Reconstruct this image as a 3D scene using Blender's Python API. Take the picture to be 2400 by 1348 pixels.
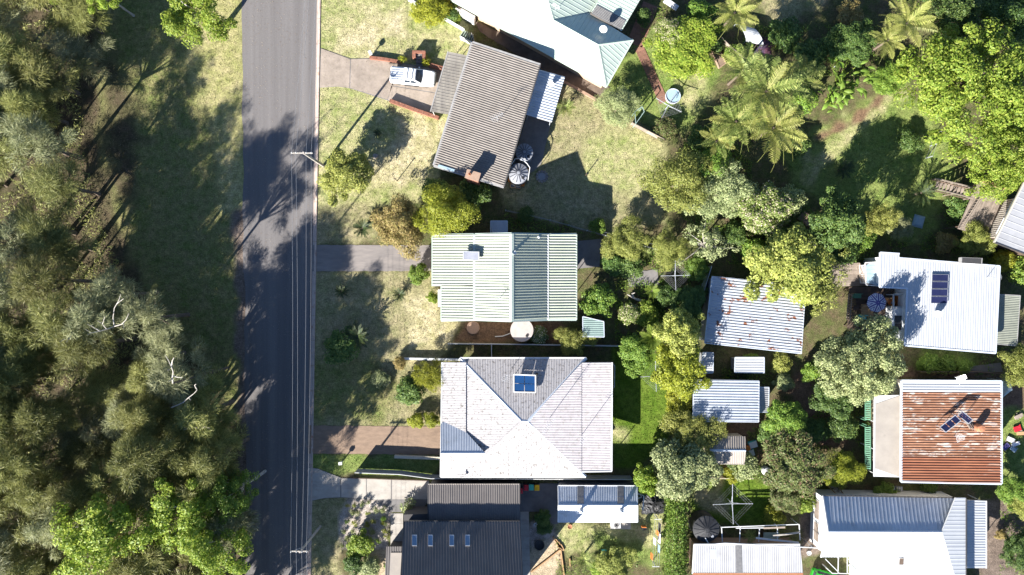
import bpy, bmesh, math, random
import numpy as np
from mathutils import Vector, Matrix

for o in list(bpy.data.objects):
    bpy.data.objects.remove(o, do_unlink=True)
scene = bpy.context.scene
col = scene.collection
R = math.radians

# ------------------------------------------------------------------ camera, sky, sun, exposure
CAM_H, PXM = 85.0, 19.5
cam_data = bpy.data.cameras.new('camera')
cam_data.sensor_width = 36.0
cam_data.lens = 18.0 / (1200.0 / PXM / CAM_H)
cam_data.clip_end = 2000
cam = bpy.data.objects.new('camera', cam_data)
cam.location = (0, 0, CAM_H)
col.objects.link(cam)
scene.camera = cam

SUN_EL, SUN_AZ = 27.0, 217.2          # azimuth clockwise from +Y, where the sun stands
world = bpy.data.worlds.new('World')
scene.world = world
world.use_nodes = True
wn = world.node_tree
sky = wn.nodes.new('ShaderNodeTexSky')
sky.sky_type = 'NISHITA'
sky.sun_disc = False
sky.sun_elevation = R(SUN_EL)
sky.sun_rotation = R(SUN_AZ)
sky.air_density = 0.75
sky.dust_density = 0.3
sky.ozone_density = 4.0
bg = wn.nodes['Background']
bg.inputs['Strength'].default_value = 0.062
wn.links.new(sky.outputs['Color'], bg.inputs['Color'])

sl = bpy.data.lights.new('sun', 'SUN')
sl.energy = 5.0
sl.angle = R(0.5)
sl.color = (1.0, 0.965, 0.90)
sun = bpy.data.objects.new('sun', sl)
_az = R(SUN_AZ)
_d = Vector((-math.sin(_az) * math.cos(R(SUN_EL)), -math.cos(_az) * math.cos(R(SUN_EL)), -math.sin(R(SUN_EL))))
sun.rotation_euler = _d.to_track_quat('-Z', 'Y').to_euler()
sun.location = (-60, -80, 90)
col.objects.link(sun)

vs = scene.view_settings
vs.view_transform = 'Standard'
vs.look = 'None'
vs.exposure = 1.75
vs.gamma = 1.0
scene.cycles.max_bounces = 6
scene.cycles.diffuse_bounces = 3
scene.cycles.transmission_bounces = 4
scene.cycles.use_denoising = True

# ------------------------------------------------------------------ helpers
def W(px, py, z=0.0):
    k = (CAM_H - z) / CAM_H / PXM
    return Vector(((px - 1200.0) * k, (674.0 - py) * k, z))

def m(px):
    return px / PXM

ORG = {}
def origin_of(o):
    return ORG.get(o.name, Vector((0, 0, 0)))

def tag(o, label=None, cat=None, group=None, kind=None):
    if label: o['label'] = label
    if cat: o['category'] = cat
    if group: o['group'] = group
    if kind: o['kind'] = kind
    return o

def thing(name, label, cat, loc=(0, 0, 0), rz=0.0, group=None):
    o = bpy.data.objects.new(name, None)
    o.empty_display_size = 0.3
    col.objects.link(o)
    o.location = loc
    o.rotation_euler = (0, 0, rz)
    ORG[o.name] = Vector(loc)
    return tag(o, label, cat, group)

def link(name, mesh, parent=None, org=None):
    o = bpy.data.objects.new(name, mesh)
    col.objects.link(o)
    if parent is not None:
        o.parent = parent
        ORG[o.name] = origin_of(parent)
    else:
        ORG[o.name] = Vector((0, 0, 0))
    return o

class MB:
    """collects verts and faces; build() links them as one mesh object"""
    def __init__(s):
        s.v, s.f = [], []
    def add(s, vs, fs):
        n = len(s.v)
        s.v += [Vector(p) for p in vs]
        s.f += [tuple(i + n for i in f) for f in fs]
        return s
    def quad(s, a, b, c, d):
        return s.add([a, b, c, d], [(0, 1, 2, 3)])
    def box(s, c, size, rz=0.0, M=None):
        x, y, z = size[0] / 2, size[1] / 2, size[2] / 2
        pts = [Vector(p) for p in ((-x,-y,-z),(x,-y,-z),(x,y,-z),(-x,y,-z),(-x,-y,z),(x,-y,z),(x,y,z),(-x,y,z))]
        Mx = M if M is not None else Matrix.Rotation(rz, 4, 'Z')
        pts = [Mx @ p + Vector(c) for p in pts]
        return s.add(pts, [(0,3,2,1),(4,5,6,7),(0,1,5,4),(1,2,6,5),(2,3,7,6),(3,0,4,7)])
    def beam(s, a, b, w, h, up=(0, 0, 1)):
        a, b = Vector(a), Vector(b)
        d = (b - a)
        L = d.length
        if L < 1e-6: return s
        d.normalize()
        side = d.cross(Vector(up))
        if side.length < 1e-4: side = d.cross(Vector((0, 1, 0)))
        side.normalize()
        u = side.cross(d)
        Mx = Matrix((d, side, u)).transposed().to_4x4()
        return s.box((a + b) / 2, (L, w, h), M=Mx)
    def tube(s, path, radii, n=6, cap=True):
        path = [Vector(p) for p in path]
        if not isinstance(radii, (list, tuple)): radii = [radii] * len(path)
        rings = []
        for i, p in enumerate(path):
            d = (path[min(i + 1, len(path) - 1)] - path[max(i - 1, 0)])
            d.normalize()
            a = d.cross(Vector((0, 0, 1)))
            if a.length < 1e-3: a = d.cross(Vector((1, 0, 0)))
            a.normalize()
            b = d.cross(a)
            rings.append([p + (a * math.cos(2 * math.pi * k / n) + b * math.sin(2 * math.pi * k / n)) * radii[i] for k in range(n)])
        base = len(s.v)
        for r in rings: s.v += r
        for i in range(len(rings) - 1):
            for k in range(n):
                k2 = (k + 1) % n
                s.f.append((base + i * n + k, base + i * n + k2, base + (i + 1) * n + k2, base + (i + 1) * n + k))
        if cap:
            s.f.append(tuple(base + k for k in range(n)))
            s.f.append(tuple(base + (len(rings) - 1) * n + n - 1 - k for k in range(n)))
        return s
    def lathe(s, c, prof, n=24):
        c = Vector(c)
        base = len(s.v)
        for r, z in prof:
            for k in range(n):
                a = 2 * math.pi * k / n
                s.v.append(c + Vector((r * math.cos(a), r * math.sin(a), z)))
        for i in range(len(prof) - 1):
            for k in range(n):
                k2 = (k + 1) % n
                s.f.append((base + i * n + k, base + i * n + k2, base + (i + 1) * n + k2, base + (i + 1) * n + k))
        if prof[-1][0] > 1e-4: s.f.append(tuple(base + (len(prof) - 1) * n + k for k in range(n)))
        if prof[0][0] > 1e-4: s.f.append(tuple(base + n - 1 - k for k in range(n)))
        return s
    def prism(s, poly, z0, z1):
        """poly: list of (x, y); z0,z1 numbers or lists"""
        n = len(poly)
        area = sum(poly[i][0] * poly[(i + 1) % n][1] - poly[(i + 1) % n][0] * poly[i][1] for i in range(n))
        if area < 0:
            poly = poly[::-1]
            if isinstance(z1, (list, tuple)): z1 = list(z1)[::-1]
        zz = z1 if isinstance(z1, (list, tuple)) else [z1] * n
        vs = [(p[0], p[1], z0) for p in poly] + [(p[0], p[1], zz[i]) for i, p in enumerate(poly)]
        fs = [tuple(range(n - 1, -1, -1)), tuple(range(n, 2 * n))]
        fs += [(i, (i + 1) % n, n + (i + 1) % n, n + i) for i in range(n)]
        return s.add(vs, fs)
    def build(s, name, mat, parent=None, smooth=False, bevel=0.0):
        org = origin_of(parent) if parent is not None else Vector((0, 0, 0))
        me = bpy.data.meshes.new(name)
        me.from_pydata([tuple(p - org) for p in s.v], [], s.f)
        if mat is not None: me.materials.append(mat)
        if smooth: me.polygons.foreach_set('use_smooth', [True] * len(me.polygons))
        me.update()
        o = link(name, me, parent)
        if bevel > 0:
            bv = o.modifiers.new('bevel', 'BEVEL')
            bv.width = bevel
            bv.segments = 2
        return o

def world_parent_mesh(mb, name, mat, label, cat, loc, group=None):
    o = mb.build(name, mat)
    return tag(o, label, cat, group)

def np_mesh(name, verts, faces, mat, smooth=False):
    """verts (N,3) array, faces (M,k) array"""
    me = bpy.data.meshes.new(name)
    faces = np.asarray(faces, dtype=np.int32)
    k = faces.shape[1]
    me.vertices.add(len(verts))
    me.vertices.foreach_set('co', np.asarray(verts, dtype=np.float32).ravel())
    me.loops.add(faces.size)
    me.loops.foreach_set('vertex_index', faces.ravel())
    me.polygons.add(len(faces))
    me.polygons.foreach_set('loop_start', np.arange(0, faces.size, k, dtype=np.int32))
    me.update(calc_edges=True)
    if mat is not None: me.materials.append(mat)
    return me

def copy_tree(o, parent=None):
    c = o.copy()
    col.objects.link(c)
    c.parent = parent
    ORG[c.name] = origin_of(o)
    for ch in list(o.children):
        copy_tree(ch, c)
    return c

# ------------------------------------------------------------------ materials
MATS = {}
def new_mat(name):
    mt = bpy.data.materials.new(name)
    mt.use_nodes = True
    nt = mt.node_tree
    b = nt.nodes['Principled BSDF']
    MATS[name] = mt
    return mt, nt, b

def N(nt, t, **kw):
    n = nt.nodes.new(t)
    for k, v in kw.items():
        setattr(n, k, v)
    return n

def rgb(c):
    return (c[0], c[1], c[2], 1.0)

def pmat(name, c1, c2=None, scale=3.0, detail=6.0, rough=0.8, bump=0.0, bscale=None, stretch=(1, 1, 1), metal=0.0,
         spec=0.3, orand=0.0, lo=0.35, hi=0.65, dirt=None, dscale=0.6, dlo=0.55, dhi=0.75, rot=0.0, irand=0.0):
    """noise mix of two colours, an optional stain colour with a shape of its own, variation per object or per piece"""
    mt, nt, b = new_mat(name)
    L = nt.links.new
    tc = N(nt, 'ShaderNodeTexCoord')
    mp = N(nt, 'ShaderNodeMapping')
    mp.inputs['Scale'].default_value = stretch
    mp.inputs['Rotation'].default_value = (0, 0, rot)
    L(tc.outputs['Object'], mp.inputs['Vector'])
    nz = N(nt, 'ShaderNodeTexNoise')
    nz.inputs['Scale'].default_value = scale
    nz.inputs['Detail'].default_value = detail
    nz.inputs['Roughness'].default_value = 0.65
    L(mp.outputs['Vector'], nz.inputs['Vector'])
    rp = N(nt, 'ShaderNodeValToRGB')
    rp.color_ramp.elements[0].position = lo
    rp.color_ramp.elements[1].position = hi
    rp.color_ramp.elements[0].color = rgb(c1)
    rp.color_ramp.elements[1].color = rgb(c2 if c2 else c1)
    L(nz.outputs['Fac'], rp.inputs['Fac'])
    out = rp.outputs['Color']
    if dirt:
        n2 = N(nt, 'ShaderNodeTexNoise')
        n2.inputs['Scale'].default_value = dscale
        n2.inputs['Detail'].default_value = 8.0
        n2.inputs['Roughness'].default_value = 0.7
        L(mp.outputs['Vector'], n2.inputs['Vector'])
        r2 = N(nt, 'ShaderNodeMapRange')
        r2.inputs['From Min'].default_value = dlo
        r2.inputs['From Max'].default_value = dhi
        L(n2.outputs['Fac'], r2.inputs['Value'])
        mx = N(nt, 'ShaderNodeMix', data_type='RGBA')
        mx.inputs[7].default_value = rgb(dirt)
        L(r2.outputs['Result'], mx.inputs[0])
        L(out, mx.inputs[6])
        out = mx.outputs[2]
    if orand > 0 or irand > 0:
        if orand > 0:
            oi = N(nt, 'ShaderNodeObjectInfo')
            src = oi.outputs['Random']
            amt = orand
        else:
            ge = N(nt, 'ShaderNodeNewGeometry')
            src = ge.outputs['Random Per Island']
            amt = irand
        mr = N(nt, 'ShaderNodeMapRange')
        mr.inputs['To Min'].default_value = 1.0 - amt
        mr.inputs['To Max'].default_value = 1.0 + amt
        L(src, mr.inputs['Value'])
        hs = N(nt, 'ShaderNodeHueSaturation')
        L(mr.outputs['Result'], hs.inputs['Value'])
        L(out, hs.inputs['Color'])
        out = hs.outputs['Color']
    L(out, b.inputs['Base Color'])
    b.inputs['Roughness'].default_value = rough
    b.inputs['Metallic'].default_value = metal
    b.inputs['Specular IOR Level'].default_value = spec
    if bump > 0:
        n3 = N(nt, 'ShaderNodeTexNoise')
        n3.inputs['Scale'].default_value = bscale or scale * 6
        n3.inputs['Detail'].default_value = 6
        L(mp.outputs['Vector'], n3.inputs['Vector'])
        bp = N(nt, 'ShaderNodeBump')
        bp.inputs['Strength'].default_value = 1.0
        bp.inputs['Distance'].default_value = bump
        L(n3.outputs['Fac'], bp.inputs['Height'])
        L(bp.outputs['Normal'], b.inputs['Normal'])
    return mt

def leaf_mat(name, cols, trans=0.35, rough=0.55, hue=0.03, val=0.25):
    """leaf colours spread over the leaves and, a little, over the plants"""
    mt, nt, b = new_mat(name)
    L = nt.links.new
    ge = N(nt, 'ShaderNodeNewGeometry')
    oi = N(nt, 'ShaderNodeObjectInfo')
    rp = N(nt, 'ShaderNodeValToRGB')
    el = rp.color_ramp.elements
    while len(el) < len(cols): el.new(0.5)
    for i, c in enumerate(cols):
        el[i].position = i / max(1, len(cols) - 1)
        el[i].color = rgb(c)
    L(ge.outputs['Random Per Island'], rp.inputs['Fac'])
    hs = N(nt, 'ShaderNodeHueSaturation')
    m1 = N(nt, 'ShaderNodeMapRange')
    m1.inputs['To Min'].default_value = 0.5 - hue
    m1.inputs['To Max'].default_value = 0.5 + hue
    L(oi.outputs['Random'], m1.inputs['Value'])
    L(m1.outputs['Result'], hs.inputs['Hue'])
    mul = N(nt, 'ShaderNodeMath', operation='MULTIPLY')
    mul.inputs[1].default_value = 7.31
    fr = N(nt, 'ShaderNodeMath', operation='FRACT')
    L(oi.outputs['Random'], mul.inputs[0])
    L(mul.outputs[0], fr.inputs[0])
    m2 = N(nt, 'ShaderNodeMapRange')
    m2.inputs['To Min'].default_value = 1 - val
    m2.inputs['To Max'].default_value = 1 + val
    L(fr.outputs[0], m2.inputs['Value'])
    L(m2.outputs['Result'], hs.inputs['Value'])
    L(rp.outputs['Color'], hs.inputs['Color'])
    L(hs.outputs['Color'], b.inputs['Base Color'])
    b.inputs['Roughness'].default_value = rough
    b.inputs['Specular IOR Level'].default_value = 0.35
    tr = N(nt, 'ShaderNodeBsdfTranslucent')
    L(hs.outputs['Color'], tr.inputs['Color'])
    ms = N(nt, 'ShaderNodeMixShader')
    ms.inputs[0].default_value = trans
    L(b.outputs[0], ms.inputs[1])
    L(tr.outputs[0], ms.inputs[2])
    L(ms.outputs[0], nt.nodes['Material Output'].inputs['Surface'])
    return mt

def glass_mat(name, c, rough=0.08):
    mt, nt, b = new_mat(name)
    b.inputs['Base Color'].default_value = rgb(c)
    b.inputs['Roughness'].default_value = rough
    b.inputs['Specular IOR Level'].default_value = 0.8
    return mt

# roofs
M_cream = pmat('roof_cream', (0.43, 0.45, 0.365), (0.385, 0.41, 0.33), scale=0.8, rough=0.45, orand=0.05, spec=0.4, dirt=(0.32, 0.35, 0.29), dscale=0.5)
M_palegreen = pmat('roof_pale_green', (0.41, 0.475, 0.42), (0.375, 0.44, 0.385), scale=0.7, rough=0.4, orand=0.025, spec=0.4)
M_fibro = pmat('roof_fibro', (0.215, 0.19, 0.168), (0.17, 0.15, 0.132), scale=1.2, rough=0.9, orand=0.05, dirt=(0.14, 0.12, 0.105), dscale=0.5, bump=0.01)
M_carport = pmat('roof_weathered_sheet', (0.24, 0.22, 0.19), (0.16, 0.145, 0.13), scale=1.5, rough=0.75, orand=0.12, dirt=(0.12, 0.10, 0.09), dscale=1.2, stretch=(1, 0.25, 1), rot=R(-73))
M_white = pmat('roof_white_worn', (0.355, 0.338, 0.338), (0.31, 0.293, 0.292), scale=1.0, rough=0.6, orand=0.025, dirt=(0.10, 0.085, 0.072), dscale=3.2, dlo=0.53, dhi=0.67)
M_whitelichen = pmat('roof_white_lichen', (0.52, 0.475, 0.47), (0.43, 0.39, 0.385), scale=1.6, rough=0.8, orand=0.02, dirt=(0.24, 0.22, 0.18), dscale=2.2, dlo=0.52, dhi=0.78)
M_whiteclean = pmat('roof_white_clean', (0.43, 0.44, 0.46), (0.385, 0.40, 0.42), scale=0.6, rough=0.45, orand=0.03)
M_charcoal = pmat('roof_charcoal', (0.145, 0.13, 0.122), (0.12, 0.108, 0.102), scale=0.7, rough=0.42, orand=0.04, spec=0.45)
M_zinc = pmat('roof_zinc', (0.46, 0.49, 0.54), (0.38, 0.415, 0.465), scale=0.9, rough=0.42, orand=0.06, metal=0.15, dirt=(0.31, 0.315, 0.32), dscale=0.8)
M_zincrust = pmat('roof_zinc_rust', (0.43, 0.45, 0.485), (0.37, 0.39, 0.42), scale=0.9, rough=0.5, orand=0.05, dirt=(0.20, 0.075, 0.035), dscale=0.85, dlo=0.57, dhi=0.61)
M_rust = pmat('roof_rust', (0.175, 0.08, 0.047), (0.29, 0.145, 0.085), scale=1.6, rough=0.85, orand=0.10, stretch=(0.45, 1.6, 1), dirt=(0.46, 0.39, 0.335), dscale=1.15, dlo=0.53, dhi=0.60)
M_rustdeep = pmat('roof_rust_deep', (0.165, 0.06, 0.033), (0.26, 0.105, 0.055), scale=1.6, rough=0.85, orand=0.10, stretch=(0.2, 1.6, 1), dirt=(0.45, 0.33, 0.25), dscale=0.6, dlo=0.60, dhi=0.70)
M_flatcream = pmat('roof_flat_cream', (0.33, 0.295, 0.255), (0.275, 0.245, 0.215), scale=0.6, rough=0.75, dirt=(0.21, 0.185, 0.165), dscale=0.35)
M_greyroof = pmat('roof_grey', (0.34, 0.34, 0.35), (0.29, 0.29, 0.30), scale=0.7, rough=0.6, orand=0.04, dirt=(0.25, 0.245, 0.245), dscale=0.5)
M_beige = pmat('roof_beige', (0.32, 0.28, 0.24), (0.26, 0.23, 0.205), scale=1.0, rough=0.7, orand=0.06)
M_olive = pmat('roof_olive_grey', (0.25, 0.26, 0.21), (0.20, 0.21, 0.17), scale=1.0, rough=0.7, orand=0.05)
M_skystrip = pmat('fibreglass_strip', (0.17, 0.165, 0.165), (0.11, 0.11, 0.115), scale=3, rough=0.5)
# walls and trim
M_peach = pmat('wall_peach', (0.42, 0.31, 0.215), (0.36, 0.265, 0.185), scale=2, rough=0.85, bump=0.004)
M_wallwhite = pmat('wall_white', (0.74, 0.74, 0.74), (0.68, 0.69, 0.70), scale=1, rough=0.6)
M_wallgrey = pmat('wall_grey', (0.30, 0.30, 0.31), (0.26, 0.26, 0.27), scale=1, rough=0.8)
M_wallcream = pmat('wall_cream', (0.55, 0.49, 0.38), (0.49, 0.43, 0.34), scale=1, rough=0.8)
M_walldark = pmat('wall_dark', (0.07, 0.065, 0.065), (0.06, 0.055, 0.055), scale=1, rough=0.7)
M_weather = pmat('weatherboard', (0.62, 0.55, 0.46), (0.54, 0.47, 0.40), scale=2, rough=0.8, irand=0.08)
M_trimwhite = pmat('trim_white', (0.6, 0.6, 0.59), (0.54, 0.54, 0.54), scale=2, rough=0.5)
M_trimgreen = pmat('trim_green', (0.44, 0.52, 0.44), (0.40, 0.47, 0.40), scale=2, rough=0.5)
M_trimgrey = pmat('trim_grey', (0.33, 0.32, 0.31), (0.25, 0.24, 0.23), scale=2, rough=0.7)
M_trimblue = pmat('trim_zinc', (0.52, 0.56, 0.62), (0.46, 0.50, 0.56), scale=2, rough=0.45)
M_trimdark = pmat('trim_dark', (0.06, 0.055, 0.055), (0.05, 0.05, 0.05), scale=2, rough=0.5)
M_under = pmat('roof_frame', (0.16, 0.14, 0.12), (0.12, 0.10, 0.09), scale=2, rough=0.9)
M_pane = glass_mat('window_glass', (0.035, 0.045, 0.06))
M_skylight = glass_mat('skylight_glass', (0.16, 0.24, 0.34), 0.05)
M_solar = pmat('solar_cell', (0.016, 0.020, 0.06), (0.022, 0.026, 0.075), scale=1.5, rough=0.18, spec=0.5, orand=0.1)
M_hotwater = pmat('collector_blue', (0.010, 0.045, 0.13), (0.012, 0.055, 0.16), scale=1.0, rough=0.3, spec=0.5)
M_collector = pmat('collector_grey', (0.28, 0.29, 0.33), (0.20, 0.21, 0.25), scale=1.0, rough=0.35)
M_alu = pmat('aluminium', (0.62, 0.63, 0.65), (0.52, 0.53, 0.55), scale=3, rough=0.35, metal=0.5)
M_brick = pmat('brick_red', (0.25, 0.105, 0.068), (0.185, 0.08, 0.053), scale=5, rough=0.9, bump=0.01, stretch=(1, 1, 3), dirt=(0.38, 0.26, 0.2), dscale=4)
M_brickpale = pmat('brick_pale', (0.36, 0.24, 0.17), (0.28, 0.19, 0.14), scale=5, rough=0.9, bump=0.01)
M_timber = pmat('timber_grey', (0.30, 0.245, 0.20), (0.20, 0.16, 0.13), scale=2, rough=0.85, orand=0.18, stretch=(1, 1, 1))
M_timberdark = pmat('timber_dark', (0.11, 0.075, 0.055), (0.07, 0.05, 0.038), scale=2, rough=0.7, orand=0.2)
M_timbergold = pmat('timber_gold', (0.42, 0.26, 0.13), (0.34, 0.20, 0.10), scale=2, rough=0.7, orand=0.15)
M_timberorange = pmat('timber_orange', (0.45, 0.15, 0.03), (0.36, 0.11, 0.025), scale=3, rough=0.6)
# ground works
M_asphalt = None
M_conc = pmat('concrete_drive', (0.34, 0.28, 0.23), (0.255, 0.21, 0.172), scale=0.9, rough=0.9, orand=0.05, dirt=(0.19, 0.155, 0.125), dscale=0.6, dlo=0.5, dhi=0.8, bump=0.004)
M_conc2 = pmat('concrete_pale', (0.40, 0.37, 0.33), (0.33, 0.30, 0.265), scale=0.8, rough=0.9, orand=0.04, dirt=(0.24, 0.21, 0.19), dscale=0.7, dlo=0.52, dhi=0.8, stretch=(1, 1.6, 1))
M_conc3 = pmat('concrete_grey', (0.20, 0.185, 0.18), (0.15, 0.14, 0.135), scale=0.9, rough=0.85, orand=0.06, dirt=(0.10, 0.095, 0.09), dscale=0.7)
M_gravel = pmat('driveway_gravel', (0.27, 0.19, 0.135), (0.205, 0.145, 0.105), scale=2.5, rough=0.95, dirt=(0.15, 0.105, 0.08), dscale=0.5, bump=0.02, stretch=(0.4, 1.2, 1))
M_bluemetal = pmat('driveway_grey', (0.25, 0.22, 0.20), (0.185, 0.165, 0.155), scale=1.2, rough=0.95, dirt=(0.13, 0.115, 0.11), dscale=0.5, bump=0.008, stretch=(0.35, 1.5, 1))
M_paving = pmat('paving_brown', (0.165, 0.128, 0.10), (0.11, 0.085, 0.068), scale=1.2, rough=0.9, dirt=(0.085, 0.06, 0.048), dscale=0.5, dlo=0.5, dhi=0.7)
M_redpath = pmat('path_red', (0.25, 0.13, 0.09), (0.19, 0.098, 0.068), scale=3, rough=0.9, orand=0.12)
M_sand = pmat('path_sand', (0.50, 0.40, 0.27), (0.42, 0.33, 0.22), scale=2, rough=0.95, bump=0.01)
M_kerb = pmat('kerb_concrete', (0.48, 0.38, 0.32), (0.38, 0.30, 0.26), scale=1.5, rough=0.9, dirt=(0.30, 0.12, 0.07), dscale=1.1, dlo=0.56, dhi=0.70, bump=0.004)
# things
M_steel = pmat('galvanised', (0.42, 0.44, 0.46), (0.34, 0.36, 0.38), scale=4, rough=0.5, metal=0.2)
M_tankgrey = pmat('tank_grey', (0.27, 0.28, 0.31), (0.23, 0.24, 0.27), scale=2, rough=0.55)
M_tankblack = pmat('tank_black', (0.045, 0.045, 0.047), (0.03, 0.03, 0.032), scale=2, rough=0.45, dirt=(0.13, 0.12, 0.12), dscale=0.9)
M_tankconc = pmat('tank_concrete', (0.40, 0.355, 0.34), (0.34, 0.30, 0.285), scale=2, rough=0.8, dirt=(0.36, 0.28, 0.24), dscale=0.9)
M_carwhite = pmat('car_white', (0.78, 0.79, 0.80), (0.76, 0.77, 0.78), scale=1, rough=0.22, spec=0.5)
M_cargreen = pmat('car_green', (0.035, 0.36, 0.035), (0.03, 0.32, 0.03), scale=1, rough=0.2, spec=0.5)
M_black = pmat('black_plastic', (0.022, 0.022, 0.024), (0.03, 0.03, 0.03), scale=3, rough=0.5)
M_tyre = pmat('tyre', (0.03, 0.03, 0.03), (0.04, 0.04, 0.04), scale=5, rough=0.85)
M_pole = pmat('pole_timber', (0.40, 0.36, 0.32), (0.30, 0.27, 0.24), scale=3, rough=0.9, stretch=(2, 2, 0.3))
M_wire = pmat('wire', (0.30, 0.30, 0.31), None, rough=0.5)
M_bark = pmat('bark', (0.17, 0.13, 0.10), (0.10, 0.075, 0.055), scale=4, rough=0.95, stretch=(2, 2, 0.5))
M_palebark = pmat('bark_pale', (0.42, 0.39, 0.35), (0.29, 0.26, 0.225), scale=3, rough=0.85)
M_red = pmat('plastic_red', (0.48, 0.02, 0.035), (0.42, 0.02, 0.03), scale=3, rough=0.45)
M_teal = pmat('plastic_teal', (0.06, 0.42, 0.33), (0.05, 0.36, 0.29), scale=3, rough=0.45)
M_cyan = pmat('plastic_cyan', (0.03, 0.36, 0.38), (0.03, 0.30, 0.33), scale=3, rough=0.5)
M_yellow = pmat('plastic_yellow', (0.75, 0.42, 0.01), (0.68, 0.38, 0.01), scale=3, rough=0.45)
M_orange = pmat('orange_paint', (0.60, 0.19, 0.03), (0.48, 0.15, 0.03), scale=3, rough=0.7)
M_binbody = pmat('bin_body', (0.02, 0.06, 0.045), (0.015, 0.045, 0.035), scale=3, rough=0.55)
M_bluepale = pmat('tarp_pale_blue', (0.30, 0.40, 0.46), (0.24, 0.33, 0.40), scale=2, rough=0.6)
M_tealfence = pmat('fence_teal', (0.26, 0.34, 0.31), (0.20, 0.27, 0.25), scale=1, rough=0.6)
M_greenslat = pmat('slat_green', (0.10, 0.24, 0.15), (0.08, 0.20, 0.125), scale=2, rough=0.6)
M_rock = pmat('rock', (0.33, 0.30, 0.27), (0.20, 0.18, 0.165), scale=2, rough=0.95, bump=0.05)
M_purple = pmat('fabric_navy', (0.12, 0.10, 0.28), (0.11, 0.09, 0.25), scale=3, rough=0.8)
M_fabwhite = pmat('fabric_white', (0.72, 0.70, 0.72), (0.68, 0.66, 0.68), scale=3, rough=0.8)
M_navy = pmat('fabric_dark', (0.03, 0.03, 0.06), (0.10, 0.03, 0.05), scale=1.2, rough=0.9)
M_water = glass_mat('pool_water', (0.30, 0.42, 0.50), 0.03)
M_terracotta = pmat('terracotta', (0.40, 0.17, 0.09), (0.33, 0.14, 0.075), scale=4, rough=0.85)
# ------------------------------------------------------------------ ground: one sheet, its cover (dry grass, soil, litter ...) by place
rng0 = np.random.default_rng(11)
COVER = {  # two albedos that the material's noise mixes
    'garden': ((0.085, 0.105, 0.032), (0.12, 0.09, 0.055)),
    'dry':    ((0.40, 0.355, 0.195), (0.20, 0.235, 0.072)),
    'drier':  ((0.50, 0.43, 0.28), (0.30, 0.275, 0.13)),
    'mid':    ((0.205, 0.205, 0.09), (0.33, 0.28, 0.165)),
    'green':  ((0.125, 0.185, 0.042), (0.21, 0.235, 0.075)),
    'lush':   ((0.062, 0.115, 0.010), (0.125, 0.175, 0.026)),
    'verge':  ((0.135, 0.165, 0.048), (0.235, 0.205, 0.095)),
    'vergedry': ((0.38, 0.33, 0.17), (0.24, 0.245, 0.085)),
    'litter': ((0.10, 0.072, 0.048), (0.065, 0.062, 0.03)),
    'gritty': ((0.20, 0.155, 0.125), (0.13, 0.10, 0.08)),
    'soil':   ((0.20, 0.125, 0.075), (0.115, 0.075, 0.050)),
    'redsoil': ((0.20, 0.125, 0.085), (0.13, 0.085, 0.058)),
    'sand':   ((0.46, 0.37, 0.25), (0.36, 0.285, 0.19)),
    'mulch':  ((0.44, 0.385, 0.345), (0.30, 0.255, 0.225)),
}
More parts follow.
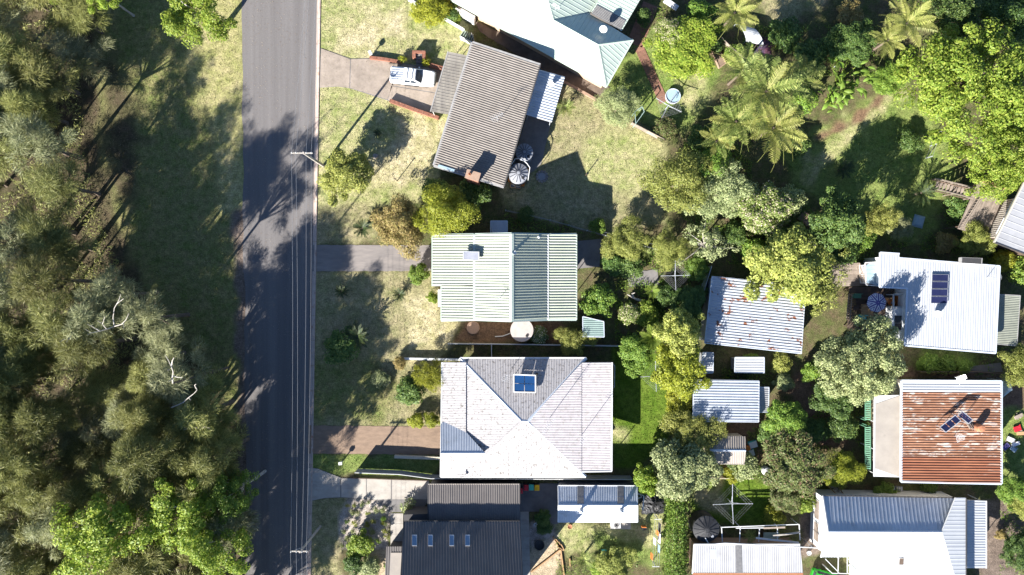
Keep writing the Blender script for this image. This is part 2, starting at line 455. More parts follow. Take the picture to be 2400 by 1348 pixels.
REG = [
    ('verge', [(-400,-300),(578,-300),(590,1700),(-400,1700)], 6),
    ('vergedry', [(440,-300),(580,-300),(578,330),(575,520),(520,500),(500,330),(470,220),(440,150)], 40),
    ('litter', [(-500,-300),(170,-300),(215,0),(240,160),(235,330),(265,480),(300,580),(345,690),(400,800),(480,880),(555,990),(590,1100),(600,1700),(-500,1700)], 40),
    ('litter', [(240,120),(290,180),(330,330),(320,470),(270,470),(250,330)], 50),
    ('gritty', [(545,500),(600,480),(610,1700),(560,1700),(560,980)], 12),
    ('dry', [(728,-300),(1010,-300),(1070,30),(1125,110),(1110,160),(1030,400),(1015,470),(880,480),(725,575)], 8),
    ('drier', [(800,60),(930,20),(960,90),(850,130),(790,110)], 40),
    ('drier', [(960,260),(1030,300),(1000,420),(900,440),(850,430)], 40),
    ('mid', [(728,560),(745,480),(860,470),(880,570),(728,572)], 15),
    ('mid', [(725,636),(1012,636),(1035,760),(1062,760),(1062,806),(1035,840),(1040,1000),(722,998)], 8),
    ('drier', [(960,690),(1030,690),(1035,760),(1080,755),(1050,810),(960,810)], 22),
    ('verge', [(726,850),(860,840),(930,900),(900,990),(724,992)], 40),
    ('green', [(722,1063),(925,1066),(1030,1076),(1020,1122),(830,1108),(770,1118),(722,1096)], 6),
    ('mid', [(1240,270),(1330,190),(1420,220),(1480,285),(1560,325),(1560,520),(1450,550),(1330,530),(1180,490),(1170,440)], 14),
    ('dry', [(1360,330),(1460,290),(1545,340),(1540,430),(1480,470),(1440,440),(1370,420)], 35),
    ('green', [(1400,215),(1490,100),(1545,55),(1690,160),(1665,240),(1600,310),(1490,275)], 14),
    ('dry', [(1590,170),(1660,175),(1650,240),(1600,260)], 30),
    ('green', [(1830,330),(1960,280),(2110,190),(2215,300),(2230,420),(2180,560),(2060,540),(1960,480),(1850,420)], 25),
    ('dry', [(1880,370),(2080,215),(2110,225),(2000,330),(1900,430),(1870,420)], 25),
    ('soil', [(1895,322),(1990,285),(2085,198),(2100,204),(2005,298),(1905,340)], 16),
    ('lush', [(1434,815),(1560,830),(1575,1000),(1545,1060),(1480,1095),(1434,1100)], 8),
    ('dry', [(1440,1010),(1462,1022),(1480,1045),(1445,1050)], 45),
    ('soil', [(1090,753),(1315,753),(1360,800),(1060,806)], 8),
    ('mid', [(1780,-60),(1990,-60),(1900,30),(1830,60),(1780,40)], 40),
    ('redsoil', [(1820,900),(1890,870),(1960,940),(1990,1040),(1930,1060),(1880,1010),(1880,950)], 12),
    ('soil', [(1690,985),(1790,985),(1800,1080),(1700,1090)], 15),
    ('lush', [(1620,1125),(1800,1125),(1830,1230),(1620,1235)], 12),
    ('mid', [(1640,1150),(1690,1140),(1690,1210),(1640,1215)], 25),
    ('dry', [(1305,1228),(1480,1225),(1560,1180),(1570,1300),(1450,1285),(1330,1300),(1300,1260)], 12),
    ('green', [(1400,1260),(1560,1270),(1560,1330),(1420,1320)], 20),
    ('sand', [(1240,1275),(1300,1258),(1320,1290),(1300,1348),(1240,1348)], 8),
    ('mulch', [(1240,1220),(1300,1225),(1310,1262),(1240,1280)], 12),
    ('mid', [(722,1168),(800,1165),(835,1180),(800,1300),(812,1420),(718,1420)], 8),
    ('mulch', [(812,1165),(895,1172),(915,1210),(910,1290),(800,1290),(790,1220)], 8),
    ('sand', [(880,1290),(910,1280),(906,1420),(800,1420),(820,1335)], 12),
    ('redsoil', [(2110,868),(2400,872),(2400,960),(2352,960),(2350,888),(2090,884)], 8),
    ('green', [(2160,800),(2290,830),(2290,866),(2150,866)], 8),
    ('green', [(2345,960),(2480,960),(2480,1140),(2345,1140)], 12),
    ('gritty', [(2300,1170),(2370,1150),(2400,1230),(2380,1420),(2300,1420)], 18),
    ('gritty', [(1880,1200),(1910,1200),(1930,1300),(1880,1310)], 10),
]
gx = np.concatenate([[-420, -300, -200, -140, -100, -82, -72], np.arange(-66, 66.01, 0.42), [72, 82, 100, 140, 200, 300, 420]])
gy = np.concatenate([[-420, -300, -200, -140, -90, -60, -48], np.arange(-40, 40.01, 0.42), [48, 60, 90, 140, 200, 300, 420]])
GX, GY = np.meshgrid(gx, gy)

def poly_sd(X, Y, poly):
    """signed distance (positive inside) of points to a polygon, all in px"""
    d2 = np.full(X.shape, 1e18)
    ins = np.zeros(X.shape, bool)
    n = len(poly)
    for i in range(n):
        x1, y1 = poly[i]
        x2, y2 = poly[(i + 1) % n]
        ex, ey = x2 - x1, y2 - y1
        t = np.clip(((X - x1) * ex + (Y - y1) * ey) / (ex * ex + ey * ey + 1e-9), 0, 1)
        d2 = np.minimum(d2, (X - x1 - t * ex) ** 2 + (Y - y1 - t * ey) ** 2)
        c = ((y1 > Y) != (y2 > Y))
        with np.errstate(divide='ignore', invalid='ignore'):
            xi = (x2 - x1) * (Y - y1) / (y2 - y1 + 1e-12) + x1
        ins ^= (c & (X < xi))
    d = np.sqrt(d2)
    return np.where(ins, d, -d)

def wob(X, Y, s, seed):
    r = np.random.default_rng(seed)
    out = np.zeros_like(X)
    for k in range(6):
        a = r.uniform(0, 6.28)
        f = s * r.uniform(0.6, 2.4)
        out += np.sin((X * np.cos(a) + Y * np.sin(a)) * f + r.uniform(0, 6.28)) / 6
    return out

def cover_at(X, Y):
    """X, Y world -> the two albedos"""
    PX, PY = X * PXM + 1200, 674 - Y * PXM
    A = np.empty(X.shape + (3,)); B = np.empty(X.shape + (3,))
    A[:] = COVER['garden'][0]; B[:] = COVER['garden'][1]
    G = np.zeros(X.shape)
    for i, (t, poly, soft) in enumerate(REG):
        sd = poly_sd(PX, PY, poly) + wob(PX, PY, 0.06, 50 + i) * min(soft, 25) * 1.2
        w = np.clip(sd / soft + 0.5, 0, 1)
        w = (w * w * (3 - 2 * w))
        A = A * (1 - w[..., None]) + np.array(COVER[t][0]) * w[..., None]
        B = B * (1 - w[..., None]) + np.array(COVER[t][1]) * w[..., None]
        G = G * (1 - w) + (1.0 if t in ('dry', 'drier', 'mid', 'green', 'lush', 'verge', 'vergedry') else 0.0) * w
    return A, B, G

GA, GB, GG = cover_at(GX, GY)
nxg, nyg = len(gx), len(gy)
gv = np.stack([GX.ravel(), GY.ravel(), np.zeros(GX.size)], 1)
idx = np.arange(nxg * nyg).reshape(nyg, nxg)
gf = np.stack([idx[:-1, :-1].ravel(), idx[:-1, 1:].ravel(), idx[1:, 1:].ravel(), idx[1:, :-1].ravel()], 1)

def cover_material(name, grass=False):
    mt, nt, b = new_mat(name)
    L = nt.links.new
    a1 = N(nt, 'ShaderNodeAttribute', attribute_name='CoverA')
    a2 = N(nt, 'ShaderNodeAttribute', attribute_name='CoverB')
    tc = N(nt, 'ShaderNodeTexCoord')
    n1 = N(nt, 'ShaderNodeTexNoise'); n1.inputs['Scale'].default_value = 0.55; n1.inputs['Detail'].default_value = 10; n1.inputs['Roughness'].default_value = 0.78
    L(tc.outputs['Object'], n1.inputs['Vector'])
    mr = N(nt, 'ShaderNodeMapRange'); mr.inputs['From Min'].default_value = 0.38; mr.inputs['From Max'].default_value = 0.62
    L(n1.outputs['Fac'], mr.inputs['Value'])
    mx = N(nt, 'ShaderNodeMix', data_type='RGBA')
    L(mr.outputs['Result'], mx.inputs[0]); L(a1.outputs['Color'], mx.inputs[6]); L(a2.outputs['Color'], mx.inputs[7])
    n2 = N(nt, 'ShaderNodeTexNoise'); n2.inputs['Scale'].default_value = 6.0; n2.inputs['Detail'].default_value = 6; n2.inputs['Roughness'].default_value = 0.75
    L(tc.outputs['Object'], n2.inputs['Vector'])
    m2 = N(nt, 'ShaderNodeMapRange'); m2.inputs['From Min'].default_value = 0.3; m2.inputs['From Max'].default_value = 0.7
    m2.inputs['To Min'].default_value = 0.45; m2.inputs['To Max'].default_value = 1.5
    L(n2.outputs['Fac'], m2.inputs['Value'])
    n4 = N(nt, 'ShaderNodeTexNoise'); n4.inputs['Scale'].default_value = 1.7; n4.inputs['Detail'].default_value = 4; n4.inputs['Roughness'].default_value = 0.6
    L(tc.outputs['Object'], n4.inputs['Vector'])
    m4 = N(nt, 'ShaderNodeMapRange'); m4.inputs['From Min'].default_value = 0.32; m4.inputs['From Max'].default_value = 0.68
    m4.inputs['To Min'].default_value = 0.72; m4.inputs['To Max'].default_value = 1.25
    L(n4.outputs['Fac'], m4.inputs['Value'])
    mm = N(nt, 'ShaderNodeMath', operation='MULTIPLY'); L(m2.outputs['Result'], mm.inputs[0]); L(m4.outputs['Result'], mm.inputs[1])
    hs = N(nt, 'ShaderNodeHueSaturation')
    L(mm.outputs[0], hs.inputs['Value']); L(mx.outputs[2], hs.inputs['Color'])
    L(hs.outputs['Color'], b.inputs['Base Color'])
    b.inputs['Roughness'].default_value = 0.95
    b.inputs['Specular IOR Level'].default_value = 0.1
    n3 = N(nt, 'ShaderNodeTexNoise'); n3.inputs['Scale'].default_value = 9.0; n3.inputs['Detail'].default_value = 5
    L(tc.outputs['Object'], n3.inputs['Vector'])
    bp = N(nt, 'ShaderNodeBump'); bp.inputs['Distance'].default_value = 0.06
    L(n3.outputs['Fac'], bp.inputs['Height']); L(bp.outputs['Normal'], b.inputs['Normal'])
    return mt
M_ground = cover_material('ground_cover')

def set_cover(me, A, B):
    for nm, arr in (('CoverA', A), ('CoverB', B)):
        at = me.attributes.new(nm, 'FLOAT_COLOR', 'POINT')
        c = np.ones((len(arr), 4), np.float32)
        c[:, :3] = arr
        at.data.foreach_set('color', c.ravel())

me = np_mesh('ground', gv, gf, M_ground)
set_cover(me, GA.reshape(-1, 3), GB.reshape(-1, 3))
tag(link('ground', me), 'lawns, garden soil and leaf litter between the houses', kind='structure')

# ------------------------------------------------------------------ flat sheets: road, kerb, driveways, paths
def dense(poly, step=0.8, jit=0.0, seed=0):
    r = random.Random(seed)
    out = []
    n = len(poly)
    for i in range(n):
        a, b = Vector(poly[i]), Vector(poly[(i + 1) % n])
        k = max(1, int((b - a).length / step))
        for j in range(k):
            p = a.lerp(b, j / k)
            if jit > 0:
                p = p + Vector((r.uniform(-jit, jit), r.uniform(-jit, jit)))
            out.append(p)
    return out

def slab(name, poly_px, z0, z1, mat, parent=None, jit=0.0, seed=1, bevel=0):
    poly = [W(*p).xy for p in poly_px]
    if jit > 0: poly = dense(poly, 0.6, jit, seed)
    mb = MB(); mb.prism([tuple(p) for p in poly], z0, z1)
    return mb.build(name, mat, parent, bevel=bevel)

def struct(o, label=None):
    o['kind'] = 'structure'
    if label: o['label'] = label
    return o

# asphalt: worn wheel tracks along the road, patches, fine aggregate
mt, nt, b = new_mat('asphalt')
L = nt.links.new
tc = N(nt, 'ShaderNodeTexCoord')
mp = N(nt, 'ShaderNodeMapping'); mp.inputs['Scale'].default_value = (1.0, 0.02, 1); mp.inputs['Rotation'].default_value = (0, 0, R(0.8))
L(tc.outputs['Object'], mp.inputs['Vector'])
n1 = N(nt, 'ShaderNodeTexNoise'); n1.inputs['Scale'].default_value = 0.9; n1.inputs['Detail'].default_value = 6; n1.inputs['Roughness'].default_value = 0.6
L(mp.outputs['Vector'], n1.inputs['Vector'])
rp = N(nt, 'ShaderNodeValToRGB')
e = rp.color_ramp.elements
e[0].position = 0.33; e[0].color = rgb((0.125, 0.115, 0.112)); e[1].position = 0.68; e[1].color = rgb((0.178, 0.165, 0.160))
L(n1.outputs['Fac'], rp.inputs['Fac'])
n2 = N(nt, 'ShaderNodeTexNoise'); n2.inputs['Scale'].default_value = 7; n2.inputs['Detail'].default_value = 8; n2.inputs['Roughness'].default_value = 0.8
L(tc.outputs['Object'], n2.inputs['Vector'])
m2 = N(nt, 'ShaderNodeMapRange'); m2.inputs['From Min'].default_value = 0.3; m2.inputs['From Max'].default_value = 0.7; m2.inputs['To Min'].default_value = 0.82; m2.inputs['To Max'].default_value = 1.18
L(n2.outputs['Fac'], m2.inputs['Value'])
hs = N(nt, 'ShaderNodeHueSaturation'); L(m2.outputs['Result'], hs.inputs['Value']); L(rp.outputs['Color'], hs.inputs['Color'])
L(hs.outputs['Color'], b.inputs['Base Color']); b.inputs['Roughness'].default_value = 0.9; b.inputs['Specular IOR Level'].default_value = 0.25
bp = N(nt, 'ShaderNodeBump'); bp.inputs['Distance'].default_value = 0.012; L(n2.outputs['Fac'], bp.inputs['Height']); L(bp.outputs['Normal'], b.inputs['Normal'])
M_asphalt = mt

_r = random.Random(5)
left, right = [], []
for i in range(0, 61):
    py = -700 + i * 46
    t = py / 1348.0
    xl = 567 + 10 * t + _r.uniform(-2.2, 2.2) + 1.5 * math.sin(py * 0.02)
    xr = 744 - 23 * t
    left.append((xl, py)); right.append((xr, py))
mb = MB()
for i in range(60):
    a, b_, c, d = left[i + 1], right[i + 1], right[i], left[i]
    mb.quad(W(*a) + Vector((0, 0, 0.012)), W(*b_) + Vector((0, 0, 0.012)), W(*c) + Vector((0, 0, 0.012)), W(*d) + Vector((0, 0, 0.012)))
struct(mb.build('road', M_asphalt), 'grey asphalt road between the forest and the houses')
# kerb: concrete gutter pan and a low rolled kerb, cast in bays
kb = tag(bpy.data.objects.new('kerb', None), 'worn concrete kerb along the right side of the road', kind='structure')
col.objects.link(kb); ORG[kb.name] = Vector((0, 0, 0))
def xr_at(py): return 744 - 23 * py / 1348.0
py = -130
while py < 1480:
    p2 = py + 58
    mb = MB()
    prof = [(0.0, 0.014), (0.18, 0.016), (0.30, 0.09), (0.44, 0.10), (0.46, 0.0)]
    a = [W(xr_at(py) - 1.0, py + 0.3), W(xr_at(p2) - 1.0, p2 - 0.3)]
    for k in range(len(prof) - 1):
        (u0, z0), (u1, z1) = prof[k], prof[k + 1]
        mb.quad(a[1] + Vector((u0, 0, z0)), a[1] + Vector((u1, 0, z1)), a[0] + Vector((u1, 0, z1)), a[0] + Vector((u0, 0, z0)))
    mb.build('kerb_bay', M_kerb, kb)
    py = p2

def driveway(name, label, base_px, bays, mat, z=0.055):
    o = struct(slab(name, base_px, 0.0, z - 0.02, M_conc3), label)
    for bpoly in bays:
        slab('slab', bpoly, z - 0.018, z, mat, o)
    return o
driveway('driveway', 'concrete driveway with the white pickup truck', [(752,113),(822,138),(866,137),(942,148),(1045,164),(1012,272),(915,238),(820,207),(790,203),(749,206)],
         [[(753,114),(821,139),(819,206),(790,202),(750,205)], [(823,139),(866,138),(940,149),(908,233),(870,221),(821,206)],
          [(942,150),(1044,166),(1027,218),(918,200)], [(917,202),(1026,220),(1011,270),(910,234)]], M_conc)
struct(slab('driveway', [(730,574),(1012,575),(1012,634),(880,636),(731,636)], 0.0, 0.03, M_bluemetal, jit=0.05), 'shaded grey gravel driveway up to the pale green roofed house')
struct(slab('driveway', [(724,997),(1034,1000),(1034,1066),(722,1063)], 0.0, 0.03, M_gravel, jit=0.06), 'brown gravel driveway beside the white hip roofed house')
driveway('driveway', 'flared pale concrete driveway up to the charcoal roofed house', [(721,1095),(745,1098),(800,1120),(1006,1126),(1006,1172),(985,1200),(915,1200),(880,1172),(800,1166),(760,1168),(720,1176)],
         [[(722,1096),(745,1099),(798,1119),(798,1165),(760,1167),(721,1175)], [(800,1121),(858,1122),(858,1169),(800,1165)], [(860,1122),(917,1124),(917,1170),(880,1171),(860,1169)],
          [(919,1124),(1005,1127),(1005,1170),(919,1170)]], M_conc2)
# paths and yard slabs
def slabs_along(name, label, a, b, w, n, mat, z=0.05):
    A, B = W(*a).xy, W(*b).xy
    d = (B - A); Ln = d.length; d.normalize(); s = Vector((-d.y, d.x)) * (w / 2)
    o = tag(bpy.data.objects.new(name, None), label, kind='structure'); col.objects.link(o); ORG[o.name] = Vector((0, 0, 0))
    for i in range(n):
        p = A + d * (Ln * i / n + 0.012); q = A + d * (Ln * (i + 1) / n - 0.012)
        mb = MB(); mb.prism([tuple(p - s), tuple(q - s), tuple(q + s), tuple(p + s)], 0.0, z); mb.build('slab', mat, o)
    return o
slabs_along('path', 'red paved path from the pale green hip roof to the clothes line', (1497,110), (1556,240), 1.1, 12, M_redpath)
slabs_along('path', 'red paved path along the back of the pale green hip roof', (1525,10), (1487,105), 1.9, 8, M_redpath)
slabs_along('path', 'concrete path down the right side of the charcoal roofed house', (1229,1199), (1234,1400), 1.05, 7, M_conc2)
slabs_along('path', 'pale concrete entry path left of the charcoal roof', (930,1203), (930,1300), 1.5, 4, M_conc2)
struct(slab('paving', [(1112,50),(1125,75),(1300,182),(1395,232),(1430,205),(1300,130)], 0.0, 0.03, M_paving, jit=0.05), 'brown paving between the two roofs at the top')
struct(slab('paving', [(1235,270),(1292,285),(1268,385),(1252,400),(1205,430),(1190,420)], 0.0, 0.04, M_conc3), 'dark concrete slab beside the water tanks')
yd = struct(slab('yard_slab', [(1215,1133),(1308,1133),(1308,1228),(1283,1228),(1283,1199),(1215,1199)], 0.0, 0.03, M_conc3), 'dark concrete yard where the wheelie bins stand')
for q in ([(1216,1134),(1273,1134),(1273,1164),(1216,1164)], [(1216,1166),(1273,1166),(1273,1198),(1216,1198)], [(1275,1134),(1307,1134),(1307,1198),(1275,1198)]):
    slab('slab', q, 0.032, 0.05, M_conc3, yd)
struct(slab('path', [(1430,1225),(1478,1225),(1478,1240),(1430,1240)], 0.0, 0.06, M_conc2), 'small concrete pad behind the long zinc roofed shed')
struct(slab('path', [(2265,860),(2345,850),(2350,872),(2265,874)], 0.0, 0.04, M_conc3), 'grey concrete below the olive lean-to roof')
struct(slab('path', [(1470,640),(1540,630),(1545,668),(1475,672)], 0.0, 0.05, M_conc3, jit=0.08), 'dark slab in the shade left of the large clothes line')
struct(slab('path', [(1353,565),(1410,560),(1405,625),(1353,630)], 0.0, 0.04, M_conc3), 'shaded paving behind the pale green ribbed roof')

# grass blades: too many to count
def grass(n, seed):
    r = np.random.default_rng(seed)
    x = r.uniform(-62, 62, n); y = r.uniform(-35.5, 35.5, n)
    A, B, G = cover_at(x, y)
    PX = x * PXM + 1200; PY = 674 - y * PXM
    keep = (G > 0.75) & ~((PX > 560 - 0) & (PX < 744 - 23 * PY / 1348 + 11))
    x, y, A, B = x[keep], y[keep], A[keep], B[keep]
    k = len(x)
    h = r.uniform(0.05, 0.13, k); w = r.uniform(0.02, 0.05, k); az = r.uniform(0, 6.283, k); ln = r.uniform(-0.08, 0.08, (k, 2))
    v = np.empty((k, 3, 3), np.float32)
    v[:, 0] = np.stack([x - np.cos(az) * w, y - np.sin(az) * w, np.zeros(k)], 1)
    v[:, 1] = np.stack([x + np.cos(az) * w, y + np.sin(az) * w, np.zeros(k)], 1)
    v[:, 2] = np.stack([x + ln[:, 0], y + ln[:, 1], h], 1)
    me = np_mesh('grass', v.reshape(-1, 3), np.arange(3 * k).reshape(-1, 3), M_ground)
    t = r.uniform(0, 1, (k, 1)); C = A * t + B * (1 - t)
    C = np.repeat(C, 3, axis=0)
    set_cover(me, C, C)
    return tag(link('grass', me), 'short grass blades covering the lawns and the verge', kind='stuff')
grass(230000, 3)

# fallen leaves on the verge, the road edge and the lawns
def fallen_leaves(n, seed):
    r = np.random.default_rng(seed)
    x = np.concatenate([r.normal(-41, 5.5, n // 2), r.uniform(-50, -24, n // 4), r.uniform(-33, -24.0, n // 4)])
    y = r.uniform(-35, 35, len(x))
    k = len(x)
    s = r.uniform(0.025, 0.065, k); az = r.uniform(0, 6.283, k)
    c, sn = np.cos(az), np.sin(az)
    z = np.full(k, 0.03)
    v = np.empty((k, 4, 3), np.float32)
    for j, (u, w) in enumerate(((-1, 0), (0, -0.45), (1, 0), (0, 0.45))):
        v[:, j] = np.stack([x + (u * c - w * sn) * s, y + (u * sn + w * c) * s, z + r.uniform(0, 0.03, k)], 1)
    me = np_mesh('fallen_leaves', v.reshape(-1, 3), np.arange(4 * k).reshape(-1, 4), leaf_mat('dead_leaf', [(0.20, 0.12, 0.07), (0.38, 0.28, 0.18), (0.5, 0.43, 0.34)], trans=0.1))
    return tag(link('fallen_leaves', me), 'pale fallen leaves scattered over the verge and the road', kind='stuff')
fallen_leaves(9000, 4)
# ------------------------------------------------------------------ houses
CAMV = Vector((0, 0, CAM_H))
PROF = {'rib': [(0, 0), (0.60, 0), (0.70, 1), (0.90, 1), (1.0, 0)],
        'wave': [(0, 0), (0.2, 0.35), (0.4, 1), (0.6, 1), (0.8, 0.35), (1.0, 0)],
        'seam': [(0, 0), (0.86, 0), (0.88, 1), (0.98, 1), (1.0, 0)],
        'flat': [(0, 0), (1.0, 0)]}

def plane3(a, b, c):
    a, b, c = Vector(a), Vector(b), Vector(c)
    n = (b - a).cross(c - a); n.normalize()
    if n.z < 0: n = -n
    return n, n.dot(a)

def on_plane(px, py, pl):
    n, d = pl
    dr = W(px, py, 0) - CAMV
    t = (d - n.dot(CAMV)) / n.dot(dr)
    return CAMV + dr * t

def clip_interval(pts, v):
    us = []
    k = len(pts)
    for i in range(k):
        (u0, v0), (u1, v1) = pts[i], pts[(i + 1) % k]
        if (v0 <= v < v1) or (v1 <= v < v0):
            us.append(u0 + (u1 - u0) * (v - v0) / (v1 - v0))
    return (min(us), max(us)) if len(us) >= 2 else None

class House:
    def __init__(s, name, label, cat, base_px):
        s.root = thing(name, label, cat, W(*base_px))
        s.planes, s.slabs, s.sheets_todo = [], MB(), []
        s.roof = None
        s.facets = []
    def facet(s, poly, anchors, ribs, pitch=0.3, style='rib', h=0.035, mat=None, per=3, wall=True, lift=0.03, thick=0.12):
        """poly: outline in px; anchors: three (px, py, z) that fix the plane; ribs: two px points along a rib"""
        pl = plane3(*[W(*a) for a in anchors])
        pts = [on_plane(x, y, pl) for x, y in poly]
        if wall: s.planes.append(pl)
        n = pl[0]
        lo = [p - n * (thick + lift) for p in pts]; hi = [p - n * lift for p in pts]
        k = len(pts)
        area = sum(pts[i].x * pts[(i + 1) % k].y - pts[(i + 1) % k].x * pts[i].y for i in range(k))
        if area < 0: lo, hi = lo[::-1], hi[::-1]
        s.slabs.add(lo + hi, [tuple(range(k - 1, -1, -1)), tuple(range(k, 2 * k))] + [(i, (i + 1) % k, k + (i + 1) % k, k + i) for i in range(k)])
        u = (on_plane(*ribs[1], pl) - on_plane(*ribs[0], pl)).normalized()
        s.sheets_todo.append((pts, n, u, pitch, style, h, mat, per))
        s.facets.append((pts, pl))
        return pts, pl
    def build_roof(s, under=None):
        s.roof = s.slabs.build('roof', under or M_under, s.root)
        for pts, n, u, pitch, style, h, mat, per in s.sheets_todo:
            v = n.cross(u)
            o = pts[0]
            P = [((p - o).dot(u), (p - o).dot(v)) for p in pts]
            v0, v1 = min(p[1] for p in P), max(p[1] for p in P)
            cnt = max(1, int(round((v1 - v0) / pitch)))
            pt = (v1 - v0) / cnt
            for s0 in range(0, cnt, per):
                mb = MB()
                dz = random.Random(s0 * 7 + int(v1 * 100)).uniform(0, 0.006)
                for c in range(s0, min(cnt, s0 + per)):
                    pr = PROF[style]
                    for k in range(len(pr) - 1):
                        va = v0 + (c + pr[k][0]) * pt; vb = v0 + (c + pr[k + 1][0]) * pt
                        e = 1e-4 * (v1 - v0)
                        ia = clip_interval(P, min(max(va, v0 + e), v1 - e)); ib = clip_interval(P, min(max(vb, v0 + e), v1 - e))
                        if not ia or not ib: continue
                        ha, hb = pr[k][1] * h + dz, pr[k + 1][1] * h + dz
                        A0 = o + u * ia[0] + v * va + n * ha; A1 = o + u * ia[1] + v * va + n * ha
                        B0 = o + u * ib[0] + v * vb + n * hb; B1 = o + u * ib[1] + v * vb + n * hb
                        mb.quad(A0, A1, B1, B0)
                if mb.f: mb.build('roof_sheet', mat, s.roof)
        return s.roof
    def cap(s, p, q, mat, w=0.32, up=0.055, name='ridge_cap'):
        p, q = Vector(p), Vector(q)
        d = (q - p).normalized(); sd = d.cross(Vector((0, 0, 1))).normalized() * (w / 2)
        mb = MB()
        U = Vector((0, 0, up)); D = Vector((0, 0, up - 0.07))
        mb.add([p - sd + D, p + U + Vector((0, 0, 0.03)), p + sd + D, q - sd + D, q + U + Vector((0, 0, 0.03)), q + sd + D], [(0, 1, 4, 3), (1, 2, 5, 4), (0, 3, 5, 2)])
        return mb.build(name, mat, s.roof)
    def gutter(s, p, q, mat, w=0.14, h=0.12, out=0.0, name='gutter'):
        p, q = Vector(p), Vector(q)
        mb = MB(); mb.beam(p + Vector((0, 0, -0.02)), q + Vector((0, 0, -0.02)), w, h)
        return mb.build(name, mat, s.roof)
    def zroof(s, x, y):
        return min((d - n.x * x - n.y * y) / n.z for n, d in s.planes)
    def wall(s, poly_px, z, mat, inset=0.4, name='wall', drop=0.2):
        """poly_px outline of the eaves seen at height z; the wall stands inset under it and follows the roof"""
        P = [W(x, y, z).xy for x, y in poly_px]
        n = len(P)
        area = sum(P[i].x * P[(i + 1) % n].y - P[(i + 1) % n].x * P[i].y for i in range(n))
        if area < 0: P = P[::-1]
        Q = []
        for i in range(n):
            a, b, c = P[i - 1], P[i], P[(i + 1) % n]
            d1 = (b - a).normalized(); d2 = (c - b).normalized()
            n1 = Vector((-d1.y, d1.x)); n2 = Vector((-d2.y, d2.x))
            bis = n1 + n2
            Q.append(b + bis * (inset / max(0.3, bis.dot(n1))))
        D = dense(Q, 0.5)
        zz = [s.zroof(p.x, p.y) - drop for p in D]
        mb = MB()
        k = len(D)
        mb.add([(p.x, p.y, 0) for p in D] + [(p.x, p.y, max(0.4, zz[i])) for i, p in enumerate(D)], [(i, (i + 1) % k, k + (i + 1) % k, k + i) for i in range(k)])
        w = mb.build(name, mat, s.root)
        s.Q = Q
        return w
    def window(s, i, t, width=1.5, sill=1.0, top=2.1, frame=None):
        """a window in wall side i at fraction t"""
        a, b = s.Q[i], s.Q[(i + 1) % len(s.Q)]
        d = (b - a).normalized(); nn = Vector((d.y, -d.x)); c = a.lerp(b, t)
        def P(u, z, o): return Vector((c.x + d.x * u + nn.x * o, c.y + d.y * u + nn.y * o, z))
        w2 = width / 2
        mb = MB()
        for (u0, u1, z0, z1) in ((-w2, w2, sill, sill + .07), (-w2, w2, top - .07, top), (-w2, -w2 + .07, sill + .07, top - .07), (w2 - .07, w2, sill + .07, top - .07), (-.03, .03, sill + .07, top - .07)):
            mb.add([P(u0, z0, -0.02), P(u1, z0, -0.02), P(u1, z1, -0.02), P(u0, z1, -0.02), P(u0, z0, 0.06), P(u1, z0, 0.06), P(u1, z1, 0.06), P(u0, z1, 0.06)],
                   [(4, 5, 6, 7), (0, 1, 5, 4), (1, 2, 6, 5), (2, 3, 7, 6), (3, 0, 4, 7)])
        w = mb.build('window', frame or M_trimwhite, s.root)
        mb = MB(); mb.quad(P(-w2 + .05, sill + .05, 0.02), P(w2 - .05, sill + .05, 0.02), P(w2 - .05, top - .05, 0.02), P(-w2 + .05, top - .05, 0.02))
        mb.build('pane', M_pane, w)
        mb = MB(); mb.add([P(-w2 - .06, sill - .08, 0.0), P(w2 + .06, sill - .08, 0.0), P(w2 + .06, sill - .01, 0.0), P(-w2 - .06, sill - .01, 0.0),
                           P(-w2 - .06, sill - .08, 0.12), P(w2 + .06, sill - .08, 0.12), P(w2 + .06, sill - .01, 0.10), P(-w2 - .06, sill - .01, 0.10)],
                          [(4, 5, 6, 7), (0, 1, 5, 4), (1, 2, 6, 5), (2, 3, 7, 6), (3, 0, 4, 7)])
        mb.build('sill', frame or M_trimwhite, w)
        return w
    def panel(s, quad_px, pl, mat, name, lift=0.1, th=0.05, frame=None, parent=None):
        """a flat panel lying on a roof plane"""
        P = [on_plane(x, y, pl) + pl[0] * lift for x, y in quad_px]
        mb = MB(); n = pl[0] * th
        k = len(P)
        area = sum(P[i].x * P[(i + 1) % k].y - P[(i + 1) % k].x * P[i].y for i in range(k))
        if area < 0: P = P[::-1]
        mb.add([p - n * (lift / th if frame is None else 1) for p in P] + P, [tuple(range(k - 1, -1, -1)), tuple(range(k, 2 * k))] + [(i, (i + 1) % k, k + (i + 1) % k, k + i) for i in range(k)])
        o = mb.build(name, mat, parent or s.root)
        return o, P

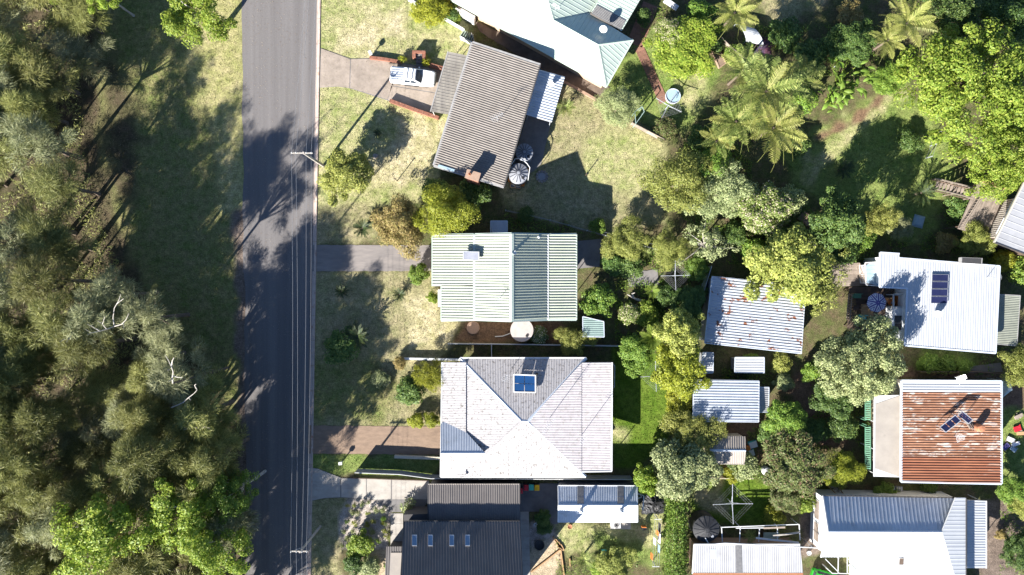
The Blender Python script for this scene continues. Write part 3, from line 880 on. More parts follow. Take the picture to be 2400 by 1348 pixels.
def framed(house, quad_px, pl, mat, fmat, name, lift=0.12, fw=0.06, pane='pane', parent=None):
    """frame box on the roof with a recessed pane as sub-part"""
    pts = [on_plane(x, y, pl) + pl[0] * lift for x, y in quad_px]
    k = len(pts)
    area = sum(pts[i].x * pts[(i + 1) % k].y - pts[(i + 1) % k].x * pts[i].y for i in range(k))
    if area < 0: pts = pts[::-1]
    c = sum(pts, Vector()) / k
    inn = [p + (c - p).normalized() * fw * 1.5 for p in pts]
    n = pl[0]
    bot = [p - n * (lift + 0.02) for p in pts]
    mb = MB()
    mb.add(bot + pts + inn + [p - n * 0.03 for p in inn],
           [(i, (i + 1) % k, k + (i + 1) % k, k + i) for i in range(k)] + [(k + i, k + (i + 1) % k, 2 * k + (i + 1) % k, 2 * k + i) for i in range(k)]
           + [(2 * k + i, 2 * k + (i + 1) % k, 3 * k + (i + 1) % k, 3 * k + i) for i in range(k)])
    f = mb.build(name, fmat, parent or house.root)
    mb = MB(); mb.add([p - n * 0.02 for p in inn], [tuple(range(k))])
    mb.build(pane, mat, f)
    return f

def antenna(label, px, py, z, h=1.6, L=1.2, rz=0.3, dipoles=7):
    """tv aerial: mast, boom, cross rods"""
    p = W(px, py, z)
    t = thing('tv_aerial', label, 'aerial', p, 0)
    MB().tube([p - Vector((0, 0, 0.05)), p + Vector((0, 0, h))], 0.028, 6).build('mast', M_alu, t)
    d = Vector((math.cos(rz), math.sin(rz), 0)); s = Vector((-d.y, d.x, 0)); top = p + Vector((0, 0, h - 0.05))
    bm_ = MB().tube([top - d * L / 2, top + d * L / 2], 0.016, 5).build('boom', M_alu, t)
    for i in range(dipoles):
        c = top + d * (-L / 2 + L * (i + 0.5) / dipoles); w = 0.45 - 0.03 * i
        MB().tube([c - s * w, c + s * w], 0.009, 4).build('rod', M_alu, bm_)
    return t

def dish(label, px, py, z, r=0.4, az=0.8):
    p = W(px, py, z)
    t = thing('satellite_dish', label, 'satellite dish', p)
    MB().tube([p - Vector((0, 0, 0.05)), p + Vector((0, 0, 0.5))], 0.03, 6).build('mast', M_alu, t)
    d = Vector((math.cos(az) * 0.75, math.sin(az) * 0.75, 0.66)).normalized()
    c = p + Vector((0, 0, 0.55))
    q = d.to_track_quat('Z', 'Y').to_matrix().to_4x4()
    mb = MB().lathe((0, 0, 0), [(0.02, -0.08), (r * 0.5, -0.05), (r, 0.05), (r, 0.07), (r * 0.5, -0.03), (0.0, -0.06)], 18)
    mb.v = [q @ v + c for v in mb.v]
    mb.build('reflector', M_trimwhite, t, smooth=True)
    MB().tube([c - d * 0.05, c + d * 0.45 + Vector((0, 0, -0.12))], 0.018, 5).build('arm', M_alu, t)
    return t

def vent(label, px, py, z, r=0.16, h=0.5, group=None, mat=None):
    p = W(px, py, z)
    t = thing('roof_vent', label, 'vent', p, group=group)
    MB().lathe(p - Vector((0, 0, 0.1)), [(r * 0.7, 0), (r * 0.7, h * 0.55), (r, h * 0.6), (r * 1.15, h * 0.8), (r * 0.9, h), (0, h * 1.12)], 14).build('cowl', mat or M_alu, t, smooth=False)
    MB().lathe(p - Vector((0, 0, 0.12)), [(r * 1.5, 0), (r * 1.5, 0.14), (r * 0.8, 0.2)], 14).build('flashing', mat or M_alu, t)
    return t

# ---- house with the brown corrugated roof (beside the pickup)
h = House('house', 'house with brown-grey corrugated roof and brick chimney beside the pickup truck', 'house', (1140, 270))
q = [(1107, 100), (1266, 152.5), (1181, 438), (1017, 388)]
P1, pl1 = h.facet(q, [(1107, 100, 4.5), (1266, 152.5, 4.9), (1181, 438, 4.9)], [(1107, 100), (1266, 152.5)], 0.26, 'wave', 0.06, M_fibro, 5)
h.build_roof()
h.wall(q, 4.6, M_wallcream, 0.5)
for i, t, w in ((0, .3, 1.8), (0, .7, 1.8), (1, .25, 1.2), (1, .7, 1.5), (2, .3, 1.8), (2, .75, 2.0), (3, .6, 1.4)): h.window(i, t, w)
# timber barge caps along the edges
for a, b, mt in ((3, 0, M_trimgrey), (0, 1, M_trimgrey), (2, 3, M_trimgrey)):
    h.gutter(P1[a], P1[b], mt, 0.34, 0.10, name='barge_cap')
h.gutter(P1[1], P1[2], M_trimdark, 0.16, 0.14)
h.panel([(1029, 386), (1067, 398), (1064, 403), (1026, 391)], pl1, M_bluepale, 'roof_patch', 0.13, 0.02)
# chimney
cp = W(1106, 409, 6.2).xy
ch = MB().box((cp.x + 0.1, cp.y - 0.12, 3.1), (1.45, 0.85, 6.2), R(-17)).build('chimney', M_brick, h.root)
MB().box((cp.x + 0.1, cp.y - 0.12, 6.25), (1.6, 1.0, 0.12), R(-17)).build('chimney_cap', M_brickpale, ch)
MB().lathe((cp.x - 0.25, cp.y, 6.3), [(0.16, 0), (0.14, 0.3), (0.10, 0.3), (0.09, 0.05), (0, 0.05)], 12).build('chimney_pot', M_terracotta, ch)
antenna('aerial on the brown corrugated roof', 1166, 285, 4.95, 2.4, 1.5, 0.5)
# carport, rear awning
c = House('carport', 'weathered translucent carport roof between the pickup and the brown roof', 'carport', (1050, 195))
q = [(1050, 121), (1094, 130), (1057, 269), (1009, 261)]
_, _pl = c.facet(q, [(1050, 121, 2.9), (1094, 130, 3.15), (1009, 261, 2.9)], [(1050, 121), (1094, 130)], 0.34, 'seam', 0.03, M_carport, 3, thick=0.05)
c.build_roof(M_carport)
for x, y in ((1052, 124), (1042, 160), (1030, 200), (1013, 258), (1055, 265)):
    p = W(x, y, 2.95); MB().tube([(p.x, p.y, 0), (p.x, p.y, 2.85)], 0.05, 8).build('post', M_trimwhite, c.root)
c.gutter(c.facets[0][0][3], c.facets[0][0][0], M_trimgrey, 0.12, 0.12)
c = House('awning', 'blue-white corrugated awning behind the brown corrugated roof', 'awning', (1280, 225))
q = [(1264, 163), (1324, 180), (1293, 287), (1232, 270)]
c.facet(q, [(1264, 163, 3.3), (1324, 180, 3.0), (1232, 270, 3.3)], [(1264, 163), (1324, 180)], 0.30, 'wave', 0.055, M_zinc, 2, thick=0.06)
c.build_roof()
for x, y in ((1318, 181), (1305, 230), (1290, 283), (1236, 266)):
    p = W(x, y, 3.0); MB().tube([(p.x, p.y, 0), (p.x, p.y, 2.95)], 0.05, 8).build('post', M_steel, c.root)
dish('satellite dish on the blue-white awning', 1292, 200, 3.15, 0.35, 4.2)

# ---- big pale green hip roof at the top
h = House('house', 'house with large pale green hip roof at the top of the picture', 'house', (1300, 60))
A, B, C, S, D = (1060, 2, 3.2), (1421, 204, 3.2), (1402, 105, 4.75), (1484, 94, 3.2), (1297, 47, 4.75)
p1, f1 = h.facet([(1060, 2), (1421, 204), (1402, 105), (1297, 47), (1270, -52), (1205, -140), (1000, -32)], [A, B, C], [(1402, 105), (1370, 160)], 0.5, 'seam', 0.03, M_palegreen, 3)
p2, f2 = h.facet([(1421, 204), (1484, 94), (1402, 105)], [B, S, C], [(1402, 105), (1452, 149)], 0.5, 'seam', 0.03, M_palegreen, 3)
p3, f3 = h.facet([(1402, 105), (1484, 94), (1381, 30), (1297, 47)], [C, S, D], [(1402, 105), (1424, 66)], 0.5, 'seam', 0.03, M_palegreen, 3)
zv = on_plane(1381, 30, f3).z
p4, f4 = h.facet([(1297, 47), (1381, 30), (1401, 0), (1440, -60), (1270, -52)], [D, (1381, 30, zv), (1270, -52, 6.3)], [(1330, -10), (1375, 16)], 0.5, 'seam', 0.03, M_palegreen, 3, wall=False)
h.facet([(1383, 32), (1457, 73), (1500, 0), (1530, -52), (1432, -52), (1402, 0)], [(1383, 32, 3.5), (1402, 0, 3.5), (1470, 45, 3.0)], [(1390, 20), (1465, 60)], 0.4, 'seam', 0.03, M_palegreen, 3, wall=False)
f5 = h.facets[-1][1]
h.build_roof()
for a, b in ((p1[1], p1[2]), (p1[2], p1[3]), (p1[3], p1[4]), (p2[1], p2[2])):
    h.cap(a, b, M_trimgreen, 0.34)
h.cap(h.facets[3][0][1], h.facets[3][0][2], M_trimgreen, 0.25)
for a, b in ((p1[0], p1[1]), (p2[0], p2[1])): h.gutter(a, b, M_trimgreen, 0.16, 0.14)
h.wall([(1060, 2), (1421, 204), (1484, 94), (1381, 33), (1330, -60), (1020, -60)], 3.2, M_peach, 0.55)
for i, t, w in ((4, .35, 1.5), (4, .6, 2.0), (4, .85, 1.2), (3, .5, 1.8)): h.window(i, t, w)
po = h.panel([(1399, 11), (1467, 48), (1455, 70), (1386, 32)], f5, M_skystrip, 'translucent_panel', 0.07, 0.05)[0]
for i in range(1, 8):
    a = on_plane(1399 - 13 * i / 8, 11 + 21 * i / 8, f5) + f5[0] * 0.085; b = on_plane(1467 - 12 * i / 8, 48 + 22 * i / 8, f5) + f5[0] * 0.085
    MB().beam(a, b, 0.035, 0.03).build('panel_rib', M_trimgrey, po)
dish('satellite dish on the shaded blue slope of the pale green hip roof', 1413, 72, 4.0, 0.45, 4.3)
antenna('thin mast near the valley of the pale green hip roof', 1301, 26, 5.2, 1.5, 0.4, 1.0, 2)
# front porch with balustrade
bal = thing('balcony', 'white balustraded porch on the left end of the pale green hip roof', 'balcony', W(1092, 40))
dk = W(1092, 33, 1.3)
MB().prism([tuple(W(*p, 1.3).xy) for p in ((1072, 14), (1114, 38), (1110, 50), (1070, 27))], 0, 1.3).build('floor', M_wallwhite, bal)
pa, pb = W(1070, 26, 1.4), W(1111, 50, 1.4)
MB().beam((pa.x, pa.y, 2.3), (pb.x, pb.y, 2.3), 0.09, 0.07).build('rail', M_trimwhite, bal)
for i in range(11):
    p = pa.lerp(pb, i / 10); MB().box((p.x, p.y, 1.78), (0.06, 0.06, 0.98), R(-30)).build('baluster', M_trimwhite, bal)

# ---- pale green ribbed gable
h = House('house', 'house with pale green ribbed gable roof in the middle of the row', 'house', (1180, 650))
W1 = [(1013, 550.5), (1113, 549.5), (1113, 749.5), (1034, 751.5), (1034, 671), (1013, 671)]
ax = [(1013, 550, 4.1), (1113, 549, 5.0), (1113, 749, 5.0)]
h.facet([(1013, 550.5), (1113, 549.5), (1113, 671), (1013, 671)], ax, [(1013, 600), (1113, 600)], 0.315, 'rib', 0.085, M_cream, 3)
h.facet([(1034, 671), (1113, 671), (1113, 749.5), (1034, 751.5)], ax, [(1013, 600), (1113, 600)], 0.315, 'rib', 0.085, M_cream, 3)
ay = [(1113, 549, 5.05), (1199, 547.5, 6.6), (1199, 752.5, 6.6)]
h.facet([(1113, 549.5), (1199, 547.5), (1199, 752.5), (1113, 749.5)], ay, [(1113, 600), (1199, 600)], 0.315, 'rib', 0.085, M_cream, 3)
az_ = [(1199, 547.5, 6.6), (1284, 549, 4.25), (1284, 750, 4.25)]
h.facet([(1199, 547.5), (1284, 549.5), (1284, 749.5), (1199, 752.5)], az_, [(1199, 600), (1284, 600)], 0.315, 'rib', 0.085, M_cream, 3)
aw = [(1284, 549, 4.25), (1351, 549, 3.85), (1351, 749, 3.85)]
h.facet([(1284, 549.5), (1351, 549), (1351, 749.5), (1284, 749.5)], aw, [(1284, 600), (1351, 600)], 0.315, 'rib', 0.085, M_cream, 3, wall=False)
h.build_roof()
F = h.facets
h.cap(F[2][0][1], F[2][0][2], M_palegreen, 0.5, name='ridge_cap')
h.gutter(F[0][0][1] + Vector((0, 0, .1)), F[1][0][2] + Vector((0, 0, .1)), M_palegreen, 0.42, 0.05, name='flashing')
h.gutter(F[3][0][1] + Vector((0, 0, .06)), F[3][0][2] + Vector((0, 0, .06)), M_trimwhite, 0.16, 0.10, name='flashing')
h.gutter(F[4][0][1], F[4][0][2], M_trimgreen, 0.15, 0.14)
h.gutter(F[0][0][3], F[0][0][0], M_trimgreen, 0.15, 0.14)
h.gutter(F[1][0][3], F[1][0][0], M_trimgreen, 0.15, 0.14)
for f, a, b in ((1, 2, 3), (2, 2, 3), (3, 2, 3), (4, 2, 3), (0, 0, 1), (2, 0, 1), (3, 0, 1), (4, 0, 1)):
    h.gutter(F[f][0][a], F[f][0][b], M_palegreen, 0.24, 0.07, name='barge_cap')
h.wall([(1013, 551), (1284, 550), (1284, 749), (1034, 751), (1034, 671), (1013, 671)], 4.3, M_wallcream, 0.55)
h.window(2, .3, 1.6); h.window(2, .7, 1.6); h.window(1, .5, 2.0)
for y in (553, 600, 650, 700, 746):
    p = W(1348, y, 3.9); MB().tube([(p.x, p.y, 0), (p.x, p.y, 3.75)], 0.05, 8).build('post', M_trimwhite, h.root)
MB().box(W(1029.5, 699, 3.6) - Vector((0, 0, 0.05)), (0.32, 2.0, 0.1)).build('window_hood', M_trimwhite, h.root)
# tilted water heater on the roof
pt, plh = [], plane3(W(1086, 588, 5.75), W(1124, 588, 5.75), W(1086, 611, 5.05))
hw = framed(h, [(1086, 589), (1124, 590), (1124, 610), (1086, 609)], plane3(W(1086, 589, 5.35), W(1124, 590, 5.75), W(1086, 609, 5.3)), M_collector, M_alu, 'solar_water_heater', 0.16, 0.08, 'collector')
dish('small dish on the ridge of the pale green ribbed roof', 1205, 594, 6.15, 0.28, 1.2)
antenna('aerial on the left slope of the pale green ribbed roof', 1172, 699, 5.8, 1.4, 1.1, 0.2)
vent('white vent at the top edge of the pale green ribbed roof', 1262, 556, 4.9, 0.12, 0.4, mat=M_trimwhite)

# ---- white hip roof with the blue collector
h = House('house', 'large house with worn white hip roof and dark blue roof collector', 'house', (1230, 985))
zr = 4.95
n1_, fN = h.facet([(1078, 839), (1374, 839), (1237, 988), (1222, 987)], [(1078, 839, 3.3), (1374, 839, 3.3), (1230, 987.5, zr)], [(1230, 839), (1230, 980)], 0.19, 'wave', 0.022, M_white, 6)
e1_, fE = h.facet([(1237, 988), (1363, 851), (1363, 1109)], [(1237, 988, zr), (1363, 851, 3.75), (1363, 1109, 3.75)], [(1250, 988), (1360, 988)], 0.19, 'wave', 0.022, M_whitelichen, 6)
e2_, fV = h.facet([(1363, 849.5), (1434.5, 849.5), (1433.5, 1104.5), (1363, 1106)], [(1363, 850, 3.7), (1434, 850, 3.2), (1363, 1105, 3.7)], [(1363, 900), (1434, 900)], 0.19, 'wave', 0.022, M_whitelichen, 6, wall=False)
s1_, fS = h.facet([(1222, 987), (1237, 988), (1373, 1118), (1078, 1118)], [(1230, 987.5, zr), (1373, 1118, 3.2), (1078, 1118, 3.2)], [(1230, 990), (1230, 1110)], 0.19, 'wave', 0.022, M_white, 6)
w1_, fW = h.facet([(1078, 839), (1222, 987), (1078, 1118), (1089.5, 1100)][:3] + [(1078, 1000)], [(1078, 839, 3.3), (1222, 987, zr), (1078, 1118, 3.3)], [(1090, 987), (1210, 987)], 0.19, 'wave', 0.022, M_white, 6)
w2_, fL = h.facet([(1036, 849), (1092, 849), (1092, 1118), (1032.5, 1118)], [(1036, 849, 3.15), (1092, 849, 3.62), (1036, 1118, 3.15)], [(1036, 900), (1090, 900)], 0.19, 'wave', 0.022, M_white, 6, wall=False, lift=0.0)
# porch gable: its rear slope, the lilac shade put into the bluer sheet colour
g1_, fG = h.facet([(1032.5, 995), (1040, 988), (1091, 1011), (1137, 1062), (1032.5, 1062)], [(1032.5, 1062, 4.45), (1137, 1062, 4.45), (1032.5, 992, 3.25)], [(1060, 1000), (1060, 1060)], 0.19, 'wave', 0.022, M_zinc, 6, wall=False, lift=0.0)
g2_, fG2 = h.facet([(1032.5, 1062), (1137, 1062), (1072, 1118), (1032.5, 1118)], [(1032.5, 1062, 4.45), (1137, 1062, 4.45), (1032.5, 1118, 3.3)], [(1060, 1065), (1060, 1115)], 0.19, 'wave', 0.022, M_white, 6, wall=False, lift=0.0)
h.build_roof(M_trimwhite)
for a, b in ((n1_[0], n1_[3]), (n1_[3], n1_[2]), (n1_[1], n1_[2]), (s1_[1], s1_[2]), (s1_[0], s1_[3])): h.cap(a, b, M_trimblue if b is not s1_[3] else M_white, 0.36)
h.cap(g1_[4], g1_[3], M_trimblue, 0.25)
for a, b in ((n1_[0], n1_[1]), (e2_[1], e2_[2]), (s1_[2], w2_[3]), (w2_[3], w2_[0]), (e2_[2], e2_[3])): h.gutter(a, b, M_trimwhite, 0.16, 0.14)
h.wall([(1080, 842), (1372, 842), (1372, 1115), (1080, 1115)], 3.3, M_wallwhite, 0.5)
for i, t, w in ((0, .25, 1.8), (0, .7, 1.8), (2, .2, 1.6), (2, .5, 2.2), (2, .8, 1.6), (3, .3, 1.8), (1, .5, 2.4)): h.window(i, t, w)
for x, y in ((1430, 855), (1430, 940), (1430, 1020), (1430, 1098), (1040, 855), (1038, 940), (1036, 1112)):
    p = W(x, y, 2.9); MB().tube([(p.x, p.y, 0), (p.x, p.y, 2.85)], 0.055, 8).build('post', M_trimwhite, h.root)
# dark blue water heater: four panes tilted in a white frame
base = plane3(W(1205, 879, 4.5), W(1254, 879, 4.5), W(1205, 919, 4.6))
hw = thing('solar_water_heater', 'dark blue solar collector in a white frame on the white hip roof', 'water heater', W(1230, 900, 4.2))
Q = [on_plane(x, y, base) for x, y in ((1204, 878), (1255, 880), (1255, 920), (1204, 919))]
mb = MB()
for i in range(4): mb.beam(Q[i], Q[(i + 1) % 4], 0.14, 0.12)
mb.build('frame', M_trimwhite, hw)
for i in range(2):
    for j in range(2):
        def bl(u, v): return Q[0].lerp(Q[1], u).lerp(Q[3].lerp(Q[2], u), v)
        MB().quad(bl(.03 + .48 * i, .04 + .48 * j), bl(.48 + .49 * i, .04 + .48 * j), bl(.48 + .49 * i, .49 + .48 * j), bl(.03 + .48 * i, .49 + .48 * j)).build('collector_pane', M_hotwater, hw)
for x, y in ((1206, 881), (1252, 881), (1206, 917), (1252, 917)):
    t_ = on_plane(x, y, base); b_ = Vector((t_.x, t_.y, h.zroof(t_.x, t_.y) - 0.05)); MB().tube([b_, t_], 0.035, 6).build('leg', M_alu, hw)
antenna('aerial mast left of the blue collector on the white hip roof', 1186, 882, 4.2, 1.8, 0.9, 1.2, 4)
antenna('large aerial on the speckled right slope of the white hip roof', 1283, 988, 4.75, 2.6, 2.0, 0.9, 9)
antenna('aerial on the fold between hip and verandah of the white roof', 1362, 1020, 3.5, 2.8, 1.2, 0.9, 5)
vent('black bent flue beside the blue collector', 1258, 877, 4.1, 0.12, 0.5, mat=M_black)
# side frame beside the verandah
sf = thing('gate_frame', 'white metal trellis against the right verandah of the white hip roof', 'framework', W(1438, 890))
for a, b in (((1436, 852), (1441, 858)), ((1441, 858), (1440, 908)), ((1440, 908), (1436, 908))):
    p, q_ = W(*a, 1.9), W(*b, 1.9); MB().beam(p, q_, 0.05, 0.05).build('bar', M_trimwhite, sf)
for a in ((1441, 859), (1440, 907)):
    p = W(*a, 1.9); MB().beam((p.x, p.y, 0), (p.x, p.y, 1.9), 0.05, 0.05).build('post', M_trimwhite, sf)

# ---- charcoal roof at the bottom
h = House('house', 'house with charcoal ribbed roof and four skylights at the bottom edge', 'house', (1090, 1290))
g_, fg = h.facet([(1003, 1135), (1218, 1135), (1218.5, 1226), (1003, 1226)], [(1003, 1135, 3.0), (1218, 1135, 3.0), (1003, 1226, 3.35)], [(1100, 1140), (1100, 1220)], 0.26, 'rib', 0.05, M_charcoal, 4, wall=False)
m_, fm = h.facet([(947, 1222), (1218, 1222), (1228, 1440), (935, 1440)], [(947, 1222, 4.2), (1218, 1222, 4.2), (947, 1440, 9.15)], [(1100, 1225), (1104, 1400)], 0.31, 'rib', 0.05, M_charcoal, 4)
l_, fl = h.facet([(905, 1281), (946, 1281), (938, 1440), (898, 1440)], [(905, 1281, 3.2), (946, 1281, 3.2), (905, 1440, 3.35)], [(925, 1285), (922, 1400)], 0.26, 'rib', 0.05, M_charcoal, 4, wall=False)
h.build_roof(M_trimdark)
h.gutter(g_[0], g_[1], M_beige, 0.10, 0.10); h.gutter(g_[1], g_[2], M_trimdark, 0.10, 0.10); h.gutter(g_[3], g_[0], M_trimdark, 0.10, 0.10)
h.gutter(m_[0], m_[1], M_trimdark, 0.14, 0.12); h.gutter(m_[3], m_[0], M_trimdark, 0.14, 0.12); h.gutter(m_[1], m_[2], M_trimdark, 0.14, 0.12)
h.wall([(947, 1222), (1218, 1222), (1226, 1420), (937, 1420)], 4.7, M_walldark, 0.35)
gw = House.__new__(House)
mb = MB(); mb.prism([tuple(W(x, y, 3.0).xy) for x, y in ((1007, 1140), (1214, 1140), (1214, 1222), (1007, 1222))], 0, 2.86); mb.build('garage_wall', M_walldark, h.root)
mb = MB(); mb.prism([tuple(W(x, y, 3.0).xy) for x, y in ((910, 1290), (944, 1290), (938, 1420), (903, 1420))], 0, 3.0); mb.build('porch_wall', M_walldark, h.root)
mb = MB(); mb.prism([tuple(W(x, y, 3.0).xy) for x, y in ((945, 1207), (1003, 1205), (1003, 1222), (946, 1223))], 0, 2.9); mb.build('entry_wall', M_walldark, h.root)
h.panel([(916, 1295), (944, 1295), (938, 1420), (909, 1420)], fl, M_beige, 'porch_membrane', 0.085, 0.02)
h.window(0, .5, 2.0)
for x0, x1 in ((966, 977.5), (1003.5, 1014.5), (1053.5, 1064.5), (1090.5, 1101.5)):
    framed(h, [(x0, 1254), (x1, 1254), (x1, 1280), (x0, 1280)], fm, M_skylight, M_alu, 'skylight', 0.16, 0.05)

# ---- long zinc shed beside it
h = House('shed', 'long pale zinc gable shed with two dark skylight strips and two vents', 'shed', (1400, 1180))
a_, fa = h.facet([(1308, 1138.5), (1493, 1139), (1494, 1184), (1309, 1184)], [(1308, 1138.5, 2.7), (1493, 1139, 2.7), (1309, 1184, 3.65)], [(1400, 1140), (1400, 1180)], 0.2, 'wave', 0.022, M_zinc, 5)
b_, fb = h.facet([(1309, 1184), (1494, 1184), (1494, 1223.5), (1308, 1223.5)], [(1309, 1184, 3.65), (1494, 1184, 3.65), (1308, 1223.5, 2.7)], [(1400, 1188), (1400, 1220)], 0.2, 'wave', 0.022, M_zinc, 5)
h.build_roof(M_trimwhite)
h.cap(a_[3], a_[2], M_trimblue, 0.3)
h.gutter(b_[2], b_[3], M_trimwhite, 0.13, 0.12); h.gutter(a_[0], a_[1], M_trimwhite, 0.13, 0.12)
h.gutter(a_[0], a_[3], M_trimwhite, 0.14, 0.12, name='barge_cap'); h.gutter(b_[0], b_[3], M_trimwhite, 0.14, 0.12, name='barge_cap')
h.gutter(a_[1], a_[2], M_trimblue, 0.12, 0.12, name='barge_cap'); h.gutter(b_[1], b_[2], M_trimblue, 0.12, 0.12, name='barge_cap')
h.wall([(1308, 1139), (1493, 1139), (1494, 1223), (1308, 1223)], 2.7, M_wallgrey, 0.15)
for x0, x1 in ((1353, 1368), (1447, 1462)):
    for y0, y1 in ((1140, 1163.5), (1164.5, 1182)):
        h.panel([(x0, y0), (x1, y0), (x1, y1), (x0, y1)], fa, M_skystrip, 'skylight_strip', 0.045, 0.03, frame=1)
vent('round roof vent by the left skylight strip of the long zinc shed', 1361, 1194, 3.45, 0.22, 0.95, 'roof vents of the zinc shed')
vent('round roof vent by the right skylight strip of the long zinc shed', 1455, 1195, 3.45, 0.22, 0.95, 'roof vents of the zinc shed')

# ---- skillion sheds in the middle of the right side
def skillion(name, label, cat, quad, z4, ribs, mat, pitch=0.3, hh=0.055, wallm=None, per=3, edge=None, style='rib'):
    cx = sum(p[0] for p in quad) / 4; cy = sum(p[1] for p in quad) / 4
    s_ = House(name, label, cat, (cx, cy))
    pts, pl = s_.facet(quad, [quad[0] + (z4[0],), quad[1] + (z4[1],), quad[2] + (z4[2],)], ribs, pitch, style, hh, mat, per)
    s_.build_roof()
    em = edge or M_trimblue
    for i in range(4): s_.gutter(pts[i], pts[(i + 1) % 4], em, 0.10, 0.10, name='barge_cap' if i % 2 else 'gutter')
    s_.wall(quad, sum(z4) / 3, wallm or M_wallgrey, 0.2)
    return s_, pl
big, plb = skillion('shed', 'large shed with rust spotted zinc roof next to the big garden tree', 'shed', [(1669, 648), (1888, 671), (1878, 829), (1651.5, 804)], (3.2, 3.2, 3.55), [(1669, 648), (1888, 671)], M_zincrust, 0.325, 0.06)
sh3, pls = skillion('shed', 'ribbed zinc shed below the two little white sheds', 'shed', [(1626, 891), (1779, 893), (1778, 989), (1624, 988)], (2.9, 2.9, 3.2), [(1626, 900), (1779, 902)], M_zinc, 0.32, 0.055)
lean, _ = skillion('lean_to', 'small grey lean-to on the right end of the ribbed zinc shed', 'lean-to', [(1780, 908), (1802, 908), (1801, 966), (1780, 966)], (2.5, 2.2, 2.2), [(1780, 930), (1802, 930)], M_greyroof, 0.25, 0.03)
skillion('shed', 'little white shed nearest the yellow-green tree', 'shed', [(1648, 826), (1672, 827), (1671, 874), (1640, 875)], (2.2, 2.2, 2.3), [(1645, 850), (1672, 850)], M_whiteclean, 0.28, 0.03)
skillion('shed', 'little white shed below the rust spotted roof', 'shed', [(1723, 838), (1791, 838), (1791, 874), (1722, 873)], (2.2, 2.2, 2.35), [(1723, 850), (1791, 850)], M_whiteclean, 0.28, 0.03)
skillion('shed', 'tiny grey-green garden shed at the corner of the pale green ribbed roof', 'shed', [(1366, 742), (1415, 754), (1416, 790), (1366, 789)], (2.2, 2.2, 2.3), [(1366, 765), (1415, 765)], M_tealfence, 0.25, 0.03)
skillion('awning', 'short blue-grey awning behind the top edge of the pale green ribbed roof', 'awning', [(1150, 518), (1189, 518), (1189, 546), (1150, 546)], (2.4, 2.4, 2.5), [(1170, 518), (1170, 546)], M_zinc, 0.25, 0.04)
# beige gable shed
h = House('shed', 'small beige gable shed beside the teal garden junk', 'shed', (1700, 1055))
a_, fa = h.facet([(1666, 1022), (1747, 1023), (1748, 1056), (1662, 1056)], [(1666, 1022, 2.4), (1747, 1023, 2.4), (1662, 1056, 3.0)], [(1700, 1024), (1700, 1055)], 0.26, 'rib', 0.04, M_beige, 4)
b_, fb = h.facet([(1662, 1056), (1748, 1056), (1745, 1088), (1653, 1087)], [(1662, 1056, 3.0), (1748, 1056, 3.0), (1653, 1087, 2.45)], [(1700, 1058), (1700, 1085)], 0.26, 'rib', 0.04, M_beige, 4)
h.build_roof()
h.cap(a_[3], a_[2], M_trimblue, 0.28)
h.gutter(b_[2], b_[3], M_beige, 0.10, 0.10)
h.wall([(1666, 1022), (1747, 1022), (1745, 1088), (1655, 1088)], 2.4, M_wallcream, 0.15)

# ---- white skillion house with deck and umbrella
h = House('house', 'white roofed house with four solar panels and a timber deck', 'house', (2230, 715))
zz = [(2063, 592, 4.6), (2343, 624, 4.6), (2333, 828, 5.0)]
p7 = []
for poly in ([(2063, 592), (2108, 595), (2108, 676), (2062, 673)], [(2108, 605), (2126, 607), (2126, 676), (2108, 675)], [(2126, 607), (2343, 624), (2333, 828), (2120, 810)]):
    pts, pl7 = h.facet(poly, zz, [(2200, 620), (2194, 815)], 0.28, 'wave', 0.022, M_whiteclean, 4)
    p7.append(pts)
h.build_roof(M_trimwhite)
for a, b in ((p7[2][1], p7[2][2]), (p7[2][2], p7[2][3]), (p7[2][3], p7[1][2]), (p7[0][3], p7[1][2]), (p7[0][3], p7[0][0]), (p7[0][0], p7[0][1]), (p7[1][0], p7[2][1])):
    h.gutter(a, b, M_trimblue, 0.18, 0.14)
h.wall([(2063, 592), (2108, 595), (2108, 605), (2343, 624), (2333, 828), (2120, 810), (2126, 676), (2062, 673)], 4.7, M_wallwhite, 0.45)
for i, t, w in ((0, .5, 1.2), (2, .25, 1.6), (2, .6, 1.6), (3, .5, 1.8), (5, .3, 1.4)): h.window(i, t, w, 2.0, 3.2)
for i in range(4):
    y0 = 643 + i * 17.3; x0 = 2183.5 - i * 0.8
    framed(h, [(x0, y0), (x0 + 39.5, y0 + 0.6), (x0 + 39, y0 + 16.4), (x0 - .3, y0 + 15.8)], (pl7[0], pl7[1] + 0.18), M_solar, M_alu, 'solar_panel', 0.06, 0.035, 'cell_sheet')
    for xx in (x0 + 5, x0 + 33):
        t_ = on_plane(xx, y0 + 8, (pl7[0], pl7[1] + 0.2)); MB().box(t_ - Vector((0, 0, 0.12)), (0.06, 0.7, 0.22)).build('mounting_foot', M_alu, h.root)
framed(h, [(2247, 604), (2296, 606), (2295, 620), (2246, 617)], (pl7[0], pl7[1] + 0.0), M_trimdark, M_trimgrey, 'roof_box', 0.5, 0.06)
dish('satellite dish below the four solar panels', 2192, 735, 4.85, 0.45, 3.9)
antenna('aerial at the right end of the white solar panel roof', 2313, 651, 4.7, 1.6, 1.3, 0.1)
vent('small flue on the left part of the white solar panel roof', 2143, 714, 4.8, 0.12, 0.6)
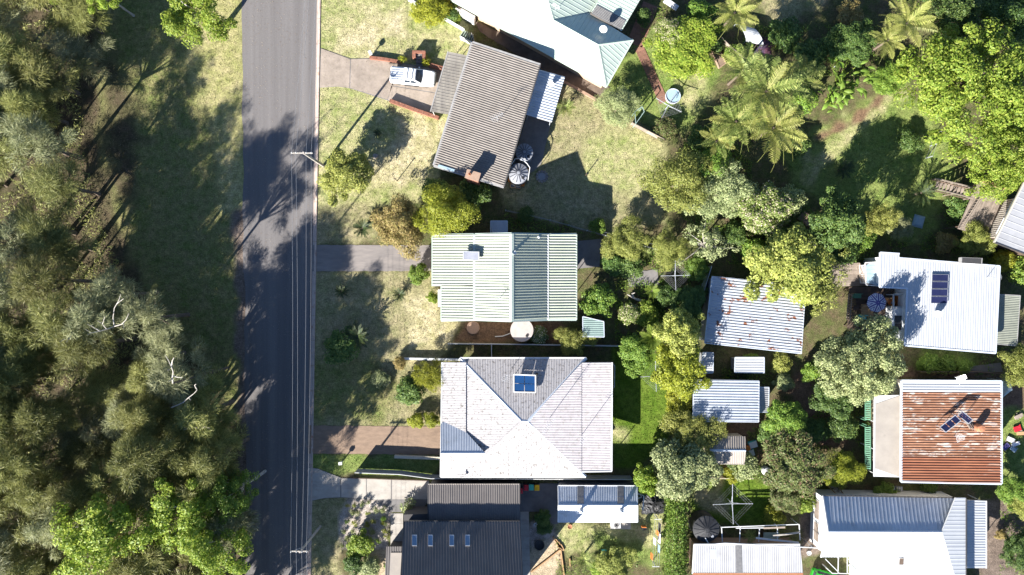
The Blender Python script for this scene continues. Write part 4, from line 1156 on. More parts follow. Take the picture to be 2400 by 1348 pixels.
# enclosed porch on the deck side
pc = thing('sun_porch', 'white framed sun porch between the deck and the white roof', 'porch', W(2110, 730, 1.5))
MB().prism([tuple(W(x, y, 3.2).xy) for x, y in ((2094, 721), (2124, 721), (2122, 776), (2093, 775))], 1.5, 3.0).build('wall', M_wallwhite, pc)
for i, (y0, y1, mt) in enumerate(((723, 737, M_wallwhite), (740, 757, M_pane), (758, 774, M_walldark))):
    q_ = [W(2098, y0, 3.1), W(2120, y0, 3.1), W(2119, y1, 3.1), W(2097, y1, 3.1)]
    MB().prism([tuple(p.xy) for p in q_], 3.002, 3.06).build('roof_pane', mt, pc)
mb = MB()
for a, b in (((2094, 690), (2094, 720)), ((2094, 690), (2122, 690)), ((2094, 720), (2122, 720))):
    mb.beam(W(*a, 3.1), W(*b, 3.1), 0.14, 0.16)
mb.build('frame', M_trimwhite, pc)
for a in ((2095, 691), (2095, 719)):
    p = W(*a, 3.1); MB().beam((p.x, p.y, 1.5), (p.x, p.y, 3.1), 0.1, 0.1).build('post', M_trimwhite, pc)
MB().prism([tuple(W(x, y, 2.2).xy) for x, y in ((2104, 694), (2120, 693), (2120, 717), (2103, 717))], 1.5, 2.1).build('bench', M_timberorange, pc)
# upper entry roof, pale translucent
en, _ = skillion('awning', 'pale glassy entry roof left of the shaded white roof', 'awning', [(2028, 616), (2062, 614), (2062, 671), (2030, 668)], (2.9, 3.0, 3.0), [(2028, 640), (2062, 640)], M_bluepale, 0.5, 0.02, M_wallwhite, 3, M_trimwhite, 'seam')
# right lean-to
skillion('lean_to', 'olive grey lean-to roof at the right of the white solar panel roof', 'lean-to', [(2340, 690), (2391, 693), (2383, 811), (2334, 806)], (3.4, 3.1, 3.1), [(2340, 740), (2390, 743)], M_olive, 0.2, 0.03, M_wallgrey, 5, M_trimgrey, 'wave')

# deck of boards
def deck(name, label, quad, z, nb, mat, along=0, post=True):
    t = thing(name, label, 'deck', W(sum(p[0] for p in quad) / 4, sum(p[1] for p in quad) / 4))
    P = [W(x, y, z) for x, y in quad]
    if along: P = P[1:] + P[:1]
    for i in range(nb):
        u0, u1 = (i + 0.03) / nb, (i + 0.97) / nb
        a, b, c, d = P[0].lerp(P[3], u0), P[1].lerp(P[2], u0), P[1].lerp(P[2], u1), P[0].lerp(P[3], u1)
        MB().prism([tuple(p.xy) for p in (a, b, c, d)], z - 0.04, z).build('board', mat, t)
    mb = MB()
    for u in (0.05, 0.5, 0.95):
        a, b = P[0].lerp(P[1], u), P[3].lerp(P[2], u)
        mb.beam((a.x, a.y, z - 0.13), (b.x, b.y, z - 0.13), 0.08, 0.17)
    mb.build('joists', M_timberdark, t)
    if post:
        for u in (0.06, 0.94):
            for v in (0.06, 0.94):
                p = P[0].lerp(P[1], u).lerp(P[3].lerp(P[2], u), v); MB().box((p.x, p.y, (z - 0.2) / 2), (0.12, 0.12, z - 0.2)).build('post', M_timberdark, t)
    return t
deck('deck', 'dark timber deck with the striped umbrella', [(1990, 672), (2096, 672), (2094, 778), (1985, 770)], 1.5, 24, M_timberdark)
deck('deck', 'weathered brown timber deck half under the big garden tree', [(1945, 612), (2022, 618), (2030, 670), (1938, 672)], 1.1, 14, M_timber)
def railing(label, pts, z, hgt, nb, mat=None, group=None, name='railing'):
    mat = mat or M_timber
    a, b = W(*pts[0], z), W(*pts[1], z)
    t = thing(name, label, 'railing', (a + b) / 2, group=group)
    for zz_ in (hgt, 0.12): MB().beam((a.x, a.y, z + zz_), (b.x, b.y, z + zz_), 0.09, 0.07).build('rail', mat, t)
    for i in range(nb):
        p = a.lerp(b, i / (nb - 1)); MB().box((p.x, p.y, z + hgt / 2), (0.05, 0.05, hgt)).build('baluster', mat, t)
    return t
railing('timber railing left of the pale glassy entry roof', [(2005, 617), (2020, 664)], 1.5, 0.95, 14)
railing('timber railing along the left side of the umbrella deck', [(1988, 690), (1983, 748)], 1.5, 0.95, 16)

# ---- rusty roof
h = House('house', 'house with rusty red corrugated roof and a tilted solar panel stand', 'house', (2230, 1015))
qa = [(2113, 892.5), (2347, 894), (2347, 1134), (2112, 1129)]
an = [(2113, 893, 4.3), (2347, 894, 4.3), (2112, 1129, 4.9)]
r1, f8 = h.facet([(2113, 892.5), (2347, 894), (2347, 919), (2113, 918)], an, [(2113, 900), (2347, 901)], 0.285, 'wave', 0.05, M_whiteclean, 1)
r2, _ = h.facet([(2113, 918), (2347, 919), (2347, 1072), (2112, 1070)], an, [(2113, 900), (2347, 901)], 0.285, 'wave', 0.055, M_rust, 3)
r3, _ = h.facet([(2112, 1070), (2347, 1072), (2347, 1134), (2112, 1129)], an, [(2113, 1070), (2347, 1072)], 0.31, 'wave', 0.06, M_rustdeep, 2)
v8, f8v = h.facet([(2050, 927.5), (2113, 926), (2111, 1119), (2049, 1117)], [(2050, 927, 3.7), (2113, 926, 3.95), (2050, 1117, 3.7)], [(2050, 1000), (2110, 1000)], 1.1, 'flat', 0.01, M_flatcream, 1, wall=False)
h.build_roof(M_trimwhite)
for a, b in ((r1[0], r1[1]), (r1[1], r3[2]), (r3[2], r3[3]), (r3[3], r1[0])): h.gutter(a, b, M_trimblue, 0.24, 0.14)
h.gutter(v8[0], v8[3], M_trimwhite, 0.14, 0.12)
h.wall(qa, 4.5, M_wallcream, 0.4)
for i, t, w in ((0, .25, 1.2), (0, .6, 1.6), (2, .5, 1.6), (3, .4, 1.8), (1, .5, 1.6)): h.window(i, t, w, 1.6, 2.8)
for y in (932, 990, 1055, 1112):
    p = W(2054, y, 3.7); MB().tube([(p.x, p.y, 0), (p.x, p.y, 3.6)], 0.06, 8).build('post', M_trimwhite, h.root)
MB().prism([tuple(W(x, y, 1.6).xy) for x, y in ((2046, 928), (2112, 930), (2110, 1115), (2045, 1112))], 1.45, 1.6).build('verandah_floor', M_timber, h.root)
# green slatted screen hung in front of the verandah
for k, (y0, y1) in enumerate(((922, 985), (1000, 1100))):
    t = thing('slat_screen', ('upper' if k == 0 else 'lower') + ' green slatted screen along the front of the rusty roofed house', 'screen', W(2034, (y0 + y1) / 2))
    n = int((y1 - y0) / 4.2)
    pa, pb = W(2040, y0, 2.6), W(2040, y1, 2.6)
    qa_, qb_ = W(2028, y0, 2.2), W(2028, y1, 2.2)
    for e in ((pa, pb), (qa_, qb_)): MB().beam(e[0], e[1], 0.08, 0.1).build('rail', M_greenslat, t)
    for i in range(n):
        u = (i + 0.5) / n; MB().beam(pa.lerp(pb, u) + Vector((0, 0, .05)), qa_.lerp(qb_, u) + Vector((0, 0, .05)), 0.10, 0.03).build('slat', M_greenslat, t)
    for p in (pa, pb, qa_, qb_): MB().beam((p.x, p.y, 0), (p.x, p.y, p.z), 0.08, 0.08).build('post', M_greenslat, t)
# solar stand on the roof
st = thing('solar_stand', 'two tilted solar panels on a stand on the rusty roof', 'solar panel', W(2250, 990, 4.6))
def tilted(q4, name):
    P = [W(*p) for p in q4]
    mb = MB()
    for i in range(4): mb.beam(P[i], P[(i + 1) % 4], 0.07, 0.06)
    f = mb.build(name, M_alu, st)
    def bl(u, v): return P[0].lerp(P[1], u).lerp(P[3].lerp(P[2], u), v)
    for i in range(3):
        MB().quad(bl(i / 3 + .02, .05), bl((i + 1) / 3 - .02, .05), bl((i + 1) / 3 - .02, .95), bl(i / 3 + .02, .95)).build('cell_sheet', M_solar, f)
    for i, p in enumerate(P):
        b_ = Vector((p.x, p.y, h.zroof(p.x, p.y) + 0.02)); MB().tube([b_, p], 0.03, 5).build('leg', M_alu, st)
tilted([(2203, 1001, 5.3), (2239, 973, 5.4), (2252, 986, 5.9), (2217, 1013, 5.8)], 'solar_panel')
tilted([(2245, 973, 5.5), (2255, 964, 5.5), (2280, 984, 6.0), (2270, 993, 6.0)], 'solar_panel')
tw = thing('water_heater', 'rust red round water heater behind the solar stand', 'water heater', W(2300, 1003, 4.6))
p = W(2302, 1005, 5.6); zb = h.zroof(p.x, p.y)
MB().lathe((p.x, p.y, zb), [(0.42, 0.0), (0.42, 0.95), (0.36, 1.05), (0, 1.1)], 18).build('drum', M_terracotta, tw, smooth=False)
for i in range(4):
    a = W(2270 + 7 * i, 990 + 3 * i, 5.2); b2 = W(2276 + 6 * i, 1006 + 2 * i, 5.0)
    MB().beam((a.x, a.y, zb + 0.1), (b2.x, b2.y, zb + 0.35), 0.14, 0.1).build('timber_prop', M_timber, tw)
antenna('white aerial lying over the top edge of the rusty roof', 2238, 884, 4.2, 1.3, 1.2, 0.5)
antenna('aerial below the solar stand on the rusty roof', 2236, 1022, 4.7, 1.2, 1.0, 0.2)
# blue tent top beside it
t = thing('marquee', 'small blue and white peaked canopy at the top right corner of the rusty roof', 'canopy', W(2355, 912))
c4 = [(2345, 892), (2368, 892), (2373, 914), (2345, 936)]
ap = W(2362, 915, 3.3); P = [W(x, y, 2.4) for x, y in c4]
for i in range(4): MB().add([P[i], P[(i + 1) % 4], ap], [(0, 1, 2)]).build('canopy_panel', M_bluepale if i != 1 else M_fabwhite, t)
for p in P: MB().tube([(p.x, p.y, 0), p], 0.03, 6).build('pole', M_steel, t)

# ---- white gable house bottom right
h = House('house', 'white gabled house with blue shaded roof slope at the bottom right', 'house', (2090, 1260))
ze, zg = 3.8, 5.7
a_, fa = h.facet([(1929, 1162), (2240, 1167), (2208, 1247), (1942, 1246)], [(1929, 1162, ze), (2240, 1167, ze), (1942, 1246, zg)], [(1990, 1165), (1997, 1245)], 0.42, 'rib', 0.016, M_zinc, 2)  # shaded slope of the white roof, its blue shade put into the colour
b_, fb = h.facet([(1942, 1246), (2208, 1247), (2264, 1352), (2264, 1440), (2018, 1440), (2018, 1309), (1924, 1306)][:3] + [(2262, 1440), (2022, 1440), (2019, 1306), (1924, 1306)], [(1942, 1246, zg), (2208, 1247, zg), (1924, 1306, 4.25)], [(2100, 1250), (2102, 1400)], 0.32, 'rib', 0.03, M_whiteclean, 3)
h.sheets_todo.pop(); 
for poly in ([(1942, 1246), (2208, 1247), (2235, 1306), (1924, 1306)], [(2019, 1306), (2235, 1306), (2290, 1440), (2022, 1440)]):
    pts = [on_plane(x, y, fb) for x, y in poly]
    h.sheets_todo.append((pts, fb[0], (on_plane(2102, 1400, fb) - on_plane(2100, 1250, fb)).normalized(), 0.32, 'rib', 0.03, M_whiteclean, 3))
c_, fc = h.facet([(2240, 1167), (2264, 1167), (2264, 1440), (2300, 1470), (2208, 1247)][:3] + [(2208, 1247)], [(2208, 1247, zg), (2264, 1167, 5.0), (2264, 1340, 5.0)], [(2215, 1250), (2262, 1250)], 0.42, 'rib', 0.014, M_whiteclean, 3)
d_, fd = h.facet([(2267, 1172), (2311.5, 1174), (2311.5, 1332), (2267, 1332)], [(2267, 1172, 3.5), (2311, 1174, 3.1), (2267, 1332, 3.5)], [(2267, 1250), (2311, 1250)], 0.3, 'rib', 0.03, M_whiteclean, 3, wall=False)
h.build_roof(M_trimwhite)
h.cap(a_[3], a_[2], M_trimblue, 0.3); h.cap(a_[1], a_[2], M_trimblue, 0.25)
h.gutter(a_[0], a_[1], M_trimdark, 0.12, 0.12); h.gutter(c_[1], c_[2], M_trimdark, 0.12, 0.12)
h.gutter(d_[1], d_[2], M_trimwhite, 0.12, 0.12); h.gutter(a_[0], a_[3], M_trimwhite, 0.12, 0.16, name='barge_cap'); h.gutter(b_[0], b_[-1], M_trimwhite, 0.12, 0.16, name='barge_cap')
h.wall([(1929, 1163), (2262, 1168), (2262, 1420), (2022, 1420), (2022, 1304), (1925, 1304)], 4.0, M_wallwhite, 0.35)
nq = len(h.Q)
_best = max(range(nq), key=lambda i: -(h.Q[i].x + h.Q[(i + 1) % nq].x))
for t, w in ((.3, 2.3), (.72, 2.3)):
    wd = h.window(_best, t, w, 1.2, 2.5)
    a, b = h.Q[_best], h.Q[(_best + 1) % nq]; d = (b - a).normalized(); nn = Vector((d.y, -d.x)); c = a.lerp(b, t)
    for k in range(7):
        zz_ = 1.32 + k * 0.17; x0 = c - d * (w / 2 - .1); x1 = c + d * (w / 2 - .1)
        MB().beam((x0.x + nn.x * .06, x0.y + nn.y * .06, zz_), (x1.x + nn.x * .06, x1.y + nn.y * .06, zz_), 0.11, 0.02).build('louvre', M_timber, wd)
framed(h, [(2107, 1307), (2118, 1307), (2117, 1323), (2106, 1323)], fb, M_timberdark, M_trimgrey, 'skylight', 0.1, 0.05)
for y in (1178, 1250, 1328):
    p = W(2309, y, 3.1); MB().tube([(p.x, p.y, 0), (p.x, p.y, 3.0)], 0.05, 8).build('post', M_trimwhite, h.root)
# open frame pergola over the green car
t = thing('pergola', 'white open pergola frame at the lower left corner of the white gabled house', 'pergola', W(1980, 1328))
for a, b in (((1934, 1310), (1966, 1342)), ((1965, 1307), (1964, 1345)), ((1986, 1307), (1986, 1345)), ((1950, 1344), (2014, 1345)), ((2016, 1308), (2014, 1346)), ((1988, 1310), (2012, 1330))):
    MB().beam(W(*a, 2.7), W(*b, 2.7), 0.08, 0.08).build('beam', M_trimwhite, t)
for a in ((1951, 1344), (2013, 1345), (1966, 1309), (2015, 1310)):
    p = W(*a, 2.7); MB().beam((p.x, p.y, 0), (p.x, p.y, 2.7), 0.08, 0.08).build('post', M_trimwhite, t)
# stair and landing behind
t = thing('stair', 'pale timber steps at the top left corner of the white gabled house', 'stair', W(1945, 1152))
for i in range(7):
    a, b = W(1938 + i * 4.5, 1133 + 3.4 * i, 2.0), W(1962 + i * 1.7, 1133 + 3.4 * i, 2.0)
    MB().beam((a.x, a.y, 0.3 + .2 * i), (b.x, b.y, 0.3 + .2 * i), 0.26, 0.05).build('tread', M_timber, t)
for s0, s1 in (((1934, 1131), (1958, 1158)), ((1964, 1131), (1972, 1158))):
    a, b = W(*s0, 1.0), W(*s1, 1.0); MB().beam((a.x, a.y, 0.2), (b.x, b.y, 1.7), 0.08, 0.25).build('stringer', M_timbergold, t)

# ---- grey roof shed at the bottom, with its pipe
h = House('shed', 'long grey roofed shed with brown edge at the bottom of the picture', 'shed', (1750, 1310))
a_, fa = h.facet([(1627, 1276), (1875, 1276), (1882, 1345), (1623, 1345)], [(1627, 1276, 2.9), (1875, 1276, 2.9), (1623, 1345, 2.6)], [(1750, 1278), (1750, 1340)], 0.25, 'wave', 0.025, M_greyroof, 4)
h.build_roof()
h.gutter(a_[0], a_[1], M_trimwhite, 0.13, 0.12); h.gutter(a_[3], a_[2], M_terracotta, 0.2, 0.14); h.gutter(a_[0], a_[3], M_trimwhite, 0.14, 0.12, name='barge_cap')
h.wall([(1627, 1276), (1875, 1276), (1882, 1345), (1623, 1345)], 2.8, M_brickpale, 0.2)
h.panel([(1724, 1278), (1738, 1278), (1740, 1343), (1725, 1343)], fa, M_skystrip, 'skylight_strip', 0.05, 0.03, frame=1)
h.panel([(1664, 1287), (1678, 1287), (1678, 1310), (1664, 1310)], fa, M_zinc, 'roof_patch', 0.04, 0.02, frame=1)
t = thing('downpipe', 'long white pipe from the white gabled house to the black tank', 'pipe', W(1790, 1285))
pp = [W(1926, 1291, 3.6), W(1915, 1284, 3.35), W(1700, 1273, 3.05), W(1662, 1276, 2.75), W(1653, 1261, 2.55), W(1653, 1261, 2.3)]
MB().tube(pp, 0.07, 8).build('pipe', M_trimwhite, t)
p = W(1905, 1283, 3.3); MB().tube([(p.x, p.y, 0), (p.x, p.y, 3.3)], 0.03, 6).build('bracket', M_steel, t)

# ---- grey roofed weatherboard house on the right edge, with deck and stair
h = House('house', 'timber clad house with plain grey roof and windows at the right edge', 'house', (2400, 500))
a_, fa = h.facet([(2400, 428), (2330, 568), (2400, 595), (2500, 632), (2560, 490), (2480, 400)], [(2400, 428, 6.6), (2330, 568, 6.6), (2500, 632, 6.6)], [(2330, 568), (2400, 595)], 0.7, 'seam', 0.02, M_greyroof, 2)
h.build_roof(M_trimgrey)
h.gutter(a_[0], a_[1], M_wallcream, 0.16, 0.2); h.gutter(a_[1], a_[3], M_trimdark, 0.12, 0.16)
h.wall([(2400, 428), (2330, 568), (2500, 632), (2560, 490)], 6.6, M_timberdark, 1.15)
# upright cladding boards on the deck side, one by one
nq = len(h.Q); si = max(range(nq), key=lambda i: -(h.Q[i].x + h.Q[(i + 1) % nq].x))
a, b = h.Q[si], h.Q[(si + 1) % nq]; d = (b - a).normalized(); nn = Vector((d.y, -d.x)); Ln = (b - a).length
nbd = int(Ln / 0.27)
for k in range(nbd):
    c = a + d * (Ln * (k + .5) / nbd) + nn * 0.03
    MB().box((c.x, c.y, 4.6), (0.15, 0.05, 3.5), math.atan2(d.y, d.x)).build('cladding_board', M_weather, h.root)
for t, w in ((.22, 1.9), (.70, 1.9)): h.window(si, t, w, 4.4, 5.6, M_wallwhite)
for i in range(nq):
    if i != si: h.window(i, .5, 1.6, 4.2, 5.4)
deck('deck', 'silvery timber deck of the timber clad house at the right edge', [(2293, 424), (2357, 447), (2312, 556), (2244, 536)], 2.9, 22, M_timber, along=1)
railing('wide timber railing on the left side of the silvery deck', [(2291, 462), (2246, 535)], 2.9, 0.95, 12)
railing('golden timber railing at the top of the silvery deck', [(2294, 424), (2355, 446)], 2.9, 0.95, 10, M_timbergold)
t = thing('stair', 'dark timber stair with side rails leading up to the silvery deck', 'stair', W(2240, 440))
for i in range(11):
    u = i / 10; a = W(2197 + 84 * u, 426 + 20 * u, 0); z_ = 0.2 + 2.5 * u; p = W(2197 + 84 * u, 432 + 20 * u, z_)
    MB().box((p.x, p.y, z_), (0.34, 1.15, 0.05), R(-13)).build('tread', M_timber, t)
for dy in (-12, 13):
    a, b = W(2192, 430 + dy, 0.9), W(2284, 452 + dy, 3.7)
    MB().beam((a.x, a.y, 0.9), (b.x, b.y, 3.6), 0.14, 0.09).build('handrail', M_timber, t)
    MB().beam((a.x, a.y, 0.05), (b.x, b.y, 2.75), 0.06, 0.26).build('stringer', M_timberdark, t)
    for u in (0.05, 0.5, 0.95):
        p = a.lerp(b, u); MB().beam((p.x, p.y, 0), (p.x, p.y, 0.9 + 2.7 * u), 0.08, 0.08).build('post', M_timber, t)
# ------------------------------------------------------------------ plants
LM = {
    'sheoak': leaf_mat('leaf_sheoak', [(0.105, 0.116, 0.032), (0.210, 0.218, 0.060), (0.345, 0.335, 0.110), (0.155, 0.178, 0.046)], trans=0.3, hue=0.008, val=0.3),
    'silver': leaf_mat('leaf_silver', [(0.150, 0.165, 0.075), (0.260, 0.275, 0.130), (0.370, 0.370, 0.200)], trans=0.25, hue=0.008, val=0.2),
    'bright': leaf_mat('leaf_bright', [(0.130, 0.220, 0.024), (0.225, 0.325, 0.038), (0.370, 0.430, 0.070), (0.175, 0.270, 0.030)], trans=0.45, hue=0.008, val=0.15),
    'yellow': leaf_mat('leaf_yellow', [(0.210, 0.235, 0.022), (0.360, 0.370, 0.035), (0.150, 0.190, 0.022)], trans=0.4, hue=0.008, val=0.15),
    'green': leaf_mat('leaf_green', [(0.090, 0.170, 0.024), (0.160, 0.260, 0.036), (0.280, 0.370, 0.060)], trans=0.35, hue=0.008, val=0.2),
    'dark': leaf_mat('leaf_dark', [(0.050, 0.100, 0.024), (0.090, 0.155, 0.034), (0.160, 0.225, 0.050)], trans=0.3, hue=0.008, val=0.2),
    'olive': leaf_mat('leaf_olive', [(0.160, 0.190, 0.040), (0.280, 0.310, 0.065), (0.420, 0.420, 0.110)], trans=0.35, hue=0.008, val=0.2),
    'grey': leaf_mat('leaf_grey', [(0.150, 0.190, 0.075), (0.270, 0.310, 0.130), (0.420, 0.440, 0.210)], trans=0.3, hue=0.008, val=0.18),
    'rust': leaf_mat('leaf_rust', [(0.220, 0.165, 0.055), (0.380, 0.270, 0.105), (0.280, 0.250, 0.070)], trans=0.3, hue=0.008, val=0.15),
    'reddish': leaf_mat('leaf_reddish', [(0.080, 0.110, 0.035), (0.150, 0.180, 0.050), (0.110, 0.145, 0.040), (0.220, 0.140, 0.085)], trans=0.3, hue=0.008, val=0.15),
    'flower': leaf_mat('leaf_flower', [(0.10, 0.16, 0.03), (0.18, 0.23, 0.05), (0.20, 0.26, 0.06), (0.62, 0.50, 0.40)], trans=0.3, hue=0.008, val=0.1),
    'whiteflower': leaf_mat('leaf_white_flower', [(0.07, 0.12, 0.03), (0.10, 0.17, 0.04), (0.12, 0.2, 0.05), (0.72, 0.72, 0.68)], trans=0.3, hue=0.008, val=0.1),
    'palm': leaf_mat('leaf_palm', [(0.120, 0.170, 0.040), (0.230, 0.280, 0.070), (0.380, 0.400, 0.130)], trans=0.4, hue=0.008, val=0.22),
    'palmlight': leaf_mat('leaf_palm_light', [(0.20, 0.235, 0.05), (0.33, 0.34, 0.09), (0.42, 0.40, 0.14)], trans=0.45, hue=0.008, val=0.15),
    'cycad': leaf_mat('leaf_cycad', [(0.022, 0.040, 0.014), (0.040, 0.065, 0.02), (0.075, 0.09, 0.026)], trans=0.2, hue=0.008, val=0.25),
    'fern': leaf_mat('leaf_fern', [(0.15, 0.23, 0.03), (0.25, 0.31, 0.05)], trans=0.45, hue=0.008, val=0.15),
}

def unit(r, n):
    v = r.normal(size=(n, 3)); return v / np.linalg.norm(v, axis=1, keepdims=True)

def leaf_quads(c, nrm, L, Wd, r, tdir=None):
    """diamond leaves at c facing nrm, L long, Wd wide"""
    n = len(c)
    t = tdir if tdir is not None else r.normal(size=(n, 3))
    nrm = nrm / (np.linalg.norm(nrm, axis=1, keepdims=True) + 1e-9)
    t = t - nrm * np.sum(t * nrm, axis=1, keepdims=True)
    t /= (np.linalg.norm(t, axis=1, keepdims=True) + 1e-9)
    b = np.cross(nrm, t)
    L = np.broadcast_to(np.asarray(L), (n,))[:, None]; Wd = np.broadcast_to(np.asarray(Wd), (n,))[:, None]
    v = np.empty((n, 4, 3), np.float32)
    v[:, 0] = c - t * L / 2
    v[:, 1] = c + b * Wd / 2 - nrm * L * 0.06
    v[:, 2] = c + t * L / 2 - nrm * L * 0.10
    v[:, 3] = c - b * Wd / 2 - nrm * L * 0.06
    return v.reshape(-1, 3), np.arange(4 * n).reshape(-1, 4)

def limbs(h_trunk, tips, r0, r, sides=6, lean=0.0):
    mb = MB()
    top = Vector((lean * h_trunk, 0, h_trunk))
    mb.tube([(0, 0, -0.1), (lean * h_trunk * 0.3 + r.uniform(-.1, .1) * r0 * 3, r.uniform(-.1, .1) * r0 * 3, h_trunk * 0.5), top], [r0 * 1.25, r0, r0 * 0.72], sides)
    for t in tips:
        t = Vector(t)
        mid = top.lerp(t, 0.5) + Vector((r.uniform(-1, 1), r.uniform(-1, 1), r.uniform(0.0, 1.2))) * (t - top).length * 0.10
        mb.tube([top - Vector((0, 0, r0 * 0.5)), mid, t], [r0 * 0.5, r0 * 0.30, r0 * 0.10], 4)
    return mb

def crown(kind, Rw, H, z0, ncl, nleaf, leaf, rc, seed, asp=0.55, lob=0.22, needle=False, low=-0.35, upb=0.5):
    """clumps of leaves spread through an uneven ellipsoid; returns leaf mesh data and the clump centres"""
    r = np.random.default_rng(seed)
    ph = r.uniform(0, 6.28, 5)
    d = unit(r, ncl * 3)
    d = d[d[:, 2] > low][:ncl]
    az = np.arctan2(d[:, 1], d[:, 0])
    lobe = 1 + lob * (np.sin(2 * az + ph[0]) * .5 + np.sin(3 * az + ph[1]) * .6 + np.sin(5 * az + ph[2]) * .5 + np.sin(8 * az + ph[3]) * .3)
    f = 0.35 + 0.65 * r.uniform(0, 1, len(d)) ** 0.55
    rcl = rc * Rw * r.uniform(0.65, 1.35, len(d))
    cen = d * f[:, None] * np.stack([np.maximum(.1, Rw * lobe - rcl), np.maximum(.1, Rw * lobe - rcl), np.full(len(d), H / 2)], 1)
    cen[:, 2] += z0 + H / 2
    V, Fc, base = [], [], 0
    for i in range(len(cen)):
        k = int(nleaf * r.uniform(0.75, 1.25))
        u = unit(r, k)
        u[:, 2] = np.where(u[:, 2] < -0.45, -u[:, 2] * .6, u[:, 2])
        rad = rcl[i] * (0.45 + 0.6 * r.uniform(0, 1, k) ** 0.5)
        p = cen[i] + u * rad[:, None] * np.array([1, 1, 0.75])
        if needle:
            out = u + d[i] * 0.7 + np.array([0, 0, -0.25])
            nr = r.normal(size=(k, 3)) + np.array([0, 0, 0.6])
            v, fc = leaf_quads(p, nr, leaf * r.uniform(0.6, 1.5, k), leaf * asp * r.uniform(0.7, 1.3, k), r, out)
        else:
            nr = u * 0.9 + r.normal(size=(k, 3)) * 0.45 + np.array([0, 0, upb])
            v, fc = leaf_quads(p, nr, leaf * r.uniform(0.65, 1.35, k), leaf * asp * r.uniform(0.8, 1.2, k), r)
        V.append(v); Fc.append(fc + base); base += len(v)
    return np.concatenate(V), np.concatenate(Fc), cen

SPEC = {}   # kind -> list of (crown mesh, trunk mesh, radius, height)
def species(kind, mats, variants, Rw, Ht, ncl, nleaf, leaf, rc, trunk=0.18, clear=0.3, bark=None, asp=0.55, lob=0.22, needle=False, nl=9, upb=0.5, seed=100):
    out = []
    for v in range(variants):
        rr = random.Random(seed + v)
        z0 = Ht * clear
        vs_, fs_, cen = crown(kind, Rw, Ht - z0, z0, ncl, nleaf, leaf, rc, seed + v * 17, asp, lob, needle, upb=upb)
        tips = [tuple(cen[i]) for i in np.linspace(0, len(cen) - 1, nl).astype(int)]
        mb = limbs(max(0.15, z0 + 0.12 * Ht), tips, trunk, rr)
        tm = bpy.data.meshes.new(kind + '_trunk'); tm.from_pydata([tuple(p) for p in mb.v], [], mb.f); tm.materials.append(bark or M_bark)
        out.append((vs_, fs_, tm))
    SPEC[kind] = dict(v=out, R=Rw, H=Ht, meshes={}, trunk=trunk)

species('sheoak', None, 4, 3.2, 14.0, 70, 220, 0.58, 0.25, trunk=0.22, clear=0.30, asp=0.062, lob=0.25, needle=True, nl=14, seed=11)
species('sheoakthin', None, 3, 3.2, 14.0, 42, 160, 0.60, 0.24, trunk=0.22, clear=0.42, asp=0.062, lob=0.35, needle=True, nl=16, seed=211)
species('gum', None, 3, 4.0, 13.0, 54, 170, 0.28, 0.20, trunk=0.24, clear=0.40, bark=M_palebark, asp=0.5, lob=0.30, nl=14, seed=31)
species('broad', None, 3, 3.2, 6.5, 92, 165, 0.215, 0.20, trunk=0.17, clear=0.25, asp=0.6, lob=0.20, nl=12, seed=51)
species('big', None, 2, 7.0, 9.5, 165, 190, 0.27, 0.135, trunk=0.30, clear=0.25, asp=0.6, lob=0.16, nl=22, seed=61)
species('fine', None, 3, 3.0, 6.0, 84, 170, 0.22, 0.22, trunk=0.15, clear=0.22, asp=0.3, lob=0.22, nl=12, seed=71)
species('feather', None, 2, 3.2, 6.5, 60, 150, 0.42, 0.24, trunk=0.16, clear=0.22, asp=0.12, lob=0.2, needle=True, nl=12, seed=81)
species('sparse', None, 2, 2.8, 5.5, 34, 60, 0.22, 0.20, trunk=0.15, clear=0.3, bark=M_palebark, asp=0.45, lob=0.35, nl=20, seed=91)
species('shrub', None, 4, 1.4, 2.0, 40, 110, 0.17, 0.30, trunk=0.06, clear=0.05, asp=0.6, lob=0.16, nl=6, seed=101)
species('ball', None, 2, 1.5, 2.4, 44, 110, 0.16, 0.26, trunk=0.07, clear=0.05, asp=0.6, lob=0.05, nl=6, seed=111)
species('tuft', None, 3, 0.5, 0.55, 10, 26, 0.20, 0.40, trunk=0.03, clear=0.0, asp=0.25, lob=0.2, needle=True, nl=3, seed=121)

SIZEK = {'sheoak': 0.58, 'sheoakthin': 0.64, 'gum': 0.68, 'broad': 0.62, 'big': 0.62, 'fine': 0.6, 'feather': 0.6, 'sparse': 0.62, 'shrub': 0.5, 'ball': 0.5, 'tuft': 0.4}
_pc = [0]
def plant(kind, leafk, px, py, rpx, h, label, name='garden_tree', cat='tree', group=None, var=None, rz=None):
    """px,py: where the middle of the crown shows in the photograph"""
    _pc[0] += 1
    rr = random.Random(_pc[0] * 13 + 5)
    S = SPEC[kind]
    vi = (var if var is not None else rr.randrange(len(S['v']))) % len(S['v'])
    key = (vi, leafk)
    if key not in S['meshes']:
        vs_, fs_, tm = S['v'][vi]
        S['meshes'][key] = (np_mesh(kind + '_foliage', vs_, fs_, LM[leafk]), tm)
    cm, tm = S['meshes'][key]
    zc = h * SIZEK[kind]
    p = W(px, py, zc)
    rw = rpx / PXM * (CAM_H - zc) / CAM_H * (1.1 if kind in ('broad', 'fine', 'shrub') else 1.0)
    t = thing(name, label, cat, (p.x, p.y, 0), rz if rz is not None else rr.uniform(0, 6.28), group)
    k = rw / S['R']
    t.scale = (k * rr.uniform(0.93, 1.07), k * rr.uniform(0.93, 1.07), h / S['H'])
    link('foliage' if name in ('shrub', 'garden_plant') else 'crown', cm, t)
    link('stem' if name in ('shrub', 'garden_plant') else 'trunk', tm, t)
    return t

